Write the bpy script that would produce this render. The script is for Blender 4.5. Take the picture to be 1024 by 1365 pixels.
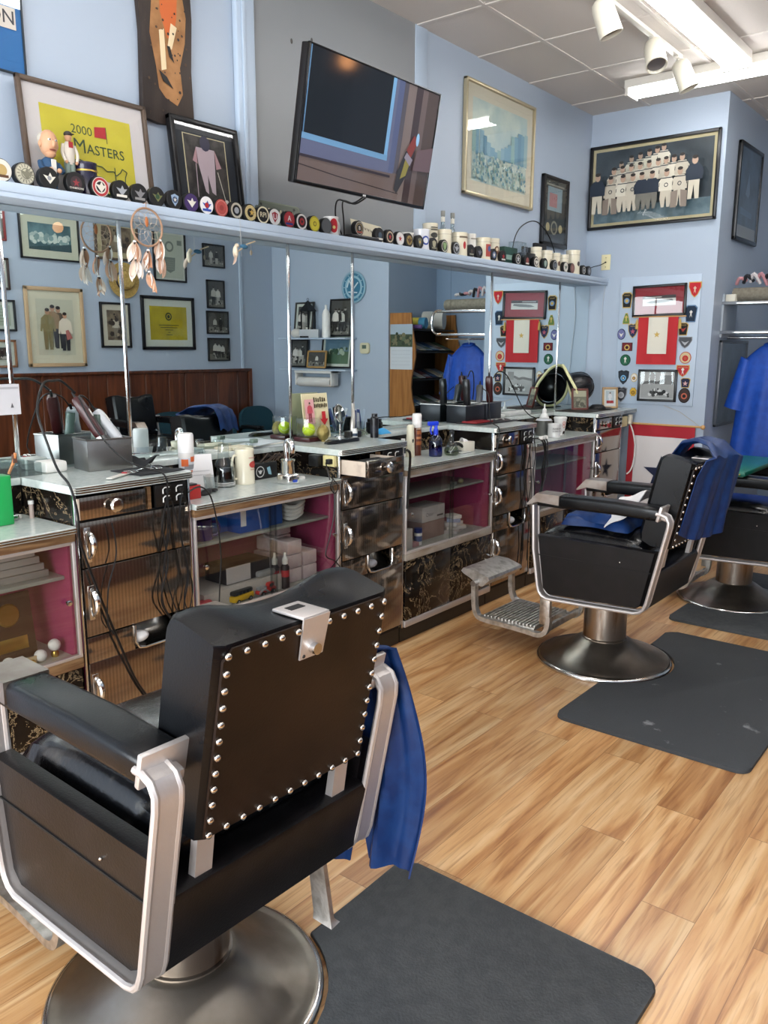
import bpy, bmesh, math, random
from mathutils import Vector, Matrix
PI = math.pi
random.seed(7)
C = bpy.context.scene.collection
for _o in list(bpy.data.objects): bpy.data.objects.remove(_o)

# ---------------------------------------------------------------- camera
cam_d = bpy.data.cameras.new('camera'); cam = bpy.data.objects.new('camera', cam_d); C.objects.link(cam)
cam_d.sensor_fit = 'HORIZONTAL'; cam_d.sensor_width = 36.0; cam_d.lens = 1094.7 * 36 / 1024
cam_d.clip_start = 0.05
_yaw, _pit, _rol = math.radians(38.4813), math.radians(11.2743), math.radians(0.2017)
_fw = Vector((-math.sin(_yaw) * math.cos(_pit), math.cos(_yaw) * math.cos(_pit), -math.sin(_pit)))
_rt = Vector((math.cos(_yaw), math.sin(_yaw), 0)); _up = _rt.cross(_fw)
_r2 = _rt * math.cos(_rol) + _up * math.sin(_rol); _u2 = -_rt * math.sin(_rol) + _up * math.cos(_rol)
_m = Matrix((( _r2.x, _u2.x, -_fw.x, 2.96), (_r2.y, _u2.y, -_fw.y, 0.0), (_r2.z, _u2.z, -_fw.z, 1.55), (0, 0, 0, 1)))
cam.matrix_world = _m
bpy.context.scene.camera = cam
# ---------------------------------------------------------------- view, world, daylight
vs = bpy.context.scene.view_settings
vs.view_transform = 'Standard'; vs.look = 'None'; vs.gamma = 1.0; vs.use_curve_mapping = False
vs.exposure = 0.15
w = bpy.data.worlds.new('sky'); bpy.context.scene.world = w; w.use_nodes = True
w.node_tree.nodes['Background'].inputs[0].default_value = (0.75, 0.85, 1.0, 1)
w.node_tree.nodes['Background'].inputs[1].default_value = 1.2
DAY_W = 150.0      # daylight through each shop window
TUBE_E = 17.0      # fluorescent tube radiance
def area(name, loc, rot, sx, sy, watts, col):
    l = bpy.data.lights.new(name, 'AREA'); l.shape = 'RECTANGLE'; l.size = sx; l.size_y = sy
    l.energy = watts; l.color = col
    o = bpy.data.objects.new(name, l); C.objects.link(o); o.location = loc; o.rotation_euler = rot
    return o
area('window_daylight', (3.3, -2.5, 1.55), (math.radians(90), 0, 0), 2.0, 1.9, DAY_W, (0.93, 0.97, 1.0))
area('window_daylight', (1.2, -2.5, 1.55), (math.radians(90), 0, 0), 1.9, 1.9, DAY_W, (0.93, 0.97, 1.0))

# ---------------------------------------------------------------- materials
def lin(h):
    h = h.lstrip('#'); out = []
    for i in (0, 2, 4):
        c = int(h[i:i + 2], 16) / 255.0
        out.append(c / 12.92 if c <= 0.04045 else ((c + 0.055) / 1.055) ** 2.4)
    return (*out, 1.0)
_mats = {}
def mat(name, col='808080', rough=0.5, metal=0.0, coat=0.0, col2=None, nscale=8.0, nlo=0.4, nhi=0.6, bump=0.0, bscale=60.0,
        emis=0.0, trans=0.0, ior=1.45, stretch=None, spec=0.5, detail=4.0, alpha=1.0, r2=None):
    if name in _mats: return _mats[name]
    m = bpy.data.materials.new(name); m.use_nodes = True; _mats[name] = m
    nt = m.node_tree; b = nt.nodes['Principled BSDF']; L = nt.links
    b.inputs['Base Color'].default_value = lin(col); b.inputs['Roughness'].default_value = rough
    b.inputs['Metallic'].default_value = metal; b.inputs['Coat Weight'].default_value = coat
    b.inputs['IOR'].default_value = ior; b.inputs['Specular IOR Level'].default_value = spec
    b.inputs['Transmission Weight'].default_value = trans; b.inputs['Alpha'].default_value = alpha
    b.inputs['Coat Roughness'].default_value = 0.12
    if emis: b.inputs['Emission Color'].default_value = lin(col); b.inputs['Emission Strength'].default_value = emis
    if col2 or bump or r2 is not None:
        tc = nt.nodes.new('ShaderNodeTexCoord'); mp = nt.nodes.new('ShaderNodeMapping')
        L.new(tc.outputs['Object'], mp.inputs[0])
        if stretch: mp.inputs['Scale'].default_value = stretch
    if col2 or r2 is not None:
        n = nt.nodes.new('ShaderNodeTexNoise'); n.inputs['Scale'].default_value = nscale; n.inputs['Detail'].default_value = detail
        L.new(mp.outputs[0], n.inputs['Vector'])
        r = nt.nodes.new('ShaderNodeValToRGB'); r.color_ramp.elements[0].position = nlo; r.color_ramp.elements[1].position = nhi
        r.color_ramp.elements[0].color = lin(col); r.color_ramp.elements[1].color = lin(col2 or col)
        L.new(n.outputs['Fac'], r.inputs[0]); L.new(r.outputs[0], b.inputs['Base Color'])
        if r2 is not None:
            mr = nt.nodes.new('ShaderNodeMapRange'); mr.inputs['From Min'].default_value = nlo; mr.inputs['From Max'].default_value = nhi
            mr.inputs['To Min'].default_value = rough; mr.inputs['To Max'].default_value = r2
            L.new(n.outputs['Fac'], mr.inputs['Value']); L.new(mr.outputs[0], b.inputs['Roughness'])
    if bump:
        n2 = nt.nodes.new('ShaderNodeTexNoise'); n2.inputs['Scale'].default_value = bscale; n2.inputs['Detail'].default_value = 3
        L.new(mp.outputs[0], n2.inputs['Vector'])
        bp = nt.nodes.new('ShaderNodeBump'); bp.inputs['Strength'].default_value = bump; bp.inputs['Distance'].default_value = 0.01
        L.new(n2.outputs['Fac'], bp.inputs['Height']); L.new(bp.outputs[0], b.inputs['Normal'])
    return m
def K(h, rough=0.55, metal=0.0): return mat('paint_%s_%d_%d' % (h, int(rough * 100), int(metal * 100)), h, rough, metal)
def glassy(name, tint='ffffff', refl=0.09, rough=0.0, edge=0.6):
    """a clear pane: mostly transparent, mirror-like towards grazing angles"""
    if name in _mats: return _mats[name]
    m = bpy.data.materials.new(name); m.use_nodes = True; _mats[name] = m
    nt = m.node_tree; nt.nodes.clear(); N = nt.nodes.new; L = nt.links
    out = N('ShaderNodeOutputMaterial'); tr = N('ShaderNodeBsdfTransparent'); gl = N('ShaderNodeBsdfGlossy'); mx = N('ShaderNodeMixShader')
    lw = N('ShaderNodeLayerWeight'); lw.inputs[0].default_value = 0.5
    tr.inputs[0].default_value = lin(tint); gl.inputs['Roughness'].default_value = rough
    pw = N('ShaderNodeMath'); pw.operation = 'POWER'; pw.inputs[1].default_value = 4.0
    ma = N('ShaderNodeMath'); ma.operation = 'MULTIPLY_ADD'; ma.inputs[1].default_value = edge; ma.inputs[2].default_value = refl
    ma.use_clamp = True
    L.new(lw.outputs['Facing'], pw.inputs[0])
    L.new(pw.outputs[0], ma.inputs[0]); L.new(ma.outputs[0], mx.inputs[0]); L.new(tr.outputs[0], mx.inputs[1]); L.new(gl.outputs[0], mx.inputs[2])
    L.new(mx.outputs[0], out.inputs[0])
    return m

M_GLASS = glassy('picture_glass', 'f8faf9', 0.06, 0.0, 0.9)
M_SHOWGLASS = glassy('display_glass', 'f2f2f0', 0.06, 0.01, 0.55)
M_ACR = glassy('clear_acrylic', 'f0f4f4', 0.08, 0.02, 0.9)
M_MIRROR = mat('mirror_silver', 'dfe9ea', 0.0, 1.0)
M_CHROME = mat('chrome', 'd9d9d8', 0.14, 1.0)
M_ALU = mat('cast_aluminium', 'cfc9c6', 0.46, 0.7, bump=0.04, bscale=90)
M_ALUW = mat('worn_aluminium', 'd3d0cb', 0.42, 1.0, col2='a8a49c', nscale=30, nlo=0.45, nhi=0.7, bump=0.12, bscale=70)
M_STEEL = mat('brushed_steel', 'a8a7a4', 0.3, 1.0, col2='8f8e8b', nscale=18, stretch=(1, 30, 30))
M_BASE = mat('worn_chair_base', 'a39d94', 0.3, 1.0, col2='7a7167', nscale=5, nlo=0.35, nhi=0.7, r2=0.45, bump=0.02)
M_COL = mat('scuffed_steel_column', 'b1a79c', 0.28, 1.0, col2='7b6657', nscale=22, nlo=0.55, nhi=0.75, stretch=(1, 1, 0.25))
M_LEATHER = mat('black_leather', '06070a', 0.27, 0.0, coat=0.0, col2='0b0d0f', nscale=6, nlo=0.4, nhi=0.7, bump=0.05, bscale=260, r2=0.36, spec=0.42)
M_LEATHER_SIDE = mat('black_vinyl_side', '080708', 0.36, 0.0, coat=0.0, spec=0.4, col2='151214', nscale=14, nlo=0.4, nhi=0.8, bump=0.08, bscale=200)
M_WORNSEAT = mat('worn_seat_leather', '0c0d10', 0.24, 0.0, coat=0.3, col2='3b3a37', nscale=16, nlo=0.6, nhi=0.75, bump=0.12, bscale=90)
M_BROWNBACK = mat('brown_black_hide', '170b05', 0.42, 0.0, spec=0.35, col2='24150b', nscale=6, nlo=0.35, nhi=0.65, bump=0.04, bscale=180)
M_STUD = mat('nickel_stud', 'd8d2ca', 0.22, 1.0)
M_BLUECLOTH = mat('blue_nylon_cloth', '0b2a5c', 0.5, 0.0, col2='0f3469', nscale=20, bump=0.12, bscale=30)
M_BRIGHTBLUE = mat('bright_blue_cloth', '0f3f98', 0.55, 0.0, col2='1548a6', nscale=20, bump=0.1, bscale=25)
M_WHITECLOTH = mat('white_cloth', 'e6e4e4', 0.8, bump=0.1, bscale=40)
M_RUBBER = mat('black_rubber', '0b0b0c', 0.5)
M_CABLE = mat('cable_black', '0a0a0b', 0.45)
M_WHITEPL = mat('white_plastic', 'e4e3df', 0.35)
M_CREAM = mat('cream_ceramic', 'e3dcc6', 0.22, coat=0.4)
M_BLACKFR = mat('black_frame_wood', '131315', 0.32)
M_MAROON = mat('maroon_felt', '9c3560', 0.85)
M_COUNTER = mat('speckled_counter_laminate', 'bcc6c2', 0.2, coat=0.3, col2='c9d0cc', nscale=60, nlo=0.35, nhi=0.65)
M_EDGE = mat('ribbed_metal_edge', 'b9b4ab', 0.22, 1.0)
M_DARKTRIM = mat('dark_trim', '1c1815', 0.35)
M_WOODTRIM = mat('bare_wood_trim', '8a6c4c', 0.5, col2='6b4e34', nscale=12, stretch=(8, 0.6, 8))
M_BLACKIN = mat('black_recess', '0a0a0c', 0.7)

def wall_mat(name, c1, c2, rough=0.45):
    return mat(name, c1, rough, col2=c2, nscale=1.3, nlo=0.3, nhi=0.7, bump=0.03, bscale=120)
M_WALL = wall_mat('blue_wall_paint', 'a3b1c1', 'a8b5c5')
M_WALLT = wall_mat('blue_wall_paint_trim', 'acbccd', 'b1c0d1')
M_GREY = wall_mat('grey_panel_paint', '84878a', '8b8e90')

def planks(name):
    m = bpy.data.materials.new(name); m.use_nodes = True
    nt = m.node_tree; b = nt.nodes['Principled BSDF']; N = nt.nodes.new; L = nt.links
    tc = N('ShaderNodeTexCoord'); sp = N('ShaderNodeSeparateXYZ'); L.new(tc.outputs['Object'], sp.inputs[0])
    def math_(op, a, bb=None, c=None):
        n = N('ShaderNodeMath'); n.operation = op
        for i, v in enumerate((a, bb, c)):
            if v is None: continue
            if isinstance(v, (int, float)): n.inputs[i].default_value = v
            else: L.new(v, n.inputs[i])
        return n.outputs[0]
    W, LN = 0.151, 1.22
    u = math_('DIVIDE', math_('SUBTRACT', sp.outputs[0], 0.126), W)
    row = math_('FLOOR', u); fu = math_('FRACT', u)
    wn = N('ShaderNodeTexWhiteNoise'); wn.noise_dimensions = '1D'; L.new(row, wn.inputs['W'])
    par = math_('MODULO', math_('ABSOLUTE', row), 2.0)
    off = math_('ADD', math_('MULTIPLY', par, 0.37), math_('MULTIPLY', math_('FLOOR', math_('MULTIPLY', wn.outputs['Value'], 3.0)), 0.2))
    v = math_('ADD', math_('DIVIDE', math_('SUBTRACT', sp.outputs[1], 2.343), LN), off)
    cell = math_('FLOOR', v); fv = math_('FRACT', v)
    cb = N('ShaderNodeCombineXYZ'); L.new(row, cb.inputs[0]); L.new(cell, cb.inputs[1])
    wn2 = N('ShaderNodeTexWhiteNoise'); wn2.noise_dimensions = '2D'; L.new(cb.outputs[0], wn2.inputs['Vector'])
    # grain, shifted per plank
    cb2 = N('ShaderNodeCombineXYZ')
    L.new(math_('ADD', math_('MULTIPLY', sp.outputs[0], 10.0), math_('MULTIPLY', wn2.outputs['Value'], 37.0)), cb2.inputs[0])
    L.new(math_('ADD', math_('MULTIPLY', sp.outputs[1], 0.75), math_('MULTIPLY', wn2.outputs['Value'], 91.0)), cb2.inputs[1])
    n1 = N('ShaderNodeTexNoise'); n1.inputs['Scale'].default_value = 1.5; n1.inputs['Detail'].default_value = 7; n1.inputs['Distortion'].default_value = 0.9
    L.new(cb2.outputs[0], n1.inputs['Vector'])
    r1 = N('ShaderNodeValToRGB'); e = r1.color_ramp.elements
    e[0].position = 0.28; e[0].color = lin('935f36'); e[1].position = 0.72; e[1].color = lin('d9b98c')
    k = e.new(0.42); k.color = lin('b98856'); k = e.new(0.53); k.color = lin('c99e6c')
    L.new(n1.outputs['Fac'], r1.inputs[0])
    cb3 = N('ShaderNodeCombineXYZ')
    L.new(math_('MULTIPLY', sp.outputs[0], 60.0), cb3.inputs[0]); L.new(math_('ADD', math_('MULTIPLY', sp.outputs[1], 2.5), math_('MULTIPLY', wn2.outputs['Value'], 50.0)), cb3.inputs[1])
    n2 = N('ShaderNodeTexNoise'); n2.inputs['Scale'].default_value = 1.6; n2.inputs['Detail'].default_value = 6; n2.inputs['Distortion'].default_value = 0.6
    L.new(cb3.outputs[0], n2.inputs['Vector'])
    r2 = N('ShaderNodeValToRGB'); e = r2.color_ramp.elements
    e[0].position = 0.28; e[0].color = (0.55, 0.42, 0.32, 1); e[1].position = 0.5; e[1].color = (1, 1, 1, 1)
    L.new(n2.outputs['Fac'], r2.inputs[0])
    mx = N('ShaderNodeMix'); mx.data_type = 'RGBA'; mx.blend_type = 'MULTIPLY'; mx.inputs[0].default_value = 0.75
    L.new(r1.outputs[0], mx.inputs[6]); L.new(r2.outputs[0], mx.inputs[7])
    # per-plank tone
    hs = N('ShaderNodeHueSaturation'); L.new(mx.outputs[2], hs.inputs['Color'])
    L.new(math_('ADD', math_('MULTIPLY', wn2.outputs['Value'], 0.28), 0.86), hs.inputs['Value'])
    # joints
    du = math_('MINIMUM', fu, math_('SUBTRACT', 1.0, fu)); dv = math_('MINIMUM', fv, math_('SUBTRACT', 1.0, fv))
    ju = math_('LESS_THAN', math_('MULTIPLY', du, W), 0.0009); jv = math_('LESS_THAN', math_('MULTIPLY', dv, LN), 0.0013)
    j = math_('MAXIMUM', ju, jv)
    mj = N('ShaderNodeMix'); mj.data_type = 'RGBA'; L.new(math_('MULTIPLY', j, 0.65), mj.inputs[0]); L.new(hs.outputs[0], mj.inputs[6]); mj.inputs[7].default_value = lin('6a4423')
    L.new(mj.outputs[2], b.inputs['Base Color'])
    b.inputs['Roughness'].default_value = 0.3; b.inputs['Coat Weight'].default_value = 0.15; b.inputs['Coat Roughness'].default_value = 0.2
    return m
M_FLOOR = planks('laminate_planks')

def ceil_mat():
    m = bpy.data.materials.new('ceiling_tiles'); m.use_nodes = True
    nt = m.node_tree; b = nt.nodes['Principled BSDF']; N = nt.nodes.new; L = nt.links
    tc = N('ShaderNodeTexCoord')
    br = N('ShaderNodeTexBrick'); br.offset = 0; br.inputs['Brick Width'].default_value = 0.61; br.inputs['Row Height'].default_value = 0.652
    br.inputs['Mortar Size'].default_value = 0.011; br.inputs['Mortar Smooth'].default_value = 0.1; br.inputs['Scale'].default_value = 1
    br.inputs['Color1'].default_value = lin('c9c3bd'); br.inputs['Color2'].default_value = lin('cdc7c1'); br.inputs['Mortar'].default_value = lin('c9c3bd')
    mp = N('ShaderNodeMapping'); mp.inputs['Location'].default_value = (-0.40 + 0.61, -4.065 + 0.652 * 8, 0)
    L.new(tc.outputs['Object'], mp.inputs[0]); L.new(mp.outputs[0], br.inputs['Vector'])
    L.new(br.outputs['Color'], b.inputs['Base Color']); b.inputs['Roughness'].default_value = 0.8
    n = N('ShaderNodeTexNoise'); n.inputs['Scale'].default_value = 180; L.new(tc.outputs['Object'], n.inputs['Vector'])
    bp = N('ShaderNodeBump'); bp.inputs['Strength'].default_value = 0.25; bp.inputs['Distance'].default_value = 0.004
    L.new(n.outputs['Fac'], bp.inputs['Height']); L.new(bp.outputs[0], b.inputs['Normal'])
    return m
M_CEIL = ceil_mat()

def marble():
    m = bpy.data.materials.new('black_marble_laminate'); m.use_nodes = True
    nt = m.node_tree; b = nt.nodes['Principled BSDF']; N = nt.nodes.new; L = nt.links
    tc = N('ShaderNodeTexCoord'); mp = N('ShaderNodeMapping'); L.new(tc.outputs['Object'], mp.inputs[0])
    n = N('ShaderNodeTexNoise'); n.inputs['Scale'].default_value = 5.5; n.inputs['Detail'].default_value = 9; n.inputs['Roughness'].default_value = 0.66; n.inputs['Distortion'].default_value = 2.2
    L.new(mp.outputs[0], n.inputs['Vector'])
    r = N('ShaderNodeValToRGB'); e = r.color_ramp.elements
    e[0].position = 0.489; e[0].color = lin('120e0c'); e[1].position = 0.511; e[1].color = lin('120e0c')
    k = e.new(0.50); k.color = lin('b09874')
    L.new(n.outputs['Fac'], r.inputs[0]); 
    n2 = N('ShaderNodeTexNoise'); n2.inputs['Scale'].default_value = 3.2; L.new(mp.outputs[0], n2.inputs['Vector'])
    r2 = N('ShaderNodeValToRGB'); r2.color_ramp.elements[0].position = 0.40; r2.color_ramp.elements[1].position = 0.52
    L.new(n2.outputs['Fac'], r2.inputs[0])
    mx = N('ShaderNodeMix'); mx.data_type = 'RGBA'; L.new(r2.outputs[0], mx.inputs[0]); mx.inputs[6].default_value = lin('120e0c'); L.new(r.outputs[0], mx.inputs[7])
    L.new(mx.outputs[2], b.inputs['Base Color']); b.inputs['Roughness'].default_value = 0.16
    return m
M_MARBLE = marble()

def ribbed():
    m = bpy.data.materials.new('ribbed_smoked_metal_laminate'); m.use_nodes = True
    nt = m.node_tree; b = nt.nodes['Principled BSDF']; N = nt.nodes.new; L = nt.links
    tc = N('ShaderNodeTexCoord'); wv = N('ShaderNodeTexWave'); wv.bands_direction = 'Y'; wv.inputs['Scale'].default_value = 22; wv.wave_profile = 'SIN'
    L.new(tc.outputs['Object'], wv.inputs['Vector'])
    r = N('ShaderNodeValToRGB'); r.color_ramp.elements[0].color = lin('8a7e73'); r.color_ramp.elements[1].color = lin('a0958a')
    L.new(wv.outputs['Fac'], r.inputs[0]); L.new(r.outputs[0], b.inputs['Base Color'])
    b.inputs['Metallic'].default_value = 0.95; b.inputs['Roughness'].default_value = 0.11
    bp = N('ShaderNodeBump'); bp.inputs['Strength'].default_value = 0.02; bp.inputs['Distance'].default_value = 0.002
    L.new(wv.outputs['Fac'], bp.inputs['Height']); L.new(bp.outputs[0], b.inputs['Normal'])
    return m
M_RIB = ribbed()

def wainscot_mat():
    m = bpy.data.materials.new('stained_wainscot_wood'); m.use_nodes = True
    nt = m.node_tree; b = nt.nodes['Principled BSDF']; N = nt.nodes.new; L = nt.links
    tc = N('ShaderNodeTexCoord'); mp = N('ShaderNodeMapping'); mp.inputs['Scale'].default_value = (4, 9, 0.8); L.new(tc.outputs['Object'], mp.inputs[0])
    n = N('ShaderNodeTexNoise'); n.inputs['Scale'].default_value = 2.0; n.inputs['Detail'].default_value = 6; n.inputs['Distortion'].default_value = 0.8
    L.new(mp.outputs[0], n.inputs['Vector'])
    r = N('ShaderNodeValToRGB'); r.color_ramp.elements[0].position = 0.3; r.color_ramp.elements[0].color = lin('38190c'); r.color_ramp.elements[1].position = 0.7; r.color_ramp.elements[1].color = lin('6d3a20')
    L.new(n.outputs['Fac'], r.inputs[0]); L.new(r.outputs[0], b.inputs['Base Color']); b.inputs['Roughness'].default_value = 0.35
    return m
M_WAINS = wainscot_mat()
M_MATSCUFF = mat('scuffed_foam_mat', '3b3e41', 0.7, col2='7e8082', nscale=9, nlo=0.66, nhi=0.72, bump=0.25, bscale=150)
def matrubber():
    m = mat('dark_grey_foam_mat', '3d4043', 0.7, col2='45484a', nscale=30, nlo=0.4, nhi=0.6, bump=0.25, bscale=150)
    return m
M_MAT = matrubber()
def photo_mat(name, a, bcol, scale=18, lo=0.42, hi=0.58, stretch=None):
    return mat(name, a, 0.5, col2=bcol, nscale=scale, nlo=lo, nhi=hi, detail=7, stretch=stretch)
M_BWPHOTO = photo_mat('bw_photo_print', '262523', '8d8a84', 30)
M_BWLIGHT = photo_mat('bw_light_photo', '55534f', 'c9c6c0', 22)

# ---------------------------------------------------------------- mesh helpers
_smooth = math.radians(38)
class MB:
    def __init__(s, M=None):
        s.bm = bmesh.new(); s.mats = []; s.M = M or Matrix.Identity(4)
    def mi(s, m):
        if m not in s.mats: s.mats.append(m)
        return s.mats.index(m)
    def add(s, verts, faces, m, M=None):
        T = s.M @ M if M is not None else s.M
        i = s.mi(m); vs_ = [s.bm.verts.new(T @ Vector(v)) for v in verts]
        for f in faces:
            try:
                ff = s.bm.faces.new([vs_[k] for k in f]); ff.material_index = i
            except ValueError: pass
        return vs_
    def addbm(s, t, m, M=None):
        t.verts.ensure_lookup_table(); t.verts.index_update()
        s.add([v.co.copy() for v in t.verts], [[v.index for v in f.verts] for f in t.faces], m, M); t.free()
    def box(s, a, b, m, bev=0.0, seg=2, M=None):
        t = bmesh.new(); bmesh.ops.create_cube(t, size=1.0)
        c = [(a[i] + b[i]) / 2 for i in range(3)]; d = [abs(b[i] - a[i]) for i in range(3)]
        for v in t.verts: v.co = Vector((c[0] + v.co.x * d[0], c[1] + v.co.y * d[1], c[2] + v.co.z * d[2]))
        if bev: bmesh.ops.bevel(t, geom=list(t.edges), offset=min(bev, min(d) * 0.49), segments=seg, affect='EDGES', profile=0.5)
        s.addbm(t, m, M); return s
    def lathe(s, prof, m, seg=24, M=None, c=(0, 0, 0)):
        vs_, fs = [], []
        n = len(prof)
        for k in range(seg):
            a = 2 * PI * k / seg
            for (r, z) in prof: vs_.append((c[0] + r * math.cos(a), c[1] + r * math.sin(a), c[2] + z))
        for k in range(seg):
            for i in range(n - 1):
                p, q = k * n + i, ((k + 1) % seg) * n + i
                if prof[i][0] < 1e-6 and prof[i + 1][0] < 1e-6: continue
                fs.append((p, q, q + 1, p + 1))
        if prof[0][0] > 1e-6: fs.append(tuple(k * n for k in reversed(range(seg))))
        if prof[-1][0] > 1e-6: fs.append(tuple(k * n + n - 1 for k in range(seg)))
        t = bmesh.new(); vv = [t.verts.new(v) for v in vs_]
        for f in fs:
            try: t.faces.new([vv[i] for i in f])
            except ValueError: pass
        bmesh.ops.remove_doubles(t, verts=t.verts, dist=1e-6)
        s.addbm(t, m, M); return s
    def cyl(s, p0, p1, r0, m, r1=None, seg=16, M=None):
        p0, p1 = Vector(p0), Vector(p1); d = p1 - p0; L = d.length
        T = Matrix.Translation(p0) @ d.to_track_quat('Z', 'Y').to_matrix().to_4x4()
        r1 = r0 if r1 is None else r1
        return s.lathe([(r0, 0), (r1, L)], m, seg, (M @ T) if M is not None else T)
    def sph(s, c, r, m, seg=16, M=None):
        r = (r, r, r) if isinstance(r, (int, float)) else r
        t = bmesh.new(); bmesh.ops.create_uvsphere(t, u_segments=seg, v_segments=max(6, seg // 2), radius=1)
        for v in t.verts: v.co = Vector((c[0] + v.co.x * r[0], c[1] + v.co.y * r[1], c[2] + v.co.z * r[2]))
        s.addbm(t, m, M); return s
    def tube(s, pts, r, m, seg=8, closed=False, smooth=0, M=None, prof=None, up=None):
        P = [Vector(p) for p in pts]
        if smooth: P = catmull(P, smooth, closed)
        n = len(P); rings = []; prev = None
        for i in range(n):
            if closed: d = P[(i + 1) % n] - P[i - 1]
            else: d = P[min(i + 1, n - 1)] - P[max(i - 1, 0)]
            if d.length < 1e-9: d = Vector((0, 0, 1))
            d.normalize()
            if up is not None:
                nx = Vector(up); nx = (nx - d * nx.dot(d)).normalized()
            elif prev is None:
                a = Vector((0, 0, 1)) if abs(d.z) < 0.9 else Vector((1, 0, 0)); nx = (a - d * a.dot(d)).normalized()
            else:
                nx = (prev - d * prev.dot(d)); nx = nx.normalized() if nx.length > 1e-6 else prev
            prev = nx; ny = d.cross(nx)
            rr = r[min(i, len(r) - 1)] if isinstance(r, (list, tuple)) else r
            if prof: rings.append([P[i] + nx * a + ny * b for a, b in prof])
            else: rings.append([P[i] + (nx * math.cos(2 * PI * k / seg) + ny * math.sin(2 * PI * k / seg)) * rr for k in range(seg)])
        return s.loft(rings, m, closed=closed, M=M)
    def loft(s, rings, m, closed=False, caps=True, M=None):
        n = len(rings[0]); vs_ = [v for r in rings for v in r]; fs = []; R = len(rings)
        for i in range(R if closed else R - 1):
            j = (i + 1) % R
            for k in range(n):
                fs.append((i * n + k, i * n + (k + 1) % n, j * n + (k + 1) % n, j * n + k))
        if caps and not closed:
            fs.append(tuple(reversed(range(n)))); fs.append(tuple((R - 1) * n + k for k in range(n)))
        s.add(vs_, fs, m, M); return s
    def sheet(s, nu, nv, f, m, th=0.0, M=None):
        """surface f(u,v) -> point, with optional thickness along its normals"""
        t = bmesh.new(); g = [[t.verts.new(f(i / nu, j / nv)) for j in range(nv + 1)] for i in range(nu + 1)]
        for i in range(nu):
            for j in range(nv): t.faces.new((g[i][j], g[i + 1][j], g[i + 1][j + 1], g[i][j + 1]))
        if th:
            t.normal_update(); bmesh.ops.solidify(t, geom=list(t.faces), thickness=th)
        s.addbm(t, m, M); return s
    def prism(s, poly, z0, z1, m, M=None, bev=0.0):
        t = bmesh.new(); b_ = [t.verts.new((x, y, z0)) for x, y in poly]; u = [t.verts.new((x, y, z1)) for x, y in poly]
        n = len(poly); t.faces.new(list(reversed(b_))); top = t.faces.new(u)
        for k in range(n): t.faces.new((b_[k], b_[(k + 1) % n], u[(k + 1) % n], u[k]))
        if bev: bmesh.ops.bevel(t, geom=list(top.edges), offset=bev, segments=2, affect='EDGES', profile=0.5)
        s.addbm(t, m, M); return s
    def poly(s, pts, m, M=None):
        s.add(pts, [tuple(range(len(pts)))], m, M); return s
    def text(s, body, size, m, M, depth=0.0, bold=False):
        cu = bpy.data.curves.new('t', 'FONT'); cu.body = body; cu.size = size; cu.align_x = 'CENTER'; cu.align_y = 'CENTER'; cu.extrude = depth
        cu.resolution_u = 3
        if bold: cu.offset = size * 0.006
        o = bpy.data.objects.new('t', cu); C.objects.link(o)
        me = bpy.data.meshes.new_from_object(o)
        s.add([v.co.copy() for v in me.vertices], [tuple(p.vertices) for p in me.polygons], m, M)
        bpy.data.objects.remove(o); bpy.data.curves.remove(cu); bpy.data.meshes.remove(me); return s
    def build(s, name, parent=None, smooth=True, loc=None, rotz=0.0):
        me = bpy.data.meshes.new(name); bmesh.ops.recalc_face_normals(s.bm, faces=s.bm.faces) if s.bm.faces else None
        s.bm.to_mesh(me); s.bm.free()
        for m in s.mats: me.materials.append(m)
        if smooth and len(me.polygons):
            me.polygons.foreach_set('use_smooth', [True] * len(me.polygons)); me.set_sharp_from_angle(angle=_smooth)
        o = bpy.data.objects.new(name, me); C.objects.link(o)
        if parent is not None: o.parent = parent
        if loc is not None: o.location = loc
        if rotz: o.rotation_euler = (0, 0, rotz)
        return o
def catmull(P, n, closed=False):
    out = []; N_ = len(P)
    for i in range(N_ if closed else N_ - 1):
        if closed: a, b, c, d = P[i - 1], P[i], P[(i + 1) % N_], P[(i + 2) % N_]
        else: a, b, c, d = P[max(i - 1, 0)], P[i], P[i + 1], P[min(i + 2, N_ - 1)]
        for k in range(n):
            t = k / n
            out.append(0.5 * ((2 * b) + (c - a) * t + (2 * a - 5 * b + 4 * c - d) * t * t + (3 * b - a - 3 * c + d) * t ** 3))
    if not closed: out.append(P[-1])
    return out
def rrect(w, h, r, n=4, cx=0, cy=0):
    pts = []
    for (sx, sy, a0) in ((1, 1, 0), (-1, 1, 90), (-1, -1, 180), (1, -1, 270)):
        for k in range(n + 1):
            a = math.radians(a0 + 90 * k / n)
            pts.append((cx + sx * (w / 2 - r) + r * math.cos(a), cy + sy * (h / 2 - r) + r * math.sin(a)))
    return pts
def tag(o, label=None, cat=None, group=None, kind=None):
    if label: o['label'] = label
    if cat: o['category'] = cat
    if group: o['group'] = group
    if kind: o['kind'] = kind
    return o
def thing(name, label, cat, loc=(0, 0, 0), rotz=0.0, group=None, M=None):
    o = bpy.data.objects.new(name, None); C.objects.link(o); o.empty_display_size = 0.1
    if M is not None: o.matrix_world = M
    else: o.location = loc; o.rotation_euler = (0, 0, rotz)
    return tag(o, label, cat, group)
def copy_tree(o, parent=None):
    c = o.copy(); C.objects.link(c)
    if parent is not None: c.parent = parent; c.matrix_parent_inverse = o.matrix_parent_inverse
    for ch in [x for x in C.objects if x.parent == o]: copy_tree(ch, c)
    return c
def Rx(a): return Matrix.Rotation(a, 4, 'X')
def Ry(a): return Matrix.Rotation(a, 4, 'Y')
def Rz(a): return Matrix.Rotation(a, 4, 'Z')
def T(x, y, z): return Matrix.Translation((x, y, z))
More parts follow.
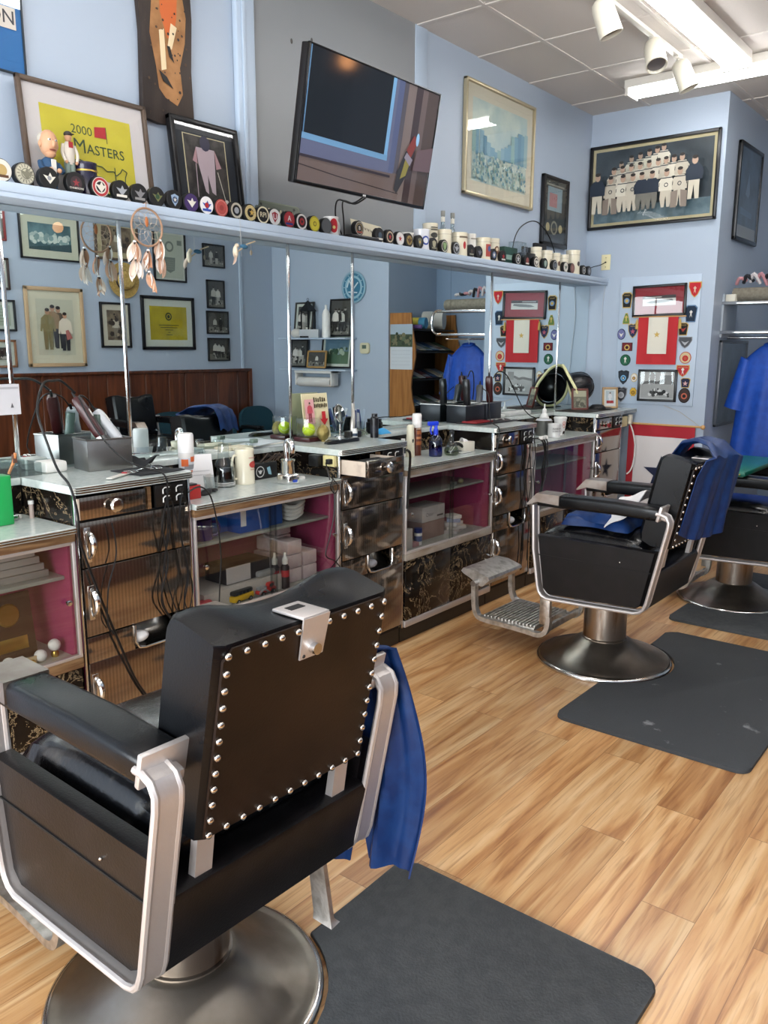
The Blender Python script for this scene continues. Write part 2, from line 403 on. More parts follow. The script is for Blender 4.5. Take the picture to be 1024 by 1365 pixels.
# frames whose local X is right, Y up, Z towards the viewer
FACE_X = Matrix(((0, 0, 1, 0), (1, 0, 0, 0), (0, 1, 0, 0), (0, 0, 0, 1)))    # a surface facing +x (right = +y)
FACE_NX = Matrix(((0, 0, -1, 0), (-1, 0, 0, 0), (0, 1, 0, 0), (0, 0, 0, 1)))  # facing -x (right = -y)
FACE_NY = Matrix(((1, 0, 0, 0), (0, 0, -1, 0), (0, 1, 0, 0), (0, 0, 0, 1)))   # facing -y (right = +x)
class Art(MB):
    """flat artwork in a picture: local x right, y up, thin layers along z"""
    def __init__(s, M=None): super().__init__(M); s.z = 0.0
    def lay(s): s.z += 0.0005; return s.z
    def rect(s, x0, y0, x1, y1, m):
        z = s.lay(); return s.poly([(x0, y0, z), (x1, y0, z), (x1, y1, z), (x0, y1, z)], m)
    def ell(s, cx, cy, rx, ry, m, n=16, a0=0, a1=360):
        z = s.lay(); pts = [(cx + rx * math.cos(math.radians(a0 + (a1 - a0) * k / n)), cy + ry * math.sin(math.radians(a0 + (a1 - a0) * k / n)), z) for k in range(n + (0 if a1 - a0 == 360 else 1))]
        return s.poly(pts, m)
    def ring(s, cx, cy, r0, r1, m, n=24):
        z = s.lay(); vs_, fs = [], []
        for k in range(n):
            a = 2 * PI * k / n
            vs_ += [(cx + r0 * math.cos(a), cy + r0 * math.sin(a), z), (cx + r1 * math.cos(a), cy + r1 * math.sin(a), z)]
        for k in range(n):
            j = (k + 1) % n; fs.append((2 * k, 2 * k + 1, 2 * j + 1, 2 * j))
        s.add(vs_, fs, m); return s
    def pol(s, pts, m):
        z = s.lay(); return s.poly([(x, y, z) for x, y in pts], m)
    def line(s, pts, wd, m):
        z = s.lay()
        for a, b in zip(pts[:-1], pts[1:]):
            d = Vector((b[0] - a[0], b[1] - a[1])); 
            if d.length < 1e-6: continue
            n = Vector((-d.y, d.x)).normalized() * wd / 2
            s.poly([(a[0] - n.x, a[1] - n.y, z), (b[0] - n.x, b[1] - n.y, z), (b[0] + n.x, b[1] + n.y, z), (a[0] + n.x, a[1] + n.y, z)], m)
        return s
    def txt(s, body, cx, cy, size, m, bold=False, rot=0.0):
        z = s.lay(); return s.text(body, size, m, T(cx, cy, z) @ Rz(rot), bold=bold)
    def star(s, cx, cy, r, m, rot=90, k=0.4):
        return s.pol([(cx + r * (1 if i % 2 == 0 else k) * math.cos(math.radians(rot + 36 * i)), cy + r * (1 if i % 2 == 0 else k) * math.sin(math.radians(rot + 36 * i))) for i in range(10)], m)
def picture(label, M, w_, h_, fw, frame_m, art_fn, mount=None, mw=0.04, depth=0.02, cat='picture', name='framed_picture', glass=True, group=None, fillet=None, kind=None):
    """M places the centre of the picture's back; local x right, y up, z out of the wall"""
    root = thing(name, label, cat, M=M, group=group)
    f = MB(); x, y = w_ / 2, h_ / 2
    for (x0, y0, x1, y1) in ((-x, -y, -x + fw, y), (x - fw, -y, x, y), (-x, y - fw, x, y), (-x, -y, x, -y + fw)):
        f.box((x0, y0, 0), (x1, y1, depth), frame_m, bev=min(fw, depth) * 0.22)
    f.build('frame', root)
    if mount is not None:
        MB().box((-x + fw * .5, -y + fw * .5, 0.002), (x - fw * .5, y - fw * .5, depth * 0.35), mount).build('mount', root)
        aw, ah = w_ - 2 * fw - 2 * mw, h_ - 2 * fw - 2 * mw
        az = depth * 0.35 + 0.0006
    else:
        aw, ah = w_ - 2 * fw, h_ - 2 * fw; az = depth * 0.35
    a = Art(T(0, 0, az)); a.lay()
    art_fn(a, aw, ah); a.build('print', root, smooth=False)
    if glass:
        MB().poly([(-x + fw, -y + fw, depth * 0.8), (x - fw, -y + fw, depth * 0.8), (x - fw, y - fw, depth * 0.8), (-x + fw, y - fw, depth * 0.8)], M_GLASS).build('glass', root)
    return root
# ================================================================ the room
WX, YE, ZC = -0.05, 6.38, 3.33
XR, YB, YC, XJ, XA, YA = 4.5, -2.6, 7.2, 0.98, 2.71, 8.1
def struct(name, a, b, m, bev=0.0, parent=None):
    o = MB().box(a, b, m, bev).build(name, parent)
    if parent is None: tag(o, kind='structure')
    return o
struct('floor', (WX - .1, YB - .1, -0.1), (XR + .1, YA + .1, 0), M_FLOOR)
struct('ceiling', (WX - .1, YB - .1, ZC), (XR + .1, YA + .1, ZC + 0.1), M_CEIL)
struct('wall_left', (WX - .1, YB, 0), (WX, YE, ZC), M_WALL)
struct('wall_end', (WX - .1, YE, 0), (XJ, YA, ZC), M_WALL)
struct('wall_alcove', (XJ, YA, 0), (XA, YA + .1, ZC), wall_mat('alcove_wall_shaded', '7f93aa', '8598ae'))  # the alcove's shade is put into a darker copy of the wall colour
struct('wall_clock', (XA, YC, 0), (XR + .1, YA + .1, ZC), M_WALL)
struct('wall_right', (XR, YB, 0), (XR + .1, YC, ZC), M_WALL)
for k in range(7):
    x = -.05 + .45 + .652 * k
    if x < XR: struct('trim_%d' % (20 + k), (x - .011, YB, ZC - .006), (x + .011, 8.1, ZC + .001), mat('ceiling_grid_white', 'cfc9c3', .5))
m = MB(); k = 0
for k in range(16):
    y = 4.065 + .652 * (k - 10)
    if YB < y < 8.1: m.box((WX, y - .011, ZC - .005), (XR, y + .011, ZC + .001), mat('ceiling_grid_white'))
tag(m.build('trim_30'), kind='structure')
# shop front with two windows behind the camera
wf = MB()
for a, b in (((WX, YB - .1, 0), (XR, YB, .55)), ((WX, YB - .1, 2.55), (XR, YB, ZC)), ((WX, YB - .1, .55), (.2, YB, 2.55)), ((2.2, YB - .1, .55), (2.3, YB, 2.55)), ((4.35, YB - .1, .55), (XR, YB, 2.55))):
    wf.box(a, b, M_WALL)
tag(wf.build('wall_front'), kind='structure')
for i, (x0, x1) in enumerate(((.2, 2.2), (2.3, 4.35))):
    m = MB()
    for a, b in (((x0, YB - .08, .55), (x0 + .05, YB - .02, 2.55)), ((x1 - .05, YB - .08, .55), (x1, YB - .02, 2.55)), ((x0, YB - .08, .55), (x1, YB - .02, .6)), ((x0, YB - .08, 2.5), (x1, YB - .02, 2.55))): m.box(a, b, M_ALU, .004)
    o = tag(m.build('window_%d' % (i + 1)), kind='structure')
    MB().poly([(x0, YB - .05, .55), (x1, YB - .05, .55), (x1, YB - .05, 2.55), (x0, YB - .05, 2.55)], M_ACR).build('pane', o)
# grey painted panel between two mouldings behind the television
struct('trim_1', (WX, 2.69, 2.1), (WX + .035, 2.80, ZC), M_WALLT, .01)
struct('trim_2', (WX, 4.045, 2.1), (WX + .012, 4.16, ZC), M_WALLT, .004)
m = MB(); m.box((WX, 2.80, 2.1), (WX + .006, 4.045, ZC), M_GREY)
for y, z in ((3.06, 2.98), (3.37, 2.93), (3.20, 3.02)): m.sph((WX + .006, y, z), (.003, .008, .012), K('4c4a48'), 8)
tag(m.build('trim_3'), kind='structure')
struct('trim_4', (WX + .035, 2.715, 2.1), (WX + .045, 2.735, ZC), M_WALLT, .003)
struct('baseboard_end', (.5, YE - .015, 0), (XJ, YE, .1), M_WALLT, .003)
# opposite wall: brown boarded wainscot
m = MB(); y = -2.5; k = 0
while y < 6.74:
    wd = (.30, .215, .27, .19)[k % 4]; e = min(y + wd, 6.75)
    m.box((XR - .02, y + .003, .1), (XR - .004, e - .003, 1.28), M_WAINS, .005, 1); y = e; k += 1
m.box((XR - .01, -2.5, .08), (XR, 6.75, 1.28), M_WAINS)
tag(m.build('trim_5'), kind='structure')
struct('trim_6', (XR - .045, -2.5, 1.28), (XR, 6.765, 1.31), M_WAINS, .006)
struct('trim_7', (XR - .04, 6.75, 0), (XR - .0, 6.80, 1.31), M_WAINS, .006)
struct('baseboard_right', (XR - .03, -2.5, 0), (XR - .02, 6.75, .1), M_WAINS, .003)
struct('trim_8', (XR - .02, 6.66, 1.31), (XR, 6.70, ZC), M_WALLT, .005)

# ---------------------------------------------------------------- shelf and mirrors
m = MB(); m.box((WX, .9, 2.047), (.145, YE, 2.095), M_WALLT, .003)
m.box((.143, .9, 2.062), (.155, YE, 2.095), M_WALLT, .004); m.box((.14, .9, 2.045), (.150, YE, 2.064), M_WALLT, .003)
tag(m.build('wall_shelf'), 'long pale blue wooden shelf above the mirrors, lined with hockey pucks', 'shelf')
edges = [.62, 1.53, 2.02, 2.965, 3.445, 4.385, 4.87, 5.855, 6.375]
for i in range(len(edges) - 1):
    g = MB().box((-.02, edges[i] + .001, 1.06), (0, edges[i + 1] - .001, 2.045), M_MIRROR).build('wall_mirror')
    where = ['before the post by the white clip card', 'behind the steel clipper box', 'behind the cream stein and showing the yellow certificate', 'behind the tennis ball',
             'showing the wall clock and calendar', 'showing the blue coat', 'behind the black clipper boxes and grey jar', 'next to the end wall, behind the fire helmet'][i]
    tag(g, 'frameless wall mirror panel %s' % where, 'mirror', 'mirror panels under the long shelf')
for i, y in enumerate(edges[1:-1]):
    if i == 4: continue
    g = MB().box((0, y - .007, 1.09), (.006, y + .007, 2.045), M_CHROME, .002).build('mirror_trim')
    tag(g, 'slim polished metal strip over the mirror joint %s' % ['beside the white soap box', 'behind the steel clipper box', 'behind the tennis ball case', 'behind the round shaving mirror', 'behind the red folder', '', 'beside the fire helmet'][i], 'metal strip', 'metal strips between mirror panels')

# ---------------------------------------------------------------- ceiling lamps
M_TUBE = mat('fluorescent_tube_glow', 'ffffff', 0.4, emis=TUBE_E)
M_LAMPW = mat('white_enamel', 'd8d4cc', 0.35)
def fluoro(label, c, L, along):
    root = thing('fluorescent_lamp', label, 'ceiling lamp', (c[0], c[1], ZC), PI / 2 if along == 'y' else 0, group='bare tube lamps on the ceiling')
    m = MB(); m.box((-L / 2, -.085, -.055), (L / 2, .085, -.002), M_LAMPW, .004)
    m.build('housing', root)
    for sx in (-1, 1):
        m = MB(); m.box((sx * (L / 2 - .02) - .012, -.09, -.105), (sx * (L / 2 - .02) + .012, .09, -.05), M_LAMPW, .004); m.build('end_cap', root)
    for sy in (-.045, .045):
        MB().cyl((-L / 2 + .03, sy, -.078), (L / 2 - .03, sy, -.078), .019, M_TUBE, seg=10).build('tube', root)
fluoro('long tube lamp running along the room beside the spotlight track', (1.24, 4.42), 2.42, 'y')
fluoro('tube lamp across the room by the end wall', (1.70, 5.78), 2.42, 'x')
fluoro('added unseen tube lamp nearer the shop front over the first barber chair', (1.24, 1.6), 2.42, 'y')  # added lamp out of view, lights the near part of the room
fluoro('added unseen tube lamp over the waiting chairs by the brown boarded wall', (3.3, 3.8), 2.42, 'y')  # extra tube lamp out of view, added for light on the waiting side
fluoro('added unseen tube lamp over the waiting area near the shop windows', (3.3, .6), 2.42, 'y')  # also added and unseen, more light from behind the camera side
t = thing('track_rail', 'slim white spotlight track on the ceiling', 'track rail', (0.95, 4.45, ZC))
MB().box((-.018, -1.0, -.024), (.018, 1.0, -.002), M_LAMPW, .003).build('rail', t)
def spot(y, dz, tilt, rz, label):
    r = thing('spotlight', label, 'spotlight', (.95, y, ZC - .024), 0, group='white spotlights on the ceiling track')
    m = MB(); m.cyl((0, 0, 0), (0, 0, -.07), .007, M_LAMPW, seg=10); m.box((-.016, -.03, -.012), (.016, .03, 0), M_LAMPW, .003); m.sph((0, 0, -.07), .011, M_LAMPW, 10)
    m.build('stem', r)
    Mh = T(0, 0, -.075) @ Rz(rz) @ Ry(tilt) @ T(0.03, 0, 0)
    h = MB(Mh); prof = [(0, .045), (.03, .042), (.048, .028), (.056, .0), (.058, -.06), (.060, -.135), (.054, -.135), (.052, -.06), (.0, -.05)]
    h.lathe(prof, mat('spot_enamel', 'd9d4c4', .35), 24).build('head', r)
    g = MB(Mh); g.lathe([(.0, -.096), (.03, -.10), (.049, -.112), (.051, -.118)], K('5d5a5c', .3), 20).build('bulb', r)
spot(4.25, 0, math.radians(-22), math.radians(35), 'white enamel spotlight hanging alone at the near end of the track')
spot(5.00, 0, math.radians(-30), math.radians(-50), 'white enamel spotlight with its dark opening turned to the room')
spot(5.40, 0, math.radians(-24), math.radians(25), 'white enamel spotlight at the far end of the track')
t = thing('globe_lamp', 'small warm glowing globe lamp hung from the ceiling', 'lamp', (2.94, 5.33, ZC))
MB().cyl((0, 0, 0), (0, 0, -.40), .005, M_LAMPW, seg=8).build('rod', t)
MB().sph((0, 0, -.45), .06, mat('warm_globe_glow', 'ffb070', .4, emis=14.0), 16).build('globe', t)

# ================================================================ counters
XF = .45
def handle(m, y, z, h=.1):
    m.tube([(XF + .002, y, z + h / 2), (XF + .022, y + .004, z + h * .32), (XF + .030, y + .006, z), (XF + .022, y + .004, z - h * .32), (XF + .002, y, z - h / 2)], [.004, .007, .009, .010, .011, .011, .011, .010, .009, .007, .006, .005, .004] , M_CHROME, 8, smooth=3)
    m.box((XF, y - .012, z - h / 2 - .012), (XF + .004, y + .012, z + h / 2 + .012), M_CHROME, .0018)
def tall_unit(label, y0, y1, knob_open=0.0, loc_name='', has_drawer=True):
    r = thing('barber_station', label, 'cabinet', (0, 0, 0), group='tall barber station units'); 
    w_ = y1 - y0
    m = MB(); m.box((.0, y0, .09), (XF - .02, y0 + .014, 1.06), M_MARBLE); m.box((.0, y1 - .014, .09), (XF - .02, y1, 1.06), M_MARBLE)
    m.box((.0, y0 + .014, .09), (.01, y1 - .014, 1.06), M_BLACKIN); m.box((.0, y0 + .014, .09), (XF - .02, y1 - .014, .11), M_BLACKIN)
    m.box((.01, y0 + .014, .955), (XF - .02, y1 - .014, .967), M_BLACKIN)
    m.box((.01, y0 + .014, 1.05), (XF - .02, y1 - .014, 1.06), M_BLACKIN)
    m.box((XF - .03, y0 + .30, .967), (XF - .01, y0 + .315, 1.05), M_WOODTRIM)
    m.build('carcass', r)
    m = MB(); m.box((XF - .02, y0, .09), (XF - .002, y0 + .010, 1.06), M_CHROME, .003); m.box((XF - .02, y1 - .010, .09), (XF - .002, y1, 1.06), M_CHROME, .003)
    m.build('edge_strips', r)
    # worktop with rounded corners and ribbed metal edge
    ov = .02; oy = .004
    sh = [(.007, y0 - oy), (XF + ov - .02, y0 - oy), (XF + ov - .006, y0 - oy + .006), (XF + ov, y0 - oy + .02), (XF + ov, y1 + oy - .02), (XF + ov - .006, y1 + oy - .006), (XF + ov - .02, y1 + oy), (.007, y1 + oy)]
    if y1 > 6.0: sh = [(x, min(y, YE - .002) if y < y1 else YE - .003) for x, y in sh]
    m = MB(); m.prism(sh, 1.062, 1.0895, M_COUNTER); tp = m.build('worktop', r)
    m = MB()
    path = [(x, y, 0) for x, y in sh]
    for z in (1.068, 1.076, 1.084): m.tube([(p[0], p[1], z) for p in path[1:-1]], .0033, M_EDGE, 6)
    m.build('metal_edge', tp)
    # drawer, cubby, sockets
    dr = thing_part('drawer', r)
    if has_drawer:
        dx = knob_open
        m = MB(); m.box((XF - .018 + dx, y0 + .016, .970), (XF + dx, y0 + .285, 1.048), M_RIB, .002); m.build('drawer_front', dr)
        m = MB()
        if knob_open > .1:
            cr = mat('cream_drawer_side', 'cbbcab', .6, col2='a8978a', nscale=14, nlo=.5, nhi=.7)
            m.box((XF - .2 + dx, y0 + .022, .972), (XF - .018 + dx, y0 + .032, 1.040), cr); m.box((XF - .2 + dx, y0 + .27, .972), (XF - .018 + dx, y0 + .28, 1.040), cr)
            m.box((XF - .2 + dx, y0 + .03, .972), (XF - .018 + dx, y0 + .27, .978), cr)
            m.box((XF - .14 + dx, y0 + .05, .98), (XF - .05 + dx, y0 + .25, 1.035), K('1a1a1c'), .01)
        else: m.box((XF - .016, y0 + .010, .972), (XF + .002, y0 + .018, 1.046), mat('chipped_cream_edge', 'cfc3b4', .6))
        m.build('drawer_side', dr)
        m = MB(); m.M = T(XF + dx, y0 + .15, 1.008) @ Ry(PI / 2); m.lathe([(.008, 0), (.008, .012), (.024, .016), (.026, .024), (.02, .03), (0, .032)], M_CHROME, 20); m.build('knob', dr)
    m = MB(); m.box((XF - .016, y0 + .33, .970), (XF - .002, y1 - .015, 1.052), mat('socket_plate', '33302e', .3, .7), .002)
    for yy in (y0 + .375, y0 + .435):
        for zz in (.995, 1.028):
            m.tube([(XF + .001, yy - .014, zz - .010), (XF + .001, yy - .014, zz + .006), (XF + .001, yy - .006, zz + .012), (XF + .001, yy + .014, zz + .012)], .0025, M_WHITEPL, 6)
            m.box((XF - .004, yy - .008, zz - .008), (XF + .016, yy + .014, zz + .006), M_RUBBER, .004)
    m.build('socket_panel', r)
    # three tilt-out doors
    ys0, ys1 = y0 + .016, y1 - .014
    for (z0, z1, hz) in ((.802, .962, .882), (.553, .797, .675)):
        d = MB().box((XF - .018, ys0, z0), (XF, ys1, z1), M_RIB, .002).build('door', r)
        m = MB(); handle(m, y0 + .04, hz); m.build('handle', d)
    d = MB()
    yh0, yh1, zh0, zh1 = y0 + .205, y0 + .40, .455, .548
    d.box((XF - .018, ys0, .115), (XF, ys1, zh0), M_RIB, .002); d.box((XF - .018, ys0, zh0), (XF, yh0, .548), M_RIB, .001); d.box((XF - .018, yh1, zh0), (XF, ys1, .548), M_RIB, .001)
    d = d.build('door', r)
    m = MB(); handle(m, y0 + .035, .35); m.build('handle', d)
    m = MB(); pts = [(XF + .002, yh0, .549), (XF + .003, yh0, zh0 + .03), (XF + .004, yh0 + .015, zh0 + .006), (XF + .004, yh0 + .04, zh0), (XF + .004, yh1 - .04, zh0), (XF + .004, yh1 - .012, zh0 + .008), (XF + .003, yh1, zh0 + .03), (XF + .002, yh1, .549)]
    m.tube(pts, .006, M_CHROME, 8)
    m.sheet(8, 6, lambda u, v: (XF - .005 - .07 * math.sin(v * PI / 2), yh0 + (yh1 - yh0) * u, zh0 + .005 + .09 * (1 - math.cos(v * PI / 2))), mat('chute_metal', '8d8a86', .25, 1.0))
    m.build('towel_chute', r)
    MB().box((.05, y0, 0), (XF - .03, y1, .09), M_DARKTRIM).build('kick_board', r)
    return r
def thing_part(name, parent):
    o = bpy.data.objects.new(name, None); C.objects.link(o); o.parent = parent; o.empty_display_size = .05; return o
YA0, YA1, YB0, YB1, YC0, YC1, YD0, YD1 = 1.478, 1.965, 2.825, 3.325, 4.205, 4.70, 5.62, 6.10
tall_unit('tall station with brown ribbed drawers, a steel box on top and hanging cords', YA0, YA1)
tall_unit('tall station with its cream-sided top drawer pulled open, under the tennis ball', YB0, YB1, .16)
tall_unit('tall dark station topped with two black clipper boxes and a red folder', YC0, YC1)
tall_unit('tall station in the corner by the end wall with the fire helmet on top', YD0, YD1)
def low_unit(label, y0, y1, rail, items=None):
    r = thing('display_cabinet', label, 'cabinet', (0, 0, 0), group='low glass-fronted cabinets')
    m = MB(); dp = .12
    m.box((.10, y0, .09), (.12, y1, .93), M_MAROON); m.box((.12, y0, .09), (XF - .02, y0 + .016, .93), M_MAROON); m.box((.12, y1 - .016, .09), (XF - .02, y1, .93), M_MAROON)
    m.box((.12, y0 + .016, .478), (XF - .012, y1 - .016, .492), mat('pale_shelf_laminate', 'a9aaa4', .4)); m.box((.12, y0, .09), (XF - .02, y1, .105), M_BLACKIN)
    m.build('carcass', r)
    MB().box((.12, y0 + .016, .765), (XF - .05, y1 - .016, .778), mat('glass_shelf_grey', '9aa09c', .25), .002).build('shelf', r)
    m = MB(); m.box((.12, y0 + .002, .935), (XF + .02, y1 - .002, .957), M_COUNTER); tp = m.build('worktop', r)
    m = MB()
    for z in (.940, .949): m.tube([(XF + .02, y0, z), (XF + .02, y1, z)], .0038, M_EDGE, 6)
    m.build('metal_edge', tp)
    m = MB(); m.box((.007, y0, 1.064), (.124, y1, 1.0895), M_COUNTER, .003); m.box((.100, y0, .957), (.118, y1, 1.066), M_MARBLE); m.build('back_ledge', r)
    m = MB(); m.box((XF - .015, y0, .905), (XF + .008, y1, .934), rail, .002); m.box((XF - .012, y0, .893), (XF + .004, y1, .905), M_ALU, .001)
    m.box((XF - .02, y0, .455), (XF + .008, y1, .492), rail, .002); m.box((XF - .012, y0, .492), (XF + .006, y1, .503), M_ALU, .001)
    m.box((XF - .012, y1 - .012, .5), (XF + .006, y1, .9), M_ALU, .002); m.box((XF - .012, y0, .5), (XF + .006, y0 + .01, .9), M_ALU, .002)
    m.build('door_frame', r)
    ym = (y0 + y1) / 2
    for k, (a, b, x) in enumerate(((y0 + .01, ym + .02, XF - .004), (ym - .02, y1 - .01, XF + .002))):
        d = MB().box((x - .002, a, .503), (x + .001, b, .893), M_SHOWGLASS).build('glass_door', r)
        m = MB(); ky = a + .035 if k == 0 else b - .035
        m.M = T(x, ky, .70 if k else .70) @ Ry(PI / 2); m.lathe([(.004, 0), (.004, .012), (.010, .014), (.010, .020), (0, .024)], M_CHROME, 12); m.build('knob', d)
        MB().box((x - .003, (b if k == 0 else a) - .004, .503), (x + .003, (b if k == 0 else a) + .004, .893), M_ACR).build('edge_strip', d)
    for k, (a, b) in enumerate(((y0 + .005, ym - .002), (ym + .002, y1 - .005))):
        d = MB().box((XF - .016, a, .125), (XF, b, .45), M_MARBLE, .001).build('door', r)
        m = MB(); m.M = T(XF, a + .03 if k == 0 else b - .03, .30) @ Ry(PI / 2); m.lathe([(.003, 0), (.003, .008), (.007, .012), (0, .016)], M_CHROME, 10); m.build('knob', d)
    m = MB(); m.box((XF - .02, y0, .09), (XF + .006, y1, .123), M_ALU if rail is not M_WOODTRIM else M_ALU, .002); m.build('bottom_rail', r)
    MB().box((.1, y0, 0), (XF - .03, y1, .09), M_DARKTRIM).build('kick_board', r)
    return r
M_GREYRAIL = mat('greyish_worn_rail', '7d6d5c', .4, col2='a39c92', nscale=6, nlo=.4, nhi=.6, stretch=(1, .5, 1))
low_unit('low glass-fronted cabinet holding golf balls and a plaque, with a green bottle on it', .62, YA0 - .009, M_WOODTRIM)
low_unit('low glass-fronted cabinet holding blue boxes and toy vehicles, with a cream stein on it', YA1 + .009, YB0 - .009, M_WOODTRIM)
low_unit('low glass-fronted cabinet with two marbled doors below, a blue spray bottle on it', YB1 + .009, YC0 - .009, M_GREYRAIL)
low_unit('low glass-fronted cabinet reflecting the star flag, with a white mug on it', YC1 + .009, YD0 - .009, M_GREYRAIL)

# ================================================================ barber chairs
def make_chair(label):
    r = thing('barber_chair', label, 'barber chair', group='black leather barber chairs')
    # base
    b = MB(); b.lathe([(.0, .0), (.322, .0), (.332, .006), (.333, .014), (.326, .022), (.312, .026), (.300, .026), (.288, .030), (.262, .037), (.225, .052), (.185, .076), (.150, .101), (.128, .115), (.116, .122), (0, .123)], M_BASE, 64); b.build('base', r)
    MB().lathe([(.300, .024), (.322, .024), (.331, .019), (.334, .012), (.334, .004), (.331, .001)], M_CHROME, 64).build('base_rim', r)
    c = MB(); c.lathe([(.106, .12), (.106, .40), (.09, .405)], M_COL, 40); c.lathe([(.10, .119), (.111, .121), (.112, .127), (.106, .131)], M_COL, 40); c.build('column', r)
    # body under the seat
    m = MB(); m.M = Matrix.Identity(4)
    m.box((-.195, -.262, .392), (.26, .262, .575), M_LEATHER_SIDE, .012)
    # rear apron, leaning with the frame
    ap = [(.25, .40), (.312, .40), (.350, .560), (.346, .572), (.335, .578), (.24, .574)]
    m.loft([[(x, y, z) for x, z in ap] for y in (-.262, .262)], M_LEATHER_SIDE)
    m.build('body', r)
    # seat cushion
    def cush(u, v):
        x = -.275 + .55 * u; y = -.238 + .476 * v
        e = min(1, (1 - abs(2 * u - 1) ** 6)) * min(1, (1 - abs(2 * v - 1) ** 8))
        return (x, y, .615 + .085 * max(e, 0) ** .45 + .012 * math.sin(PI * u) * math.sin(PI * v))
    m = MB(); m.sheet(24, 24, cush, M_WORNSEAT); m.box((-.272, -.236, .575), (.27, .236, .622), M_WORNSEAT, .012); m.build('seat', r)
    # side panels + frames
    fo = [(-.262, .815), (-.252, .60), (-.222, .40), (-.205, .372), (-.175, .360), (.0, .366), (.27, .378), (.298, .388), (.315, .415), (.395, .80), (.393, .828), (.375, .845), (.345, .846)]
    fo3 = [(-.262, .815), (-.252, .60), (-.2235, .42), (-.216, .393), (-.200, .372), (-.172, .361), (.0, .366), (.262, .378), (.288, .386), (.305, .402), (.316, .43), (.39, .785), (.392, .812), (.380, .834), (.358, .843), (.335, .844)]
    for s_ in (-1, 1):
        P = [(-.243, .668), (-.206, .405), (-.175, .378), (.262, .395), (.290, .415), (.342, .668)]
        y0, y1 = s_ * .262, s_ * .300
        m = MB(); 
        def ring(y, k):
            cx, cz = .05, .52
            return [(cx + (x - cx) * k, y, cz + (z - cz) * k) for x, z in P]
        m.loft([ring(s_ * .262, 1), ring(s_ * .292, 1), ring(s_ * .302, .975)], M_LEATHER_SIDE)
        m.box((-.232, s_ * .300, .570), (.325, s_ * .3045, .574), K('050505', .7), 0)
        m.sph((.18, s_ * .304, .60), .004, M_STUD, 8)
        m.build('side_panel', r)
        # padded top roll of the side
        f = MB(); prof = [(-.006, -.026), (.002, -.026), (.002, .026), (-.006, .026)]
        pts = [(x, s_ * .290, z) for x, z in fo3]
        f.tube(pts, 0, M_ALU, prof=[(-.026, -.005), (.026, -.005), (.026, .003), (-.026, .003)], up=(0, 1, 0))
        f.tube([(x, s_ * .316, z) for x, z in fo3], .0078, M_ALU, 8); f.tube([(x, s_ * .266, z) for x, z in fo3], .0078, M_ALU, 8)
        f.build('side_frame', r)
        # arm
        ya, yb = (.222 * s_, .318 * s_); lo, hi = min(ya, yb), max(ya, yb)
        a = thing_part('armrest', r)
        secs = []
        for x, dz, k in ((-.13, 0, .93), (-.12, 0, 1), (.0, .003, 1.02), (.15, .004, 1.03), (.27, .0, 1.0), (.335, -.002, .97), (.343, -.004, .90)):
            cy = (lo + hi) / 2; ww = (hi - lo) * k
            secs.append([(x, p, q) for p, q in rrect(ww, .060 * k, .015, 4, cy, .842 + dz)])
        MB().loft(secs, M_LEATHER).build('pad', a)
        m = MB(); cy = (lo + hi) / 2; wf = (hi - lo) * 1.04
        # front plate: flat top wrapping over the nose, sloping down at the tip
        m.loft([[(-.128, cy - wf / 2, .826), (-.128, cy - wf / 2, .8735), (-.128, cy + wf / 2, .8735), (-.128, cy + wf / 2, .826)],
                [(-.24, cy - wf / 2, .832), (-.245, cy - wf / 2, .874), (-.245, cy + wf / 2, .874), (-.24, cy + wf / 2, .832)],
                [(-.292, cy - wf / 2, .812), (-.296, cy - wf / 2, .818), (-.296, cy + wf / 2, .818), (-.292, cy + wf / 2, .812)]], mat('worn_arm_plate', '9a8c82', .4, 1.0, col2='b3aaa3', nscale=9))
        m.build('front_plate', a)
        MB().box((-.245, lo + .004, .812), (-.10, hi - .004, .838), M_LEATHER, .006).build('nose_pad', a)
        m = MB(); m.M = T(.348, cy, .846) @ Ry(math.radians(14)); m.box((-.005, -wf / 2, -.036), (.008, wf / 2, .033), M_ALU, .003); m.box((.0, -.026, -.028), (.035, .026, -.004), M_ALU, .006); m.build('end_plate', a)
        # strap from the frame to the back
    bk = thing_part('backrest', r)
    for s_ in (-1, 1):
        m = MB(); m.loft([[(.315, s_ * .185 - .02, .57), (.335, s_ * .185 - .02, .57), (.335, s_ * .185 + .02, .57), (.315, s_ * .185 + .02, .57)], [(.345, s_ * .185 - .02, .74), (.362, s_ * .185 - .02, .74), (.362, s_ * .185 + .02, .74), (.345, s_ * .185 + .02, .74)]], M_ALU)
        m.build('back_strap', r)
    # backrest body: sections across the width
    hb = .222; secs = []; NB = 22
    def back_pt(t, u):  # t: 0 bottom .. 1 top on the back plane
        return (.372 + (.452 - .372) * t, .672 + (1.062 - .672) * t)
    for i in range(NB + 1):
        u = -1 + 2 * i / NB
        y = hb * math.copysign(abs(u) ** .85, u)
        e = 1 - max(0, (abs(u) - .90) / .10) ** 2 * .35    # roll off at the sides
        horn = .010 * math.exp(-((abs(u) - .66) / .26) ** 2) - .030 * math.exp(-(u / .50) ** 2)
        th = .155 * (.80 + .20 * e)
        # polygon going round: rear bottom, rear top, top front, front, front bottom
        rb, rt = Vector(back_pt(0, u)), Vector(back_pt(1, u)); ax = (rt - rb).normalized(); nn = Vector((-ax.y, ax.x)) # forward (towards -x)
        L = (rt - rb).length; pts = []
        inset = (1 - e) * .03
        def q(f, h): p = rb + nn * (inset + (th - inset * 1.5) * f) + ax * (L * h); return (p.x, y, p.y)
        pts = [q(0, .0), q(0, .25), q(0, .5), q(0, .75), q(0, .985), q(.02, 1.0)]
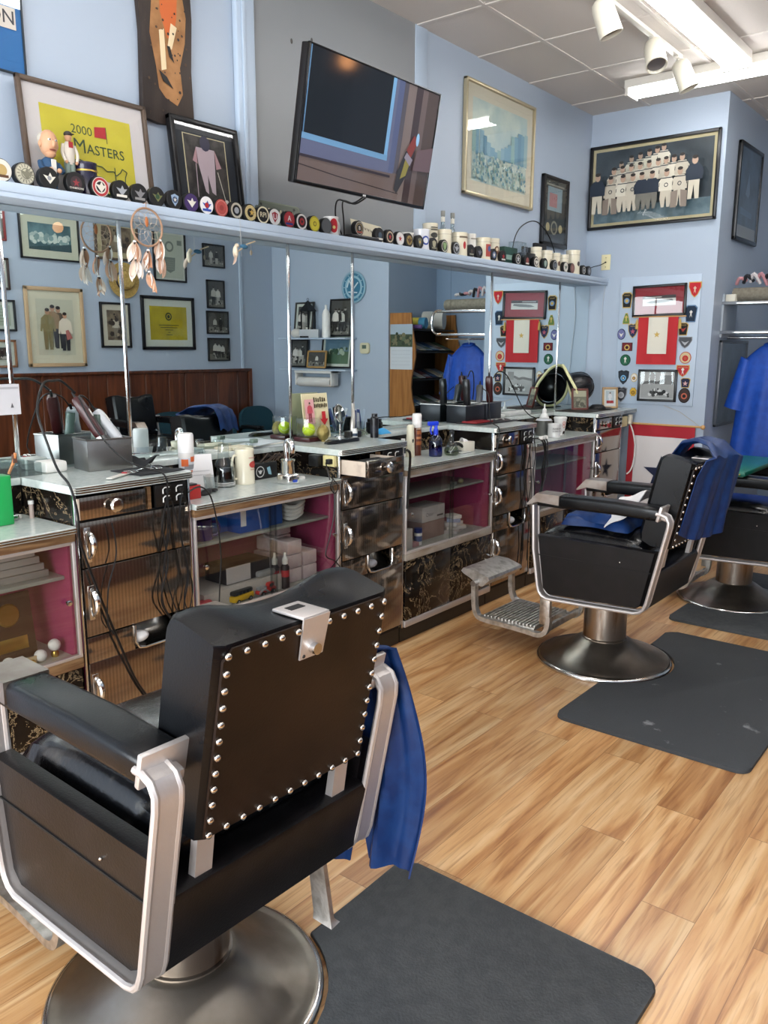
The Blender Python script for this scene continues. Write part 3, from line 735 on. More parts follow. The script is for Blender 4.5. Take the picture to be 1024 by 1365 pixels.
        for f in (.18, .36, .54, .70): pts.append(q(f, 1.0 + (.010 + horn * 2.0) * math.sin(f / .86 * PI / 2)))
        tz = 1.0 + (.010 + horn * 2.0)
        for a in (20, 45, 70, 88): pts.append(q(.80 + .20 * math.sin(math.radians(a)), tz - .10 * (1 - math.cos(math.radians(a)))))
        bul = .12 * (1 - u * u)
        for h_ in (.8, .65, .5, .35, .2, .08): pts.append(q(1.0 + bul * math.sin(h_ * PI) - .04 * (1 - u * u), h_))
        pts += [q(.93, .0), q(.6, -.03), q(.3, -.02)]
        secs.append(pts)
    m = MB(); m.loft(secs, M_LEATHER); m.build('cushion', bk)
    # brown hide panel with studs
    def on_back(y, t, out=.0):
        x, z = back_pt(t, 0); return (x + out, y, z - out * .2)
    m = MB(); cor = [(-hb + .012, .015), (-hb + .012, .93), (-hb + .03, .985), (hb - .03, .985), (hb - .012, .93), (hb - .012, .015)]
    m.loft([[on_back(y, t, -.002) for y, t in cor], [on_back(y, t, .004) for y, t in cor]], M_BROWNBACK); m.build('back_panel', bk)
    yy = hb - .020; SP = []
    for k in range(11):
        if k != 5: SP.append(on_back(-yy + 2 * yy * k / 10, .955, .006))
        SP.append(on_back(-yy + 2 * yy * k / 10, .03, .006))
    for k in range(1, 11):
        for s_ in (-1, 1): SP.append(on_back(s_ * yy, .03 + .925 * k / 11, .006))
    sm = None
    for p_ in SP:
        if sm is None: m = MB(); m.sph((0, 0, 0), (.0055, .0072, .0072), M_STUD, 12); st_ = m.build('stud', bk); sm = st_.data
        else: st_ = bpy.data.objects.new('stud', sm); C.objects.link(st_); st_.parent = bk
        st_.location = p_
    # headrest slot plate
    m = MB(); m.M = T(0, 0, 0)
    x1, z1 = back_pt(1, 0)
    m.box((x1 - .075, -.034, z1 + .002), (x1 + .010, .034, z1 + .008), M_ALU, .002)
    p0, p1 = on_back(0, .80, .006), on_back(0, 1.0, .008)
    m.loft([[(p0[0], -.03, p0[2]), (p0[0] + .004, -.03, p0[2]), (p0[0] + .004, .03, p0[2]), (p0[0], .03, p0[2])], [(p1[0], -.034, p1[2] + .006), (p1[0] + .004, -.034, p1[2] + .006), (p1[0] + .004, .034, p1[2] + .006), (p1[0], .034, p1[2] + .006)]], M_ALU)
    m.box((x1 - .058, -.018, z1 + .0075), (x1 - .038, .018, z1 + .009), K('111111', .6)); m.build('headrest_bracket', bk)
    m = MB(); pb = on_back(0, .85, .010); m.cyl(pb, (pb[0] + .014, pb[1], pb[2]), .011, M_CHROME, seg=16)
    for s_ in (-1, 1): q_ = on_back(s_ * .021, .818, .0095); m.sph(q_, (.003, .004, .004), K('2a2622', .5), 8)
    m.build('bracket_bolt', bk)
    # footrest
    ft = thing_part('footrest', r)
    for s_ in (-1, 1):
        m = MB(); y = s_ * .195
        path = [(-.655, .335), (-.652, .22), (-.640, .168), (-.605, .140), (-.45, .134), (-.33, .128), (-.27, .124), (-.235, .140), (-.218, .175), (-.212, .23)]
        m.tube([(x, y, z) for x, z in path], 0, M_ALUW, prof=[(-.017, -.012), (.017, -.012), (.017, .012), (-.017, .012)], up=(0, 1, 0), smooth=3)
        m.box((-.262, y - .016 * 1, .185), (-.205, y + .016, .40), M_ALUW, .006); m.build('footrest_arm', ft)
    m = MB()
    for k in range(15):
        x = -.60 + .295 * k / 14; m.box((x - .006, -.18, .140), (x + .006, .18, .158), M_ALUW, .002)
    m.box((-.60, -.185, .132), (-.30, .185, .145), M_ALUW, .002); m.box((-.245, -.19, .14), (-.225, .19, .175), M_ALUW, .003); m.build('step_grille', ft)
    m = MB(); m.M = T(-.665, 0, .345) @ Ry(math.radians(10))
    sec = [(-.095, .010), (-.085, .030), (-.01, .040), (.075, .030), (.085, .018), (.05, -.030), (.035, -.034), (-.03, -.01), (-.075, .0)]
    m.loft([[(x, y, z) for x, z in sec] for y in (-.175, -.165, .165, .175)], M_ALUW)
    m.build('upper_step', ft)
    MB().cyl((-.655, -.215, .325), (-.655, .215, .325), .016, M_STEEL, seg=16).build('step_rod', ft)
    return r
def add_lever(r):
    m = MB(); m.loft([[(.145, .262, .40), (.195, .262, .40), (.195, .275, .40), (.145, .275, .40)], [(.175, .262, .16), (.235, .262, .16), (.235, .275, .16), (.175, .275, .16)], [(.18, .255, .145), (.245, .255, .145), (.245, .285, .15), (.18, .285, .15)]], M_ALUW); m.build('recline_lever', r)
ch1 = make_chair('near barber chair turned to the counters, its studded brown-black back in full view')
ch1.location = (1.501, 1.069, 0); ch1.rotation_euler = (0, 0, -.027)
ch2 = copy_tree(ch1); ch2.location = (1.37, 3.80, 0); ch2.rotation_euler = (0, 0, 0)
ch2['label'] = 'second barber chair, blue cloth on its seat and a blue cape over its back'
ch3 = copy_tree(ch1); ch3.location = (1.58, 5.28, 0); ch3.rotation_euler = (0, 0, 0)
for c_ in [o for o in C.objects if o.parent == ch3 and not o.name.startswith('base')]: c_.location.z -= .05
ch3['label'] = 'farthest-down-the-row barber chair with a green board across its arms, half out of view'
ch4 = copy_tree(ch1); ch4.location = (3.72, 4.80, 0); ch4.rotation_euler = (0, 0, math.radians(4))
add_lever(ch1)
ch4['label'] = 'spare barber chair against the brown boarded wall, seen in the mirror'
# ================================================================ capes and cloths
def solo(mb, name, label, cat, group=None, loc=None, rotz=0.0, kind=None, smooth=True):
    return tag(mb.build(name, None, smooth, loc, rotz), label, cat, group, kind)
def fold(u, v, s=1.0): return s * (.012 * math.sin(u * 21 + 2.2 * v) + .008 * math.sin(u * 37 + 1 + 3 * v) + .006 * math.sin(u * 9 + v * 7))
def cape2(u, v):
    # over the top of the second chair's back and down behind it
    lo_ = 3.86 + (3.615 - 3.86) * min(1, max(0, (v - .30) / .35)); y = lo_ + (4.03 - lo_) * u
    path = [(1.60, .97), (1.625, 1.06), (1.665, 1.118), (1.74, 1.135), (1.82, 1.125), (1.873, 1.075), (1.885, .98), (1.888, .88), (1.885, .78), (1.875, .70)]
    t = v * (len(path) - 1); i = min(int(t), len(path) - 2); f = t - i
    x = path[i][0] * (1 - f) + path[i + 1][0] * f; z = path[i][1] * (1 - f) + path[i + 1][1] * f
    d = max(0, v - .5) * 2
    y = 3.80 + (y - 3.80) * (1 + .04 * d) + .0 * d
    if v > .55: x = 1.37 + .372 + .080 * (z - .672) / .39 + .018 + u * .05
    x += (.012 + .045 * d) * u * (.6 + .4 * math.sin(u * 17 + 1.5 * v)) + fold(u, v, .8) * d * min(1, u * 3)
    z += .05 * d * (abs(2 * u - 1) ** 2 - .2) 
    if v < .5 and u < .3: z += .0
    return (x, y, z + .012 * math.sin(u * 11) * (1 - d))
m = MB(); m.sheet(44, 46, cape2, M_BLUECLOTH, .004)
solo(m, 'barber_cape', 'dark blue nylon cape thrown over the back of the second barber chair', 'cape')
def cape1(u, v):
    # hung over the far arm of the near chair, two lobes at the hem
    x = 1.70 + .15 * u + (u - .5) * .20 * math.sin(v * PI * .62) - .05 * v * (1 - u)
    if v < .12:
        t = v / .12; y = 1.31 + .09 * t; z = .893 - .012 * t * t
    else:
        t = (v - .12) / .88; y = 1.405 + .03 * math.sin(t * 2.4); L = .585 + .03 * math.sin(u * PI) - .12 * max(0, .05 - abs(u - .55)) / .05 + .02 * math.cos(u * 4)
        z = .882 - L * t
    x += .02 * math.sin(v * 5) * v
    y += fold(u, v, 1.3) * min(1, v * 4)
    return (x, y, z)
m = MB(); m.sheet(40, 40, cape1, M_BLUECLOTH, .004)
solo(m, 'barber_cape', 'dark blue nylon cape hanging off the far arm of the near barber chair', 'cape')
def pile(cx, cy, sx, sy, z0, h, s):
    def f(u, v):
        e = (1 - abs(2 * u - 1) ** 3.2) * (1 - abs(2 * v - 1) ** 3.2)
        return (cx + sx * (u - .5) * (1 + .06 * math.sin(v * 9 + s)), cy + sy * (v - .5) * (1 + .08 * math.sin(u * 8 + s)), z0 + h * max(e, 0) ** .35 * (.8 + .12 * math.sin(u * 9 + s) + .14 * math.sin(v * 13 + u * 6 + s)))
    return f
m = MB(); m.sheet(30, 30, pile(1.37, 3.80, .32, .38, .714, .07, 1.0), M_BLUECLOTH, .004); m.sheet(24, 24, pile(1.35, 3.79, .28, .34, .74, .07, 2.4), M_BLUECLOTH, .004); m.box((1.44, 3.655, .758), (1.49, 3.66, .772), M_WHITECLOTH)
solo(m, 'folded_cape', 'crumpled dark blue cape lying on the seat of the second barber chair', 'cape')
def towel(u, v):
    return (1.42 + .13 * u + .01 * math.sin(v * 6), 3.60 + .36 * v, .80 + .045 * math.sin(v * PI * .9 + .4) + .05 * u - .09 * (1 - min(1, v / .45)) ** 1.5 * (1 - u * .4) + .005 * math.sin(u * 7 + v * 4))
m = MB(); m.sheet(20, 24, towel, M_WHITECLOTH, .004)
solo(m, 'white_towel', 'white cloth laid on the blue cape of the second barber chair', 'towel')
# green booster board across chair three
M_GREEN = mat('green_vinyl', '0f6a58', .35, coat=.2)
t = thing('booster_board', 'green padded booster board with brass studs lying across the arms of the last chair', 'booster seat', (1.565, 5.32, .830), 0)
MB().box((-.12, -.40, .004), (.12, .40, .034), M_GREEN, .010).build('pad', t)
m = MB()
for k in range(7): m.sph((-.09 + .03 * k, -.402, .016), .005, mat('brass', 'c9a857', .3, 1.0), 8)
for k in range(18): m.sph((-.112, -.38 + .045 * k, .016), .005, mat('brass'), 8)
m.box((-.108, -.395, .0), (.108, .395, .008), K('2f4d3a', .6)); m.build('studded_edge', t)

# ================================================================ floor mats
def floor_mat(x0, x1, y0, y1, cx, cy, label):
    r = .05; pts = []
    for (px, py, a0) in ((x1 - r, y0 + r, 270), (x1 - r, y1 - r, 0), (x0 + r, y1 - r, 90)):
        for k in range(6): a = math.radians(a0 + 18 * k); pts.append((px + r * math.cos(a), py + r * math.sin(a)))
    R = .345; dx = x0 - cx
    if abs(dx) < R:
        dy = math.sqrt(R * R - dx * dx); a0 = math.atan2(dy, dx); a1 = math.atan2(-dy, dx)
        for k in range(17):
            a = a0 + (a1 - a0) * k / 16; pts.append((cx + R * math.cos(a), cy + R * math.sin(a)))
    for k in range(6): a = math.radians(180 + 18 * k); pts.append((x0 + r + r * math.cos(a), y0 + r + r * math.sin(a)))
    m = MB(); m.prism(pts, .0005, .016, M_MATSCUFF if 'scuffs' in label else M_MAT, bev=.009)
    o = solo(m, 'floor_mat', label, 'floor mat', 'grey foam mats beside the barber chairs'); return o
floor_mat(1.60, 2.40, .35, 1.82, 1.501, 1.069, 'dark grey foam mat beside the near barber chair')
floor_mat(1.49, 2.28, 3.02, 4.40, 1.37, 3.80, 'dark grey foam mat with pale scuffs beside the second barber chair')
floor_mat(1.40, 2.35, 4.62, 5.98, 1.58, 5.28, 'dark grey foam mat under the last barber chair')

# ================================================================ television
P0, P1, P3 = Vector((.55, 2.551, 2.723)), Vector((.546, 3.455, 2.730)), Vector((.453, 2.566, 2.219))
ux = (P1 - P0).normalized(); nz = ux.cross((P0 - P3)).normalized(); uy = nz.cross(ux)
cen = P0 + ((P1 - P0) + (P3 - P0)) / 2
TM = Matrix(((ux.x, uy.x, nz.x, cen.x), (ux.y, uy.y, nz.y, cen.y), (ux.z, uy.z, nz.z, cen.z), (0, 0, 0, 1)))
tv = thing('television', 'flat television on a wall arm tilted down over the long shelf', 'television', M=TM)
W, H = .906, .520
MB().box((-W / 2, -H / 2, -.045), (W / 2, H / 2, -.006), K('101012', .4), .006).build('housing', tv)
m = MB()
for a, b in (((-W / 2, -H / 2, -.01), (W / 2, -H / 2 + .014, .002)), ((-W / 2, H / 2 - .008, -.01), (W / 2, H / 2, .002)), ((-W / 2, -H / 2, -.01), (-W / 2 + .008, H / 2, .002)), ((W / 2 - .008, -H / 2, -.01), (W / 2, H / 2, .002))): m.box(a, b, K('0c0c0e', .2), .002)
m.box((-.02, -H / 2 + .002, .002), (.0, -H / 2 + .010, .003), K('b9b9b9', .3)); m.build('bezel', tv)
def scr(h, e=.38): return mat('screen_%s' % h, h, .08, emis=e, spec=.5)
S = Art(T(0, 0, -.005)); x0, x1, y0, y1 = -W / 2 + .008, W / 2 - .008, -H / 2 + .014, H / 2 - .008
S.rect(x0, y0, x1, y1, scr('4a4344')); 
for i, (a, b, c) in enumerate(((.155, .21, '4b4850'), (.21, .27, '6a5f5c'), (.27, .32, '3a3032'), (.32, .36, '5c504e'), (.36, .445, '463b38'))): S.rect(a, y0, b, y1, scr(c))
S.pol([(x0, y0), (.23, y0), (.23, -.13), (x0, -.155)], scr('5f5350')); S.line([(x0, -.185), (-.2, -.20), (.23, -.215)], .004, scr('2c2526'))
S.pol([(x0, -.150), (.17, -.135), (.17, y1), (x0, y1)], scr('565b74')); S.rect(.135, -.13, .175, y1, scr('4a5270'))
S.pol([(x0, -.088), (.115, -.088), (.115, -.062), (x0, -.062)], scr('5f86a8')); S.rect(.088, -.065, .112, y1, scr('6690b4')); S.rect(x0, -.065, .088, y1, scr('191d22')); S.line([(x0 + .006, -.065), (x0 + .006, y1)], .006, scr('4f7090'))
S.line([(x0, -.150), (.15, -.150)], .010, scr('302c33'))
S.pol([(.19, -.20), (.215, -.215), (.27, -.13), (.30, -.04), (.275, -.0), (.24, -.03), (.20, -.12)], scr('2e2f33')); S.pol([(.225, -.15), (.265, -.13), (.285, -.07), (.25, -.05)], scr('77703c'))
S.pol([(.245, -.02), (.285, -.05), (.325, .03), (.29, .05)], scr('6d3431')); S.pol([(.235, -.055), (.285, -.085), (.30, -.055), (.25, -.03)], scr('77727e')); S.ell(.318, .035, .012, .028, scr('7fa6c4')); S.pol([(.31, -.10), (x1, -.09), (x1, .02), (.325, -.01)], scr('5a4b50'))
S.build('screen', tv, smooth=False)
m = MB(); m.poly([(x0, y0, .0005), (x1, y0, .0005), (x1, y1, .0005), (x0, y1, .0005)], glassy('screen_gloss', 'ffffff', .03, .06, .6)); m.build('screen_surface', tv)
arm = MB(TM.inverted()); c2 = TM @ Vector((0, 0, -.045))
arm.box((WX + .005, 3.50, 2.42), (WX + .03, 3.62, 2.56), K('1a1a1c', .4), .003); arm.tube([(WX + .03, 3.56, 2.48), (.18, 3.36, 2.47), (.36, 3.02, 2.48), tuple(c2)], .016, K('1a1a1c', .4), 8)
arm.build('wall_arm', tv)
m = MB(); 
for dx in (0, .02): m.tube([(.43, 3.05 + dx, 2.24), (.30, 3.10 + dx, 2.22), (.10, 3.22 + dx * 2, 2.27), (.05, 3.26 + dx * 3, 2.20), (.055, 3.30 + dx, 2.12)], .004, M_CABLE, 6, smooth=5)
m.build('cables', tv).matrix_parent_inverse = TM.inverted()

# ================================================================ wall pictures over the mirrors
def dabs(a, n, x0, y0, x1, y1, cols, r0, r1, seed=1, asp=1.0):
    R = random.Random(seed)
    for _ in range(n):
        r = R.uniform(r0, r1); x = R.uniform(x0 + r, x1 - r); y = R.uniform(y0 + r * asp, y1 - r * asp)
        z = a.z + .0003 + R.random() * .0004
        k = R.randint(5, 8); ph = R.random()
        a.poly([(x + r * math.cos(2 * PI * (j + ph) / k), y + r * asp * math.sin(2 * PI * (j + ph) / k), z) for j in range(k)], R.choice(cols))
    a.z += .0008
def figure(a, x, y, h, top, legs, skin=None, hair=None, arms=True):
    """small standing figure with its feet at x, y"""
    skin = skin or K('b98f74'); hair = hair or K('2a211d')
    a.pol([(x - .13 * h, y + .48 * h), (x - .11 * h, y), (x - .02 * h, y), (x, y + .40 * h), (x + .02 * h, y), (x + .11 * h, y), (x + .13 * h, y + .48 * h)], legs)
    a.pol([(x - .13 * h, y + .44 * h), (x + .13 * h, y + .44 * h), (x + .17 * h, y + .76 * h), (x + .07 * h, y + .85 * h), (x - .07 * h, y + .85 * h), (x - .17 * h, y + .76 * h)], top)
    if arms:
        a.pol([(x - .17 * h, y + .76 * h), (x - .21 * h, y + .45 * h), (x - .16 * h, y + .44 * h), (x - .11 * h, y + .72 * h)], top); a.pol([(x + .17 * h, y + .76 * h), (x + .21 * h, y + .45 * h), (x + .16 * h, y + .44 * h), (x + .11 * h, y + .72 * h)], top)
    a.ell(x, y + .92 * h, .062 * h, .08 * h, skin, 10); a.ell(x, y + .965 * h, .062 * h, .045 * h, hair, 8)
def at_wall(y, z, out=0.0, lean=0.0, yaw=0.0): return T(WX + out, y, z) @ Rz(yaw) @ FACE_X @ Rx(-lean)
# golf flag print leaning on the wall
def masters(a, w_, h_):
    a.rect(-w_ / 2, -h_ / 2, w_ / 2, h_ / 2, mat('yellow_flag_cloth', 'cfc23a', .6, col2='c4b630', nscale=7))
    g = K('2f4a2c'); o_ = len(a.bm.verts); a.txt('2000', -.07, .085, .045, g, rot=.0); a.txt('M', -.085, .025, .072, g); a.txt('ASTERS', .025, .020, .050, g, True)
    a.line([(.035, .055), (.035, .115)], .003, g); a.pol([(-.018, .070), (.033, .072), (.033, .115), (-.015, .108)], K('b3202c'))
    a.line([(-.115, -.03), (-.10, -.022), (-.05, -.035), (0, -.035), (.02, -.05), (.05, -.045), (.06, -.06), (.08, -.045), (.09, -.03), (.11, -.04), (.10, -.08), (.095, -.12), (.10, -.15)], .004, g)
    a.line([(-.115, -.03), (-.12, -.07), (-.11, -.10), (-.09, -.125)], .004, g); a.line([(.055, -.03), (.055, -.15)], .004, g); a.ell(.03, -.145, .045, .016, g, 12); a.ell(.03, -.145, .036, .010, mat('yellow_flag_cloth'), 12); a.bm.verts.ensure_lookup_table(); [setattr(v, 'co', v.co + Vector((.042, -.032 if v.co.y > -.07 else -.012, 0))) for v in list(a.bm.verts)[o_:]]
picture('wide brown-framed yellow golf flag standing on the long shelf', at_wall(1.905, 2.295, .055, math.radians(6)), .54, .40, .018, mat('brown_frame', '4e3f33', .4), masters, mat('pale_mount', 'cfc8c9', .7), .062, .02)
def player(a, w_, h_):
    a.rect(-w_ / 2, -h_ / 2, w_ / 2, h_ / 2, K('2e3138')); a.rect(-w_ * .36, -h_ * .46, w_ * .36, h_ * .40, K('cbbf9a')); a.rect(-w_ * .345, -h_ * .45, w_ * .345, h_ * .39, mat('player_photo', '2e2b2a', .5, col2='4b4644', nscale=20))
    wh = K('b9a6ae'); a.pol([(-.02, -.09), (-.045, .02), (-.05, .09), (.05, .09), (.045, .02), (.035, -.10), (.015, -.09), (.0, -.02), (-.005, -.10)], wh); a.pol([(-.05, .09), (-.075, .03), (-.05, .02)], K('b48d93')); a.pol([(.05, .09), (.08, .02), (.05, .01)], K('b48d93')); a.ell(0, .11, .028, .032, K('3d3a4e'), 12)
    a.line([(-.06, .02), (-.065, -.12)], .004, wh); a.line([(.055, 0), (.085, -.12)], .004, K('c9c2b4')); a.ell(.09, -.125, .012, .012, K('d8d4cc'))
picture('black-framed photograph of a ballplayer leaning beside the golf flag', at_wall(2.468, 2.298, .055, math.radians(7)), .37, .395, .024, M_BLACKFR, player, None, .03, .03)
# blue advertising poster, cropped at the photo's edge
def poster(a, w_, h_):
    a.rect(-w_ / 2, -h_ / 2, w_ / 2, h_ / 2, K('1c68a8')); a.rect(-w_ / 2 + .01, h_ * .18, w_ / 2 - .02, h_ * .45, K('b34a56'))
    for k in range(5): a.line([(.07 + .012 * k, .06), (.085 + .012 * k, .12), (.078 + .012 * k, .15)], .006, K('e0d8da' if k % 2 == 0 else 'b34a56'))
    a.rect(.09, .12, .125, .155, K('2a3f7c')); a.rect(-w_ / 2 + .01, -.075, w_ / 2 - .022, -.005, K('d9cfc6')); a.txt('ON', .09, -.04, .062, K('3b3a40'), True)
picture('blue poster with a striped flag and the letters ON, cut by the photo edge', at_wall(1.532, 2.72, .003), .34, .44, .006, K('1d2730', .4), poster, None, .03, .012)
# carved board painting
def board():
    r = thing('painted_board', 'dark rough wooden board painted with a figure in orange breeches', 'picture', M=at_wall(2.315, 2.79, .004))
    m = MB(); bk = mat('charred_wood', '2b2320', .6, col2='3b312b', nscale=12, stretch=(1, .3, 1), bump=.3, bscale=20)
    pts = [(-.135, -.325), (-.05, -.335), (.05, -.325), (.128, -.30), (.120, -.1), (.132, .1), (.125, .40), (-.13, .40), (-.138, .2), (-.125, 0)]
    m.prism(pts, 0, .022, bk, bev=.004); m.build('board', r)
    a = Art(T(0, 0, .0235)); 
    a.pol([(-.09, .36), (-.07, .12), (-.085, 0), (-.06, -.12), (-.05, -.2), (-.02, -.23), (.04, -.25), (.07, -.2), (.06, -.1), (.09, 0), (.10, .1), (.08, .2), (.07, .38)], mat('ochre_wash', '8a6038', .6, col2='a5774a', nscale=10))
    a.pol([(-.03, .20), (.06, .18), (.05, .08), (.03, -.0), (-.0, -.0), (-.03, .09)], K('c4622c')); a.pol([(-.045, .39), (.05, .39), (.08, .19), (.06, .17), (-.03, .19)], K('d2b890')); a.ell(-.05, .30, .04, .05, K('cbb28a'))
    a.pol([(-.04, .02), (-.015, .03), (-.01, -.12), (-.035, -.13)], K('dac6a0')); a.pol([(.02, .06), (.05, .05), (.02, -.04), (-.0, -.03)], K('dac6a0')); a.pol([(-.05, -.13), (-.01, -.15), (.02, -.19), (-.03, -.17)], K('1a1614')); a.pol([(-.005, -.03), (.01, -.03), (.03, -.09), (.005, -.07)], K('1a1614'))
    dabs(a, 60, -.12, -.31, .12, .38, [K('2b2320'), K('3b2f27'), K('4a3524')], .002, .007, 6); a.build('painting', r, smooth=False)
board()
def city(a, w_, h_):
    a.rect(-w_ / 2, -h_ / 2, w_ / 2, h_ / 2, mat('city_print_sky', 'a9bdbd', .6, col2='c1cdc4', nscale=5))
    R = random.Random(5); bl = [K(c) for c in ('7fa3b4', '6d97ac', '93afb4', '5b879f', '86a7a4')]
    for k in range(16):
        x = -w_ / 2 + w_ * k / 16; t = abs(k - 6) / 10
        a.rect(x, -h_ * .15, min(x + w_ * R.uniform(.05, .09), w_ / 2), -h_ * .15 + h_ * (.08 + .55 * t * R.uniform(.6, 1)), R.choice(bl))
    dabs(a, 260, -w_ / 2, -h_ / 2, w_ / 2, -h_ * .12, [K(c) for c in ('9fb9b4', '628d9c', 'c3cdc0', '4d7f93', '88a8a0')], .006, .014, 3)
M_GOLD = mat('pale_gold_frame', 'bdb193', .35, .6)
picture('large pale-gold-framed print of a blue city street above the steins', at_wall(4.985, 2.842, .003), .875, .675, .018, M_GOLD, city, mat('cream_mount', 'cbc4b2', .7), .075, .03)
def medals(a, w_, h_):
    a.rect(-w_ / 2, -h_ / 2, w_ / 2, h_ / 2, K('2b2f31')); a.rect(-w_ * .33, h_ * .02, w_ * .33, h_ * .40, K('7b93a0')); a.rect(-w_ * .25, h_ * .08, w_ * .1, h_ * .30, K('a06a70'))
    a.ring(0, -h_ * .25, .035, .05, K('8c8878')); a.ell(-.10, -h_ * .25, .03, .03, K('b0a27c')); a.ell(.10, -h_ * .25, .03, .03, K('b0a27c')); a.line([(-w_ * .4, h_ * .43), (w_ * .4, h_ * .43)], .012, K('86867c'))
picture('tall black-framed sports collage with three medallions in the corner above the shelf', at_wall(5.782, 2.538, .003), .40, .49, .028, M_BLACKFR, medals, None, depth=.03)

# team photograph on the end wall
def team(a, w_, h_):
    a.rect(-w_ / 2, -h_ / 2, w_ / 2, h_ / 2, mat('team_photo_back', '232d37', .5, col2='3a444c', nscale=5)); a.rect(-w_ / 2, -h_ / 2, w_ / 2, -h_ * .28, mat('team_photo_ice', '6b7f88', .5, col2='4e646f', nscale=9))
    wh, wh2, dk, skin = K('c9c4b4'), K('b5ae9e'), K('202a38'), K('a98f7c')
    R = random.Random(3)
    def up(x, y, s, body):
        a.pol([(x - .052 * s, y), (x + .052 * s, y), (x + .055 * s, y + .06 * s), (x + .03 * s, y + .095 * s), (x - .03 * s, y + .095 * s), (x - .055 * s, y + .06 * s)], body)
        if body is not dk: a.line([(x - .05 * s, y + .03 * s), (x - .048 * s, y + .055 * s)], .004, dk); a.line([(x + .05 * s, y + .03 * s), (x + .048 * s, y + .055 * s)], .004, dk); a.line([(x - .04 * s, y + .085 * s), (x + .04 * s, y + .085 * s)], .006, dk)
        a.ell(x, y + .118 * s, .019 * s, .026 * s, skin, 10); a.ell(x, y + .136 * s, .019 * s, .012 * s, K('2a2420'), 8)
    for k, x in enumerate((-.24, -.16, -.09, -.02, .04, .09)): up(x, .06 + .012 * k - (.02 if k == 0 else 0), .95, wh)
    for k, x in enumerate((-.29, -.22, -.15, -.08, -.01, .06, .12, .18, .24)): up(x, -.01 + .004 * k, 1.0, wh if k % 2 else wh2)
    for k, x in enumerate((-.30, -.20, -.12, -.05, .03, .14, .24)):
        body = dk if k in (3, 4) else (wh if k % 2 else wh2)
        a.pol([(x - .04, -.06), (x + .04, -.06), (x + .045, -.14), (x + .03, -.20), (x + .01, -.20), (x, -.12), (x - .01, -.20), (x - .03, -.20), (x - .045, -.14)], K('6b6a62') if body is dk else wh2)
        up(x, -.085, 1.05, body)
        if body is not dk: a.ring(x, -.045, .010, .015, dk, 14)
        if k in (0, 6):
            a.pol([(x - .06, -.10), (x - .01, -.09), (x - .015, -.21), (x - .06, -.21)], K('7d7268')); a.pol([(x + .01, -.09), (x + .06, -.10), (x + .06, -.21), (x + .015, -.21)], K('7d7268'))
    for x, yy in ((-.395, -.20), (.345, -.165)):
        a.pol([(x - .04, yy), (x - .012, yy), (x, yy + .1), (x + .012, yy), (x + .04, yy), (x + .04, yy + .15), (x - .04, yy + .15)], K('b9b3a2')); up(x, yy + .13, 1.15, dk); 
picture('wide black-framed old hockey team photograph on the end wall under the tube lamp', T(.455, YE - .003, 2.782) @ FACE_NY @ Rz(math.radians(.3)), .99, .62, .024, M_BLACKFR, team, mat('aged_mount', 'b9ac88', .7), .022, .028)
def dark_pic(a, w_, h_):
    a.rect(-w_ / 2, -h_ / 2, w_ / 2, h_ / 2, mat('dark_action_photo', '1c2733', .4, col2='3a4b5c', nscale=5)); a.pol([(-.06, .0), (.0, .16), (.05, .02), (.02, -.02)], K('6f7d8c')); a.pol([(-.16, -.10), (.14, -.12), (.14, -.16), (-.16, -.15)], K('5a6c80'))
    a.rect(-w_ / 2, -h_ / 2, w_ / 2, -h_ * .36, K('8f8c84'))
picture('narrow dark-framed action photograph on the side of the wall corner', T(XJ + .003, 6.95, 2.71) @ FACE_X, .59, .70, .03, M_BLACKFR, dark_pic, None, depth=.03)
def dark_pic2(a, w_, h_): a.rect(-w_ / 2, -h_ / 2, w_ / 2, h_ / 2, mat('dark_bluish_print', '2b3440', .35, col2='46525c', nscale=7))
picture('large grey-framed dark print behind the hanging blue smock', T(XJ + .003, 6.93, 1.29) @ FACE_X, .70, .66, .022, K('4a4f57', .3), dark_pic2, None, depth=.025)

# ---------------------------------------------------------------- patches board on the end wall
yb = YE - .004
o = MB(); o.box((.262, YE - .012, 1.125), (.885, YE - .0005, 2.098), M_WALLT, .003); solo(o, 'pin_board', 'pale blue panel on the end wall covered with uniform patches', 'board')
def FN(x, z, out=.013): return T(x, YE - out, z) @ FACE_NY
def redmat(a, w_, h_): a.rect(-w_ / 2, -h_ / 2, w_ / 2, h_ / 2, K('8c8a88')); a.rect(-w_ / 2, -h_ / 2, w_ / 2, h_ * .18, K('d2d0cc')); a.pol([(-.10, -.015), (-.06, 0), (.02, .006), (.10, .008), (.11, -.006), (.04, -.016), (-.05, -.02)], K('77777a')); a.rect(-w_ / 2, h_ * .2, w_ / 2, h_ / 2, K('3a3638')); a.line([(-.11, h_ * .34), (.02, h_ * .34)], .006, K('bdb9b8'))
picture('black-framed red-mounted ship picture at the top of the patch board', FN(.580, 1.915) @ Rz(math.radians(1.4)), .415, .235, .018, M_BLACKFR, redmat, mat('red_mount', '8e2731', .8), .062, .022)
def ride(a, w_, h_):
    a.rect(-w_ / 2, -h_ / 2, w_ / 2, h_ / 2, K('a8a8a8')); a.rect(-w_ / 2, h_ * .15, w_ / 2, h_ / 2, K('c4c4c4')); a.line([(-w_ / 2, .015), (-.04, .03), (.0, .02), (.05, .04), (w_ / 2, .02)], .02, K('6a6a6a')); a.rect(.05, .01, .11, .08, K('8a8a8a'))
    dabs(a, 30, -.07, -h_ / 2, .10, -.02, [K('2c2c2c'), K('4a4a4a'), K('dadada')], .006, .016, 4)
picture('black-framed black-and-white photograph at the foot of the patch board', FN(.608, 1.274) @ Rz(math.radians(.3)), .305, .245, .018, M_BLACKFR, ride, mat('thin_pale_mount', 'c9c9c9', .7), .008, .022)
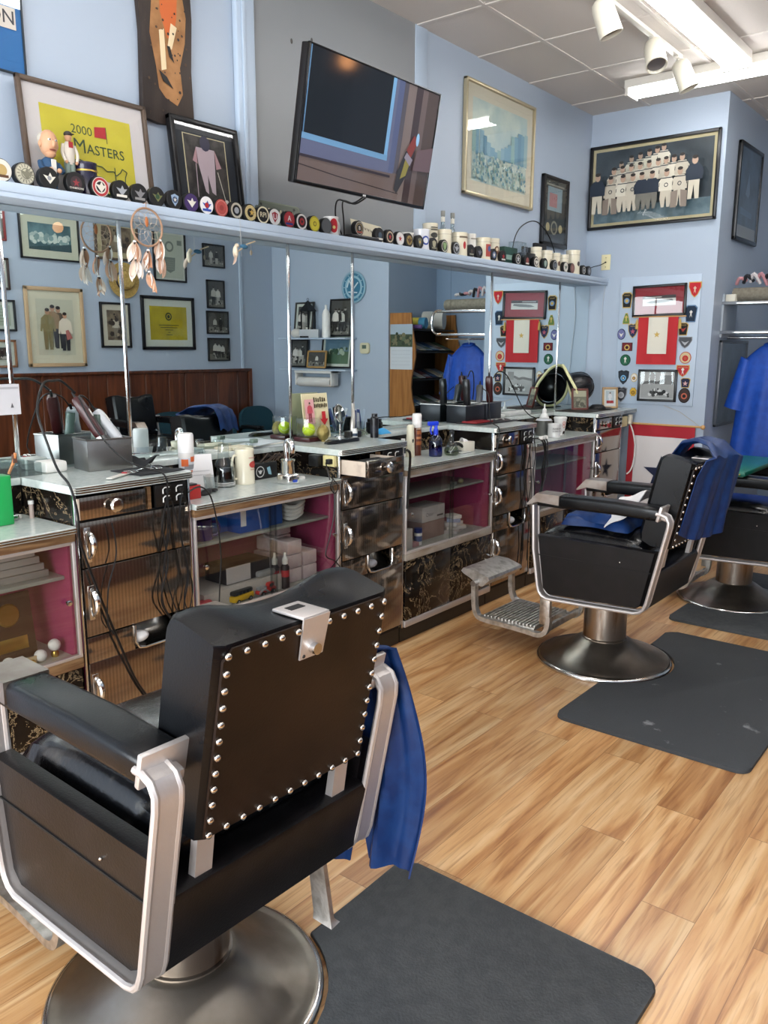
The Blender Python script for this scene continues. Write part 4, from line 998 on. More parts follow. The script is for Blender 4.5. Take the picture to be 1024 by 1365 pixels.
RED, GLD, NVY, WHT, BLK = K('b3202a', .8), K('c3a55a', .8), K('1c2a4c', .8), K('d8d5cc', .8), K('17181b', .8)
def shield(w_, h_, k=.0): return [(-w_ / 2, h_ * .42), (-w_ * .2, h_ / 2), (0, h_ * .44), (w_ * .2, h_ / 2), (w_ / 2, h_ * .42), (w_ * .46, 0), (w_ * .28, -h_ * .3), (0, -h_ / 2), (-w_ * .28, -h_ * .3), (-w_ * .46, 0)]
def rnd(w_, h_, n=18): return [(w_ / 2 * math.cos(2 * PI * i / n), h_ / 2 * math.sin(2 * PI * i / n)) for i in range(n)]
def patch(x, z, shape, rim, fill, emb, label, word=None, w_=.07, h_=.09, extra=None):
    m = Art(FN(x, z)); base = shape(w_, h_); m.prism(base, 0, .004, rim); m.z = .0042
    m.pol([(a * .88, b * .88) for a, b in base], fill)
    if word: m.txt(word, 0, h_ * .30, .013, rim if rim is not fill else WHT)
    kind, c = emb
    if kind == 'disc': m.ell(0, -.005, w_ * .26, w_ * .26, c); m.ell(0, -.005, w_ * .15, w_ * .15, rim)
    if kind == 'star': m.star(0, -.005, w_ * .28, c)
    if kind == 'man': m.pol([(-.008, -.03), (-.004, .0), (-.012, .012), (0, .026), (.012, .012), (.004, .0), (.010, -.03), (0, -.01)], c)
    if kind == 'eagle': m.pol([(-w_ * .3, .012), (0, .0), (w_ * .3, .012), (w_ * .1, -.012), (0, -.022), (-w_ * .1, -.012)], c)
    if extra: m.ell(0, -.006, w_ * .08, w_ * .08, extra)
    return solo(m, 'uniform_patch', label, 'patch', 'uniform patches on the end wall', smooth=False)
tri = lambda a, b: [(-a / 2, b / 2), (a / 2, b / 2), (a * .52, b * .2), (a * .25, -b * .3), (0, -b / 2), (-a * .25, -b * .3), (-a * .52, b * .2)]
pent = lambda a, b: [(-a / 2, b * .35), (-a * .3, b / 2), (a * .3, b / 2), (a / 2, b * .35), (a * .38, -b / 2), (-a * .38, -b / 2)]
bell = lambda a, b: [(-a * .15, b / 2), (a * .15, b / 2), (a * .3, b * .2), (a * .5, -b * .25), (a * .5, -b / 2), (-a * .5, -b / 2), (-a * .5, -b * .25), (-a * .3, b * .2)]
patch(.322, 1.925, pent, GLD, BLK, ('disc', K('6a8ab0', .8)), 'police patch with a blue seal beside the red-mounted ship picture', 'POLICE', .085, .12)
patch(.325, 1.785, bell, GLD, K('5c7a3c', .8), ('man', GLD), 'small green bell-shaped patch beneath the topmost police patch', None, .055, .085)
patch(.385, 1.690, shield, GLD, NVY, ('star', K('b05a6a', .8)), 'gold-edged navy shield patch with a pink star by the small banner tassel', 'POLICE', .082, .115)
patch(.292, 1.665, rnd, NVY, K('6a6c9a', .8), ('eagle', WHT), 'small round purple-blue patch at the edge of the board', None, .065, .085)
patch(.345, 1.568, lambda a, b: [(-a / 2, b / 2), (a / 2, b / 2), (a / 2, -b / 2), (-a / 2, -b / 2)], K('3a1418', .8), K('6a1c26', .8), ('disc', GLD), 'dark red rectangular badge wallet on the patch board', None, .085, .065)
patch(.337, 1.465, rnd, K('16382a', .8), K('1f5c40', .8), ('man', WHT), 'dark green round patch with a pale figure', None, .085, .09)
patch(.330, 1.330, shield, BLK, K('26303a', .8), ('disc', K('6fa8d0', .8)), 'black and gold shield patch with a light blue scene', None, .088, .112, K('d8d5cc'))
patch(.417, 1.330, rnd, GLD, WHT, ('disc', K('8a5a3a', .8)), 'small pale oval patch with a brown seal', None, .052, .068)
patch(.320, 1.195, shield, K('8e9096', .8), K('2a2c32', .8), ('disc', K('a9abb0', .8)), 'silver and black shield patch in the lower corner of the board', 'POLICE', .098, .125)
patch(.417, 1.218, lambda a, b: [(a / 2 * math.cos(2 * PI * i / 16) * (1 if i % 2 else .82), b / 2 * math.sin(2 * PI * i / 16) * (1 if i % 2 else .82)) for i in range(16)], K('a8842c', .8), K('c9a23c', .8), ('disc', K('7a5a1c', .8)), 'small golden sheriff style badge patch', None, .062, .075)
patch(.842, 1.985, tri, GLD, RED, ('man', K('cfae9c', .8)), 'bright red pointed patch above all others on its side', None, .092, .115)
patch(.826, 1.812, pent, K('5a7a9c', .8), K('1a2a3e', .8), ('man', WHT), 'dark blue patch with a white soldier figure', None, .092, .125)
patch(.776, 1.700, pent, GLD, BLK, ('eagle', K('a03a34', .8)), 'black and gold police patch beside the small banner', 'POLICE', .078, .095)
patch(.798, 1.600, tri, K('7c7f84', .8), K('4a4d52', .8), ('eagle', K('a9abb0', .8)), 'grey winged patch of an air unit', None, .10, .085)
patch(.808, 1.488, rnd, K('b0503c', .8), K('c9b48c', .8), ('disc', K('b3202a', .8)), 'red and cream fire patch', None, .088, .09)
patch(.796, 1.388, tri, GLD, K('b02c34', .8), ('man', WHT), 'red triangular patch beneath the fire patch', 'ARLINGTON', .098, .09)
patch(.822, 1.300, pent, GLD, K('1c2440', .8), ('star', K('c9a2a0', .8)), 'navy patch with a pink star above the round black patch', None, .075, .075)
patch(.820, 1.205, rnd, BLK, K('3a2c28', .8), ('disc', K('b8604a', .8)), 'round black patch with a copper seal at the bottom of the board', None, .09, .115)
# small hanging banner
r = thing('service_banner', 'small red-bordered white banner with a gold star hanging under the ship picture', 'banner', (.587, YE - .03, 1.62))
def bn(w_, h_, x0=-.155, top=.17):
    return lambda u, v: (x0 + w_ * u, .004 * math.sin(u * 12), top - h_ * v)
MB().sheet(16, 8, bn(.31, .355), K('b42a30', .85), .003).build('cloth', r)
MB().sheet(10, 8, lambda u, v: (-.072 + .150 * u, -.005 + .004 * math.sin((u * .5 + .27) * 12), .17 - .275 * v), K('d6d2c4', .85), .002).build('white_field', r)
a = Art(T(.0, -.0125, .04) @ FACE_NY); a.star(0, 0, .026, GLD); a.build('star', r, smooth=False)
m = MB(); m.cyl((-.20, 0, .175), (.21, 0, .175), .005, mat('pale_dowel', 'c79a62', .5), seg=10)
m.build('rod', r)
for s_ in (-.165, .168): MB().lathe([(.002, .0), (.010, -.02), (.013, -.075), (.010, -.078)], K('b99a58', .9), 10, c=(s_, -.006, .16)).build('tassel', r)
# big banner
r = thing('service_banner', 'large red-bordered white banner with a dark blue star low on the end wall', 'banner', (.668, YE - .02, .62))
def bf(x0, x1, z0, z1, off): return lambda u, v: (x0 + (x1 - x0) * u, -off + .006 * math.sin((x0 + (x1 - x0) * u) * 22), z1 + (z0 - z1) * v)
MB().sheet(24, 10, bf(-.268, .258, -.50, .345, 0), K('a82531', .8), .003).build('cloth', r)
MB().sheet(20, 10, bf(-.212, .205, -.43, .258, .006), K('d7d3d2', .85), .002).build('white_field', r)
a = Art(T(.018, -.016, -.03) @ FACE_NY); a.star(0, 0, .145, K('1b2340', .8)); a.build('star', r, smooth=False)
m = MB(); m.cyl((-.28, 0, .352), (.295, 0, .352), .008, mat('pale_dowel'), seg=12); m.sph((.312, 0, .352), .018, mat('pale_dowel'), 12); m.build('rod', r)
m = MB(); m.tube([(.29, .0, .355), (.13, .0, .46), (.0, .01, .50)], .0015, K('b9ac88', .8), 5); m.build('hanging_string', r)

# ---------------------------------------------------------------- outlets
def plate(M, label, w_=.075, h_=.118, col='d8cfa4'):
    m = MB(M); m.box((-w_ / 2, -h_ / 2, 0), (w_ / 2, h_ / 2, .007), K(col, .4), .003); m.sph((0, .035, .007), .004, K('8a8468')); m.sph((0, -.035, .007), .004, K('8a8468')); m.cyl((0, 0, .006), (0, 0, .016), .006, M_RUBBER, seg=10)
    return solo(m, 'wall_plate', label, 'cable outlet')
plate(T(.125, YE - .001, 2.222) @ FACE_NY, 'cream cable outlet plate on the end wall just past the shelf')
m = MB(); m.tube([(.125, YE - .012, 2.222), (.10, 6.33, 2.20), (.06, 6.29, 2.185), (.04, 6.22, 2.16), (.03, 6.1, 2.13)], .003, M_CABLE, 6, smooth=5); solo(m, 'antenna_cable', 'short black cable from the cream plate to the puck row', 'cable')
m = MB(); m.tube([(.12, 6.35, 2.10), (.13, YE - .012, 2.04), (.115, YE - .010, 1.8), (.135, YE - .012, 1.5), (.145, YE - .012, 1.2), (.15, YE - .012, 1.10)], .003, K('b9c0c8', .5), 6, smooth=6); solo(m, 'power_lead', 'thin pale cord running down the end wall in the corner', 'cord')
r = thing('outlet_box', 'cream double outlet box with white plugs under the corner worktop', 'outlet', (.40, 6.20, .99))
MB().box((-.03, -.05, -.035), (.03, .06, .045), K('d6cc9e', .45), .004).build('box', r); MB().box((.028, .065, -.02), (.052, .105, .055), K('d9d3c0', .4), .005).build('plug', r); MB().box((.0, -.085, -.04), (.03, -.052, .045), M_RUBBER, .003).build('bracket', r)
m = MB(); m.tube([(.44, 6.28, .98), (.46, 6.31, .90), (.475, 6.33, .78), (.47, 6.32, .66), (.455, 6.31, .60), (.43, 6.30, .57)], .006, M_WHITEPL, 6, smooth=6); m.tube([(.46, 6.3, .50), (.50, 6.31, .42), (.52, 6.32, .3)], .006, M_WHITEPL, 6, smooth=6); solo(m, 'power_lead', 'white power cord hanging from the corner outlet box', 'cord')

# ================================================================ alcove: hat shelf, smock, magazine rack
r = thing('coat_rack', 'two-tier metal hat shelf with a curved chrome end in the alcove', 'shelf', (XJ, 6.75, 1.7))
for z in (.20, -.015):
    m = MB(); m.box((0, -.17, z - .012), (.66, .17, z), mat('grey_shelf_metal', '8b9097', .3, .6), .003); m.box((0, -.175, z - .02), (.66, -.165, z + .004), M_CHROME, .002); m.build('tier', r)
MB().box((0, -.17, -.06), (.015, .17, .26), K('9aa3ac', .4), .003).build('side_plate', r)
m = MB(); m.tube([(.60, -.17, .20), (.66, -.17, .20), (.70, -.17, .17), (.715, -.17, .11), (.715, -.17, .07), (.70, -.17, .01), (.66, -.17, -.015), (.60, -.17, -.015)], .012, M_CHROME, 8, smooth=3); m.build('curved_end', r)
m = MB(); m.cyl((0.01, 0, -.06), (.66, 0, -.06), .010, M_CHROME, seg=12); m.build('hanging_rail', r)
r = thing('rolled_rug', 'grey-brown rolled rug lying on the hat shelf', 'rug', (XJ + .05, 6.68, 1.955))
m = MB(); pts = [( .055 * (1 - k / 60 * .7) * math.cos(k * .42), .055 * (1 - k / 60 * .7) * math.sin(k * .42)) for k in range(60)]
m.lathe([(.022, 0), (.048, .0), (.051, .006), (.051, .56), (.046, .57), (.022, .57)], mat('rug_back', '7c776a', .9, col2='6d685c', nscale=40), 24, Ry(PI / 2)); m.lathe([(.023, .002), (.023, .56)], K('26241f', .9), 20, Ry(PI / 2)); m.build('roll', r)
m = MB(); m.tube([(0, .028 * math.cos(a), .028 * math.sin(a)) for a in [k * .5 for k in range(14)]], .003, K('3c382f', .9), 5); m.build('rolled_edge', r)
m = MB(); 
for k in range(9):
    a0 = k * .32; c_ = K(('b9858c', '23242a', 'c9c3c4')[k % 3], .85)
    m.tube([(XJ + .06 + .05 * k, 6.70, 2.035 + .02 * math.sin(a0)), (XJ + .09 + .05 * k, 6.66, 2.075 + .03 * math.sin(a0 * 2)), (XJ + .13 + .05 * k, 6.70, 2.04 + .02 * math.cos(a0 * 3))], .013, c_, 6, smooth=4)
solo(m, 'striped_scarf', 'pink, black and white striped cloth bundled on the rolled rug', 'scarf')
m = MB(); m.box((0, 0, 0), (.07, .12, .055), K('c9c6b8', .5), .004); solo(m, 'small_box', 'small off-white box at the wall end of the hat shelf', 'box', loc=(XJ - .0 + .018, 6.60, 1.902))
def smock(cx, cy, zt, label, wd=.50, hh=.95):
    r = thing('hanging_smock', label, 'smock', (cx, cy, zt))
    def f(u, v):
        a = u * 2 * PI; z = -hh * v
        if v < .10: hw = .06 + (wd / 2 - .05 - .06) * (v / .10); z = -.12 * (v / .10) ** 1.3 * 1.0
        else: hw = wd / 2 - .05 + .075 * (v - .1); z = -.12 - (hh - .12) * (v - .1) / .9
        dd_ = .035 + .05 * min(1, v * 3)
        k = 1 + min(1, v * 2) * (.10 * math.sin(a * 7 + 1) + .07 * math.sin(a * 11 + 4 * v))
        return (hw * math.cos(a), dd_ * math.sin(a) * k, z + .012 * math.sin(a * 5) * v)
    m = MB(); m.sheet(72, 40, f, M_BRIGHTBLUE); m.build('body', r)
    for s_ in (-1, 1):
        m = MB(); rg = []
        for k in range(7):
            t = k / 6; c_ = Vector((s_ * (wd / 2 - .07 + .055 * t), -.01, -.11 - .38 * t)); rr = .05 + .045 * t
            rg.append([(c_.x + rr * math.cos(q_) * .9, c_.y + rr * math.sin(q_) * (.7 + .1 * math.sin(3 * q_)), c_.z + .02 * s_ * math.cos(q_)) for q_ in [2 * PI * j / 16 for j in range(16)]])
        m.loft(rg, M_BRIGHTBLUE); m.build('sleeve', r)
    m = MB(); m.tube([(-.17, 0, -.10), (0, 0, .0), (.17, 0, -.10)], .006, M_CHROME, 6); m.tube([(0, 0, 0), (0, 0, .03), (.015, 0, .045), (.0, 0, .058), (-.015, 0, .05)], .003, M_CHROME, 6, smooth=3); m.build('hanger', r)
    m = MB(); m.tube([(.06 * math.cos(a), .035 * math.sin(a) - .01, -.004 + .01 * math.sin(a)) for a in [2 * PI * k / 14 for k in range(14)]], .012, M_BRIGHTBLUE, 6, closed=True); m.build('collar', r)
    return r
smock(1.345, 6.70, 1.59, 'bright blue barber smock hanging from the hat shelf in the alcove', .50, .92)
# magazine rack
r = thing('magazine_rack', 'tall oak-sided magazine rack at the mouth of the alcove', 'magazine rack', (2.55, 7.65, 0))
M_OAK = mat('oak_veneer', 'a5713c', .4, col2='8e5c2c', nscale=5, stretch=(6, 6, .5))
prof = [(.155, 0), (.155, 1.925), (-.13, 1.925), (-.14, 1.80)] + [(-.165 - .03 * math.sin(k * PI / 3.2), 1.68 - .11 * k) for k in range(15)] + [(-.17, 0)]
for y in (-.43, .41): 
    m = MB(); m.loft([[(x, y, z) for x, z in prof], [(x, y + .02, z) for x, z in prof]], M_OAK); m.build('side_panel', r)
MB().box((.14, -.41, .05), (.155, .41, 1.85), K('241a14', .6)).build('back', r)
for k, z in enumerate((.35, .65, .95, 1.25, 1.55)):
    m = MB(); m.loft([[(.13, y, z + .05), (.13, y, z + .065), (-.13, y, z - .035), (-.13, y, z - .05)] for y in (-.41, .41)], K('1e1814', .5)); m.build('shelf', r)
MB().box((-.13, -.41, 1.74), (.155, .41, 1.755), K('2a2019', .5)).build('top_shelf', r)
cols = ['8b9aa8', '3c5f86', 'a8a196', '5a6e52', 'b3b8bc', '6d3b3a', '2f3c52', 'c0b49a']
ml = ['pale blue-covered', 'mid blue-covered', 'stone-coloured', 'moss green', 'silver-grey', 'brick red', 'dark navy', 'sand-coloured']
for k, z in enumerate((.95, 1.25, 1.55)):
    for j in range(6):
        c_ = (k * 3 + j) % 8
        m = MB(T(2.55, 7.33 + .125 * j, z) @ Matrix.Rotation(math.radians(-21), 4, 'Y'))
        m.box((-.125, -.055, .025), (.115, .052, .033), K(cols[c_], .4), .001); m.box((-.105, -.045, .033), (-.05, .04, .0338), K(cols[(c_ + 3) % 8], .4))
        solo(m, 'magazine', '%s magazine lying on the %s sloped shelf of the rack' % (ml[c_], ('third', 'fourth', 'top')[k]), 'magazine', 'magazines on the oak rack')
# things on the rack top
def roll(x, y, z, L, rad, rz, c1, label, name='paper_roll', cat='roll', c2=None):
    m = MB(T(x, y, z) @ Rz(rz) @ Ry(PI / 2)); m.lathe([(rad * .35, -L / 2), (rad, -L / 2), (rad, L / 2), (rad * .35, L / 2)], K(c1, .5), 20)
    if c2: m.lathe([(rad * 1.01, -L * .2), (rad * 1.01, L * .2)], K(c2, .5), 20)
    return solo(m, name, label, cat)
roll(2.50, 7.42, 1.82, .24, .06, 2.9, '3f86a8', 'blue and yellow printed tin lying on the magazine rack', 'tin_can', 'can', 'c9b944')
roll(2.53, 7.80, 1.86, .24, .10, 2.8, 'c4c2ba', 'thick white roll lying on the magazine rack')
roll(2.48, 7.31, 1.78, .24, .022, 2.95, '6a4a86', 'thin purple tube lying on the magazine rack', 'cardboard_tube', 'tube'); roll(2.56, 7.60, 1.78, .24, .022, 2.9, 'b9a98c', 'thin cream tube lying on the magazine rack', 'cardboard_tube', 'tube')
def cal(a, w_, h_):
    a.rect(-w_ / 2, -h_ / 2, w_ / 2, 0, K('c3c9cf')); a.rect(-w_ / 2, 0, w_ / 2, h_ / 2, K('3c4a34')); a.rect(-w_ / 2, h_ * .28, w_ / 2, h_ / 2, K('9aa9b4')); dabs(a, 30, -w_ / 2, .01, w_ / 2, h_ * .33, [K('2c3a26'), K('56634a'), K('6f6a4e')], .012, .03, 2)
    for k in range(5): a.line([(-w_ * .42, -.04 - .038 * k), (w_ * .42, -.04 - .038 * k)], .0015, K('8c95a0'))
a = Art(T(2.545, 7.218, 1.565) @ FACE_NY); a.prism([(-.15, -.24), (.15, -.24), (.15, .24), (-.15, .24)], 0, .003, K('d0d4d8')); a.z = .0032; cal(a, .30, .48)
solo(a, 'wall_calendar', 'wall calendar with a green landscape hung on the oak side of the magazine rack', 'calendar', smooth=False)
# ================================================================ hockey pucks along the shelf
ZS = 2.095
PW, PR, PG, PS, PD, PB = K('d9d4c8', .5), K('a3262c', .5), K('c2a052', .5), K('9a9da2', .5), K('1a1b1d', .5), K('24397c', .5)
M_PUCK = mat('puck_rubber', '121213', .55, bump=.1, bscale=200)
def puck(y, face, emb, label, x=.128, z=ZS, yaw=0.0, rad=.038):
    m = Art(T(x, y, z + rad) @ Rz(yaw) @ FACE_X)
    m.lathe([(rad * .93, -.027), (rad, -.023), (rad, -.002), (rad * .95, .0), (0, .0005)], M_PUCK, 28); m.z = .001
    if face is not None: m.ell(0, 0, rad * .92, rad * .92, face, 24)
    for e in emb:
        k, c = e[0], e[1]
        if k == 'ring': m.ring(0, 0, rad * e[2], rad * e[3], c)
        if k == 'disc': m.ell(0, 0, rad * e[2], rad * e[2], c, 20)
        if k == 'star': m.star(0, 0, rad * e[2], c)
        if k == 'txt': m.txt(e[2], 0, rad * (e[4] if len(e) > 4 else 0), rad * e[3], c, True)
        if k == 'bird': m.pol([(-rad * .6, rad * .25), (-rad * .1, rad * .15), (rad * .1, rad * .5), (rad * .3, rad * .15), (rad * .65, rad * .2), (rad * .3, -rad * .2), (rad * .05, -rad * .5), (-rad * .25, -rad * .15)], c)
        if k == 'shield': m.pol([(-rad * .5, rad * .4), (0, rad * .6), (rad * .5, rad * .4), (rad * .35, -rad * .2), (0, -rad * .65), (-rad * .35, -rad * .2)], c)
        if k == 'bar': m.rect(-rad * .6, -rad * .62, rad * .6, -rad * .38, c)
        if k == 'rays':
            for j in range(16):
                a = j * PI / 8; m.line([(rad * .55 * math.cos(a), rad * .55 * math.sin(a)), (rad * .82 * math.cos(a), rad * .82 * math.sin(a))], .002, c)
    return solo(m, 'hockey_puck', label, 'hockey puck', 'hockey pucks standing along the shelf edge')
puck(1.490, PW, [('disc', K('b39a62', .5), .5), ('bar', K('5a3a22', .5))], 'cream-faced hockey puck first in the row, cut by the frame')
puck(1.572, K('c9c4ae', .5), [('ring', K('3a3a34', .5), .86, .90), ('rays', K('4a4a42', .5)), ('ring', K('6a6a5e', .5), .40, .46), ('bird', K('7a7866', .5))], 'hockey puck with a pale grey-green face and rayed rim')
puck(1.662, None, [('bird', PW), ('disc', K('8a8c90', .5), .2)], 'black hockey puck with a white feathered head, in front of the bobblehead')
puck(1.766, None, [('disc', K('3a2a2e', .5), .6), ('star', K('8a3036', .5), .4), ('txt', PW, 'CHAMPIONS', .26, -.5)], 'black hockey puck reading CHAMPIONS under a dim red emblem')
puck(1.865, PW, [('ring', PR, .62, .86), ('disc', PD, .5), ('bird', PW)], 'hockey puck with a white-edged dark red ring, in front of the purple tin')
puck(1.955, None, [('bird', PS), ('bar', PW)], 'black hockey puck with a silver emblem over a white bar')
puck(2.036, None, [('bird', K('7d7c7e', .5)), ('bar', K('8d8b88', .5))], 'black hockey puck with a grey mountain-like emblem')
puck(2.118, None, [('bird', K('6d6f45', .5)), ('disc', K('2d4a34', .5), .25)], 'black hockey puck with a dull green and gold emblem')
puck(2.202, None, [('shield', K('8fa6c0', .5)), ('disc', K('2a3c5c', .5), .32), ('star', PW, .26)], 'black hockey puck with a pale blue shield')
puck(2.285, K('3d2a5c', .5), [('bird', PW)], 'purple-faced hockey puck with a white animal')
puck(2.364, K('e2e0e0', .5), [('bird', K('2c4aa0', .5)), ('disc', PR, .28), ('bar', K('2c4aa0', .5))], 'white-faced hockey puck with a red and blue logo')
puck(2.444, K('a84a44', .5), [('ring', K('c98a80', .5), .72, .78), ('disc', K('8c3a38', .5), .3)], 'plain brick-red hockey puck')
puck(2.528, None, [('ring', K('b3ad9c', .5), .60, .84), ('disc', PS, .35)], 'black hockey puck with a greyish ring')
puck(2.609, None, [('ring', K('c9b98a', .5), .50, .86), ('rays', PG), ('star', PG, .42)], 'black hockey puck with a wide cream-gold ring and gold star')
puck(2.684, PD, [('ring', K('d6cdae', .5), .78, .95), ('txt', K('d6cdae', .5), 'RPI', .8)], 'hockey puck with letters inside a cream ring')
puck(2.757, K('d0cfcc', .5), [('shield', K('8f2630', .5)), ('txt', K('e2e0e0', .5), 'U', .9)], 'pale hockey puck with a white U on dark red')
puck(2.849, K('a3333a', .5), [('bar', PB), ('txt', K('e2e0e0', .5), 'A', .9, .1), ('ring', PD, .92, .98)], 'red hockey puck with a white A over a navy bar')
puck(2.932, K('dedad6', .5), [('disc', K('2b1d22', .5), .70), ('disc', PR, .42), ('star', PD, .3)], 'white-ringed hockey puck with a dark red centre')
puck(3.020, K('d6c83a', .5), [('ring', K('8a7f1c', .5), .80, .85), ('disc', K('7a6c20', .5), .3), ('disc', K('d6c83a', .5), .18)], 'bright yellow hockey puck')
puck(3.105, K('55575a', .5), [], 'plain grey hockey puck leaning against the red and white mug')
puck(3.385, None, [('ring', K('a08a5c', .5), .52, .62), ('ring', K('b6b1a4', .5), .75, .85), ('txt', PW, 'B', .7), ('bar', K('9a4a3a', .5))], 'hockey puck with a spoked letter B, raised on the black router', x=.10, z=ZS + .022)
seq = [(3.520, None, [('bar', PW), ('disc', K('3a4a5a', .5), .4)], 'black hockey puck with a low white bar, next to the cream sign'),
 (3.605, None, [('ring', K('b6a48c', .5), .55, .75), ('star', PR, .4)], 'black hockey puck with a tan ring and red star'),
 (3.694, K('d9d6d2', .5), [('star', PR, .45), ('ring', PS, .85, .92)], 'white hockey puck with a small red star'),
 (3.777, None, [('disc', K('8f7a45', .5), .66), ('bird', K('4a3218', .5))], 'black hockey puck with a brown-gold head emblem'),
 (3.875, None, [('shield', K('6a6a5a', .5)), ('disc', PG, .2)], 'black hockey puck with a dark olive shield'),
 (4.014, None, [('shield', K('a09a80', .5)), ('bar', K('7d7a68', .5))], 'black hockey puck with a faded beige shield'),
 (4.121, None, [('ring', PW, .70, .80), ('shield', K('7f9a6a', .5))], 'black hockey puck with a white ring round a green crest'),
 (4.245, None, [('ring', PS, .70, .84), ('bird', PS)], 'black hockey puck with a silver ring in front of the stein with the red crest'),
 (4.411, None, [('bar', K('8a8a7a', .5)), ('disc', K('4a3c34', .5), .3)], 'black hockey puck with a small dull bar, before the low cream mug'),
 (4.502, None, [('bird', K('6a6c78', .5))], 'black hockey puck with a dim blue-grey emblem'),
 (4.674, None, [('disc', K('5a6a8a', .5), .55), ('star', PW, .4)], 'black hockey puck with a blue disc and white star, under the tall stein'),
 (4.790, None, [('star', PR, .5), ('bar', PW)], 'black hockey puck with a red star over white, by the green box'),
 (4.980, None, [('ring', PW, .72, .80), ('star', K('b6b9bc', .5), .6)], 'black hockey puck with a thin white ring, before the clear case'),
 (5.105, None, [('disc', K('8a4a44', .5), .5), ('bar', PW)], 'black hockey puck with a dull red disc'),
 (5.232, None, [('ring', PW, .60, .80), ('bird', PW)], 'black hockey puck with a bold white ring'),
 (5.362, None, [('disc', K('4a6a5c', .5), .6), ('shield', K('9aa89c', .5))], 'black hockey puck with a sea-green face'),
 (5.510, None, [('ring', PS, .65, .82), ('disc', K('5a6470', .5), .4)], 'black hockey puck with a steel-grey ring'),
 (5.676, K('cfccc2', .5), [('bird', K('5a6a5a', .5)), ('ring', PD, .85, .92)], 'hockey puck with a pale face and grey bird'),
 (5.785, K('6a4a44', .5), [('disc', K('8a6258', .5), .5)], 'hockey puck with a brown face, beside the tallest corner stein'),
 (5.980, None, [('ring', PW, .55, .66), ('disc', PS, .3)], 'black hockey puck second from the end wall'),
 (6.075, None, [('disc', K('6a6c72', .5), .7), ('star', PS, .5)], 'black hockey puck with a grey face, last before the end wall')]
for y, f_, e_, l_ in seq: puck(y, f_, e_, l_)

# ---------------------------------------------------------------- other shelf things
def stein(x, y, z, h, r, label, col='e0d9c2', art=None, handle_=True, name='ceramic_stein', cat='stein', group='cream steins on the shelf', ha=90, bands=True):
    t = thing(name, label, cat, (x, y, z), 0, group)
    c = mat('ceramic_%s' % col, col, .25, coat=.35)
    m = MB(); m.lathe([(0, 0), (r * .96, 0), (r, .004), (r * .97, .012), (r * .94, h * .5), (r * .93, h * .9), (r * .97, h - .004), (r * .95, h), (r * .88, h - .002), (r * .86, h * .3), (0, h * .12)], c, 28)
    if bands: m.lathe([(r * .955, h * .80), (r * .965, h * .805), (r * .955, h * .81)], K('8a7f66', .5), 28)
    m.build('cup', t)
    if handle_:
        m = MB(Rz(math.radians(ha))); m.tube([(r * .93, 0, h * .82), (r * 1.35, 0, h * .80), (r * 1.55, 0, h * .5), (r * 1.35, 0, h * .2), (r * .95, 0, h * .16)], r * .12, c, 8, smooth=4); m.build('handle', t)
    if art:
        a = MB(); 
        for q_, (az, zz, sx, sz, cc) in enumerate(art):
            rr = r * .975 + .0004 * q_
            if abs(sx - sz) < .026 and sx < .06:
                rr += .0004; a.sheet(18, 2, (lambda az=az, zz=zz, sx=sx, sz=sz, rr=rr: (lambda u, v: (rr * math.cos(math.radians(az) + v * math.cos(u * 2 * PI) * sx / 2 / rr), rr * math.sin(math.radians(az) + v * math.cos(u * 2 * PI) * sx / 2 / rr), zz + v * math.sin(u * 2 * PI) * sz / 2)))(), cc)
            else: a.sheet(6, 3, (lambda az=az, zz=zz, sx=sx, sz=sz, rr=rr: (lambda u, v: (rr * math.cos(math.radians(az) + (u - .5) * sx / rr), rr * math.sin(math.radians(az) + (u - .5) * sx / rr), zz + (v - .5) * sz)))(), cc)
        a.build('printed_design', t)
    return t
stein(.068, 1.845, ZS, .125, .044, 'dark purple tin with gold bands behind the red-ringed puck', '1d1530', [(0, .095, .12, .006, mat('brass')), (-30, .095, .06, .006, mat('brass'))], False, 'biscuit_tin', 'tin', None, bands=False)
def bobble():
    t = thing('bobblehead_figurine', 'bald bobblehead figurine in a blue jacket on the shelf before the golf flag', 'figurine', (.078, 1.695, ZS))
    sk = K('c99a78', .5)
    m = MB(); m.lathe([(0, 0), (.028, 0), (.028, .012), (0, .014)], K('1c1c20'), 20); m.loft([[(.03 * k * math.cos(a), .036 * k * math.sin(a), z) for a in [2 * PI * j / 14 for j in range(14)]] for z, k in ((.014, .7), (.05, .8), (.085, 1.0), (.105, .85), (.118, .4))], K('274a6c', .6)); m.build('body', t)
    m = MB(); m.sph((.004, 0, .165), (.034, .032, .046), sk, 20); m.sph((.037, 0, .158), (.010, .007, .012), sk, 10); m.sph((.004, .032, .160), (.008, .006, .012), sk, 8); m.sph((.004, -.032, .160), (.008, .006, .012), sk, 8); m.sph((.012, 0, .128), (.022, .02, .014), sk, 12)
    for s_ in (-1, 1): m.sph((.033, s_ * .012, .172), (.005, .006, .004), K('f0eee8', .3), 8); m.sph((.037, s_ * .012, .172), (.002, .003, .003), K('26303a', .3), 6)
    m.sph((.030, 0, .140), (.008, .013, .003), K('8a4a40', .5), 8); m.build('head', t)
    m = MB(); m.lathe([(.0, .0), (.0, .0)], sk, 4) if False else None
    m.sph((-.008, 0, .178), (.031, .0335, .030), K('b9b2a6', .7), 16); m.build('hair', t)
    m = MB()
    for s_ in (-1, 1): m.tube([(.0, s_ * .034, .100), (.02, s_ * .040, .075), (.035, s_ * .022, .070)], .009, K('274a6c', .6), 8, smooth=3); m.sph((.038, s_ * .016, .071), .009, sk, 8)
    m.box((.028, -.008, .045), (.034, .008, .108), K('d8d4cc')); m.build('arms', t)
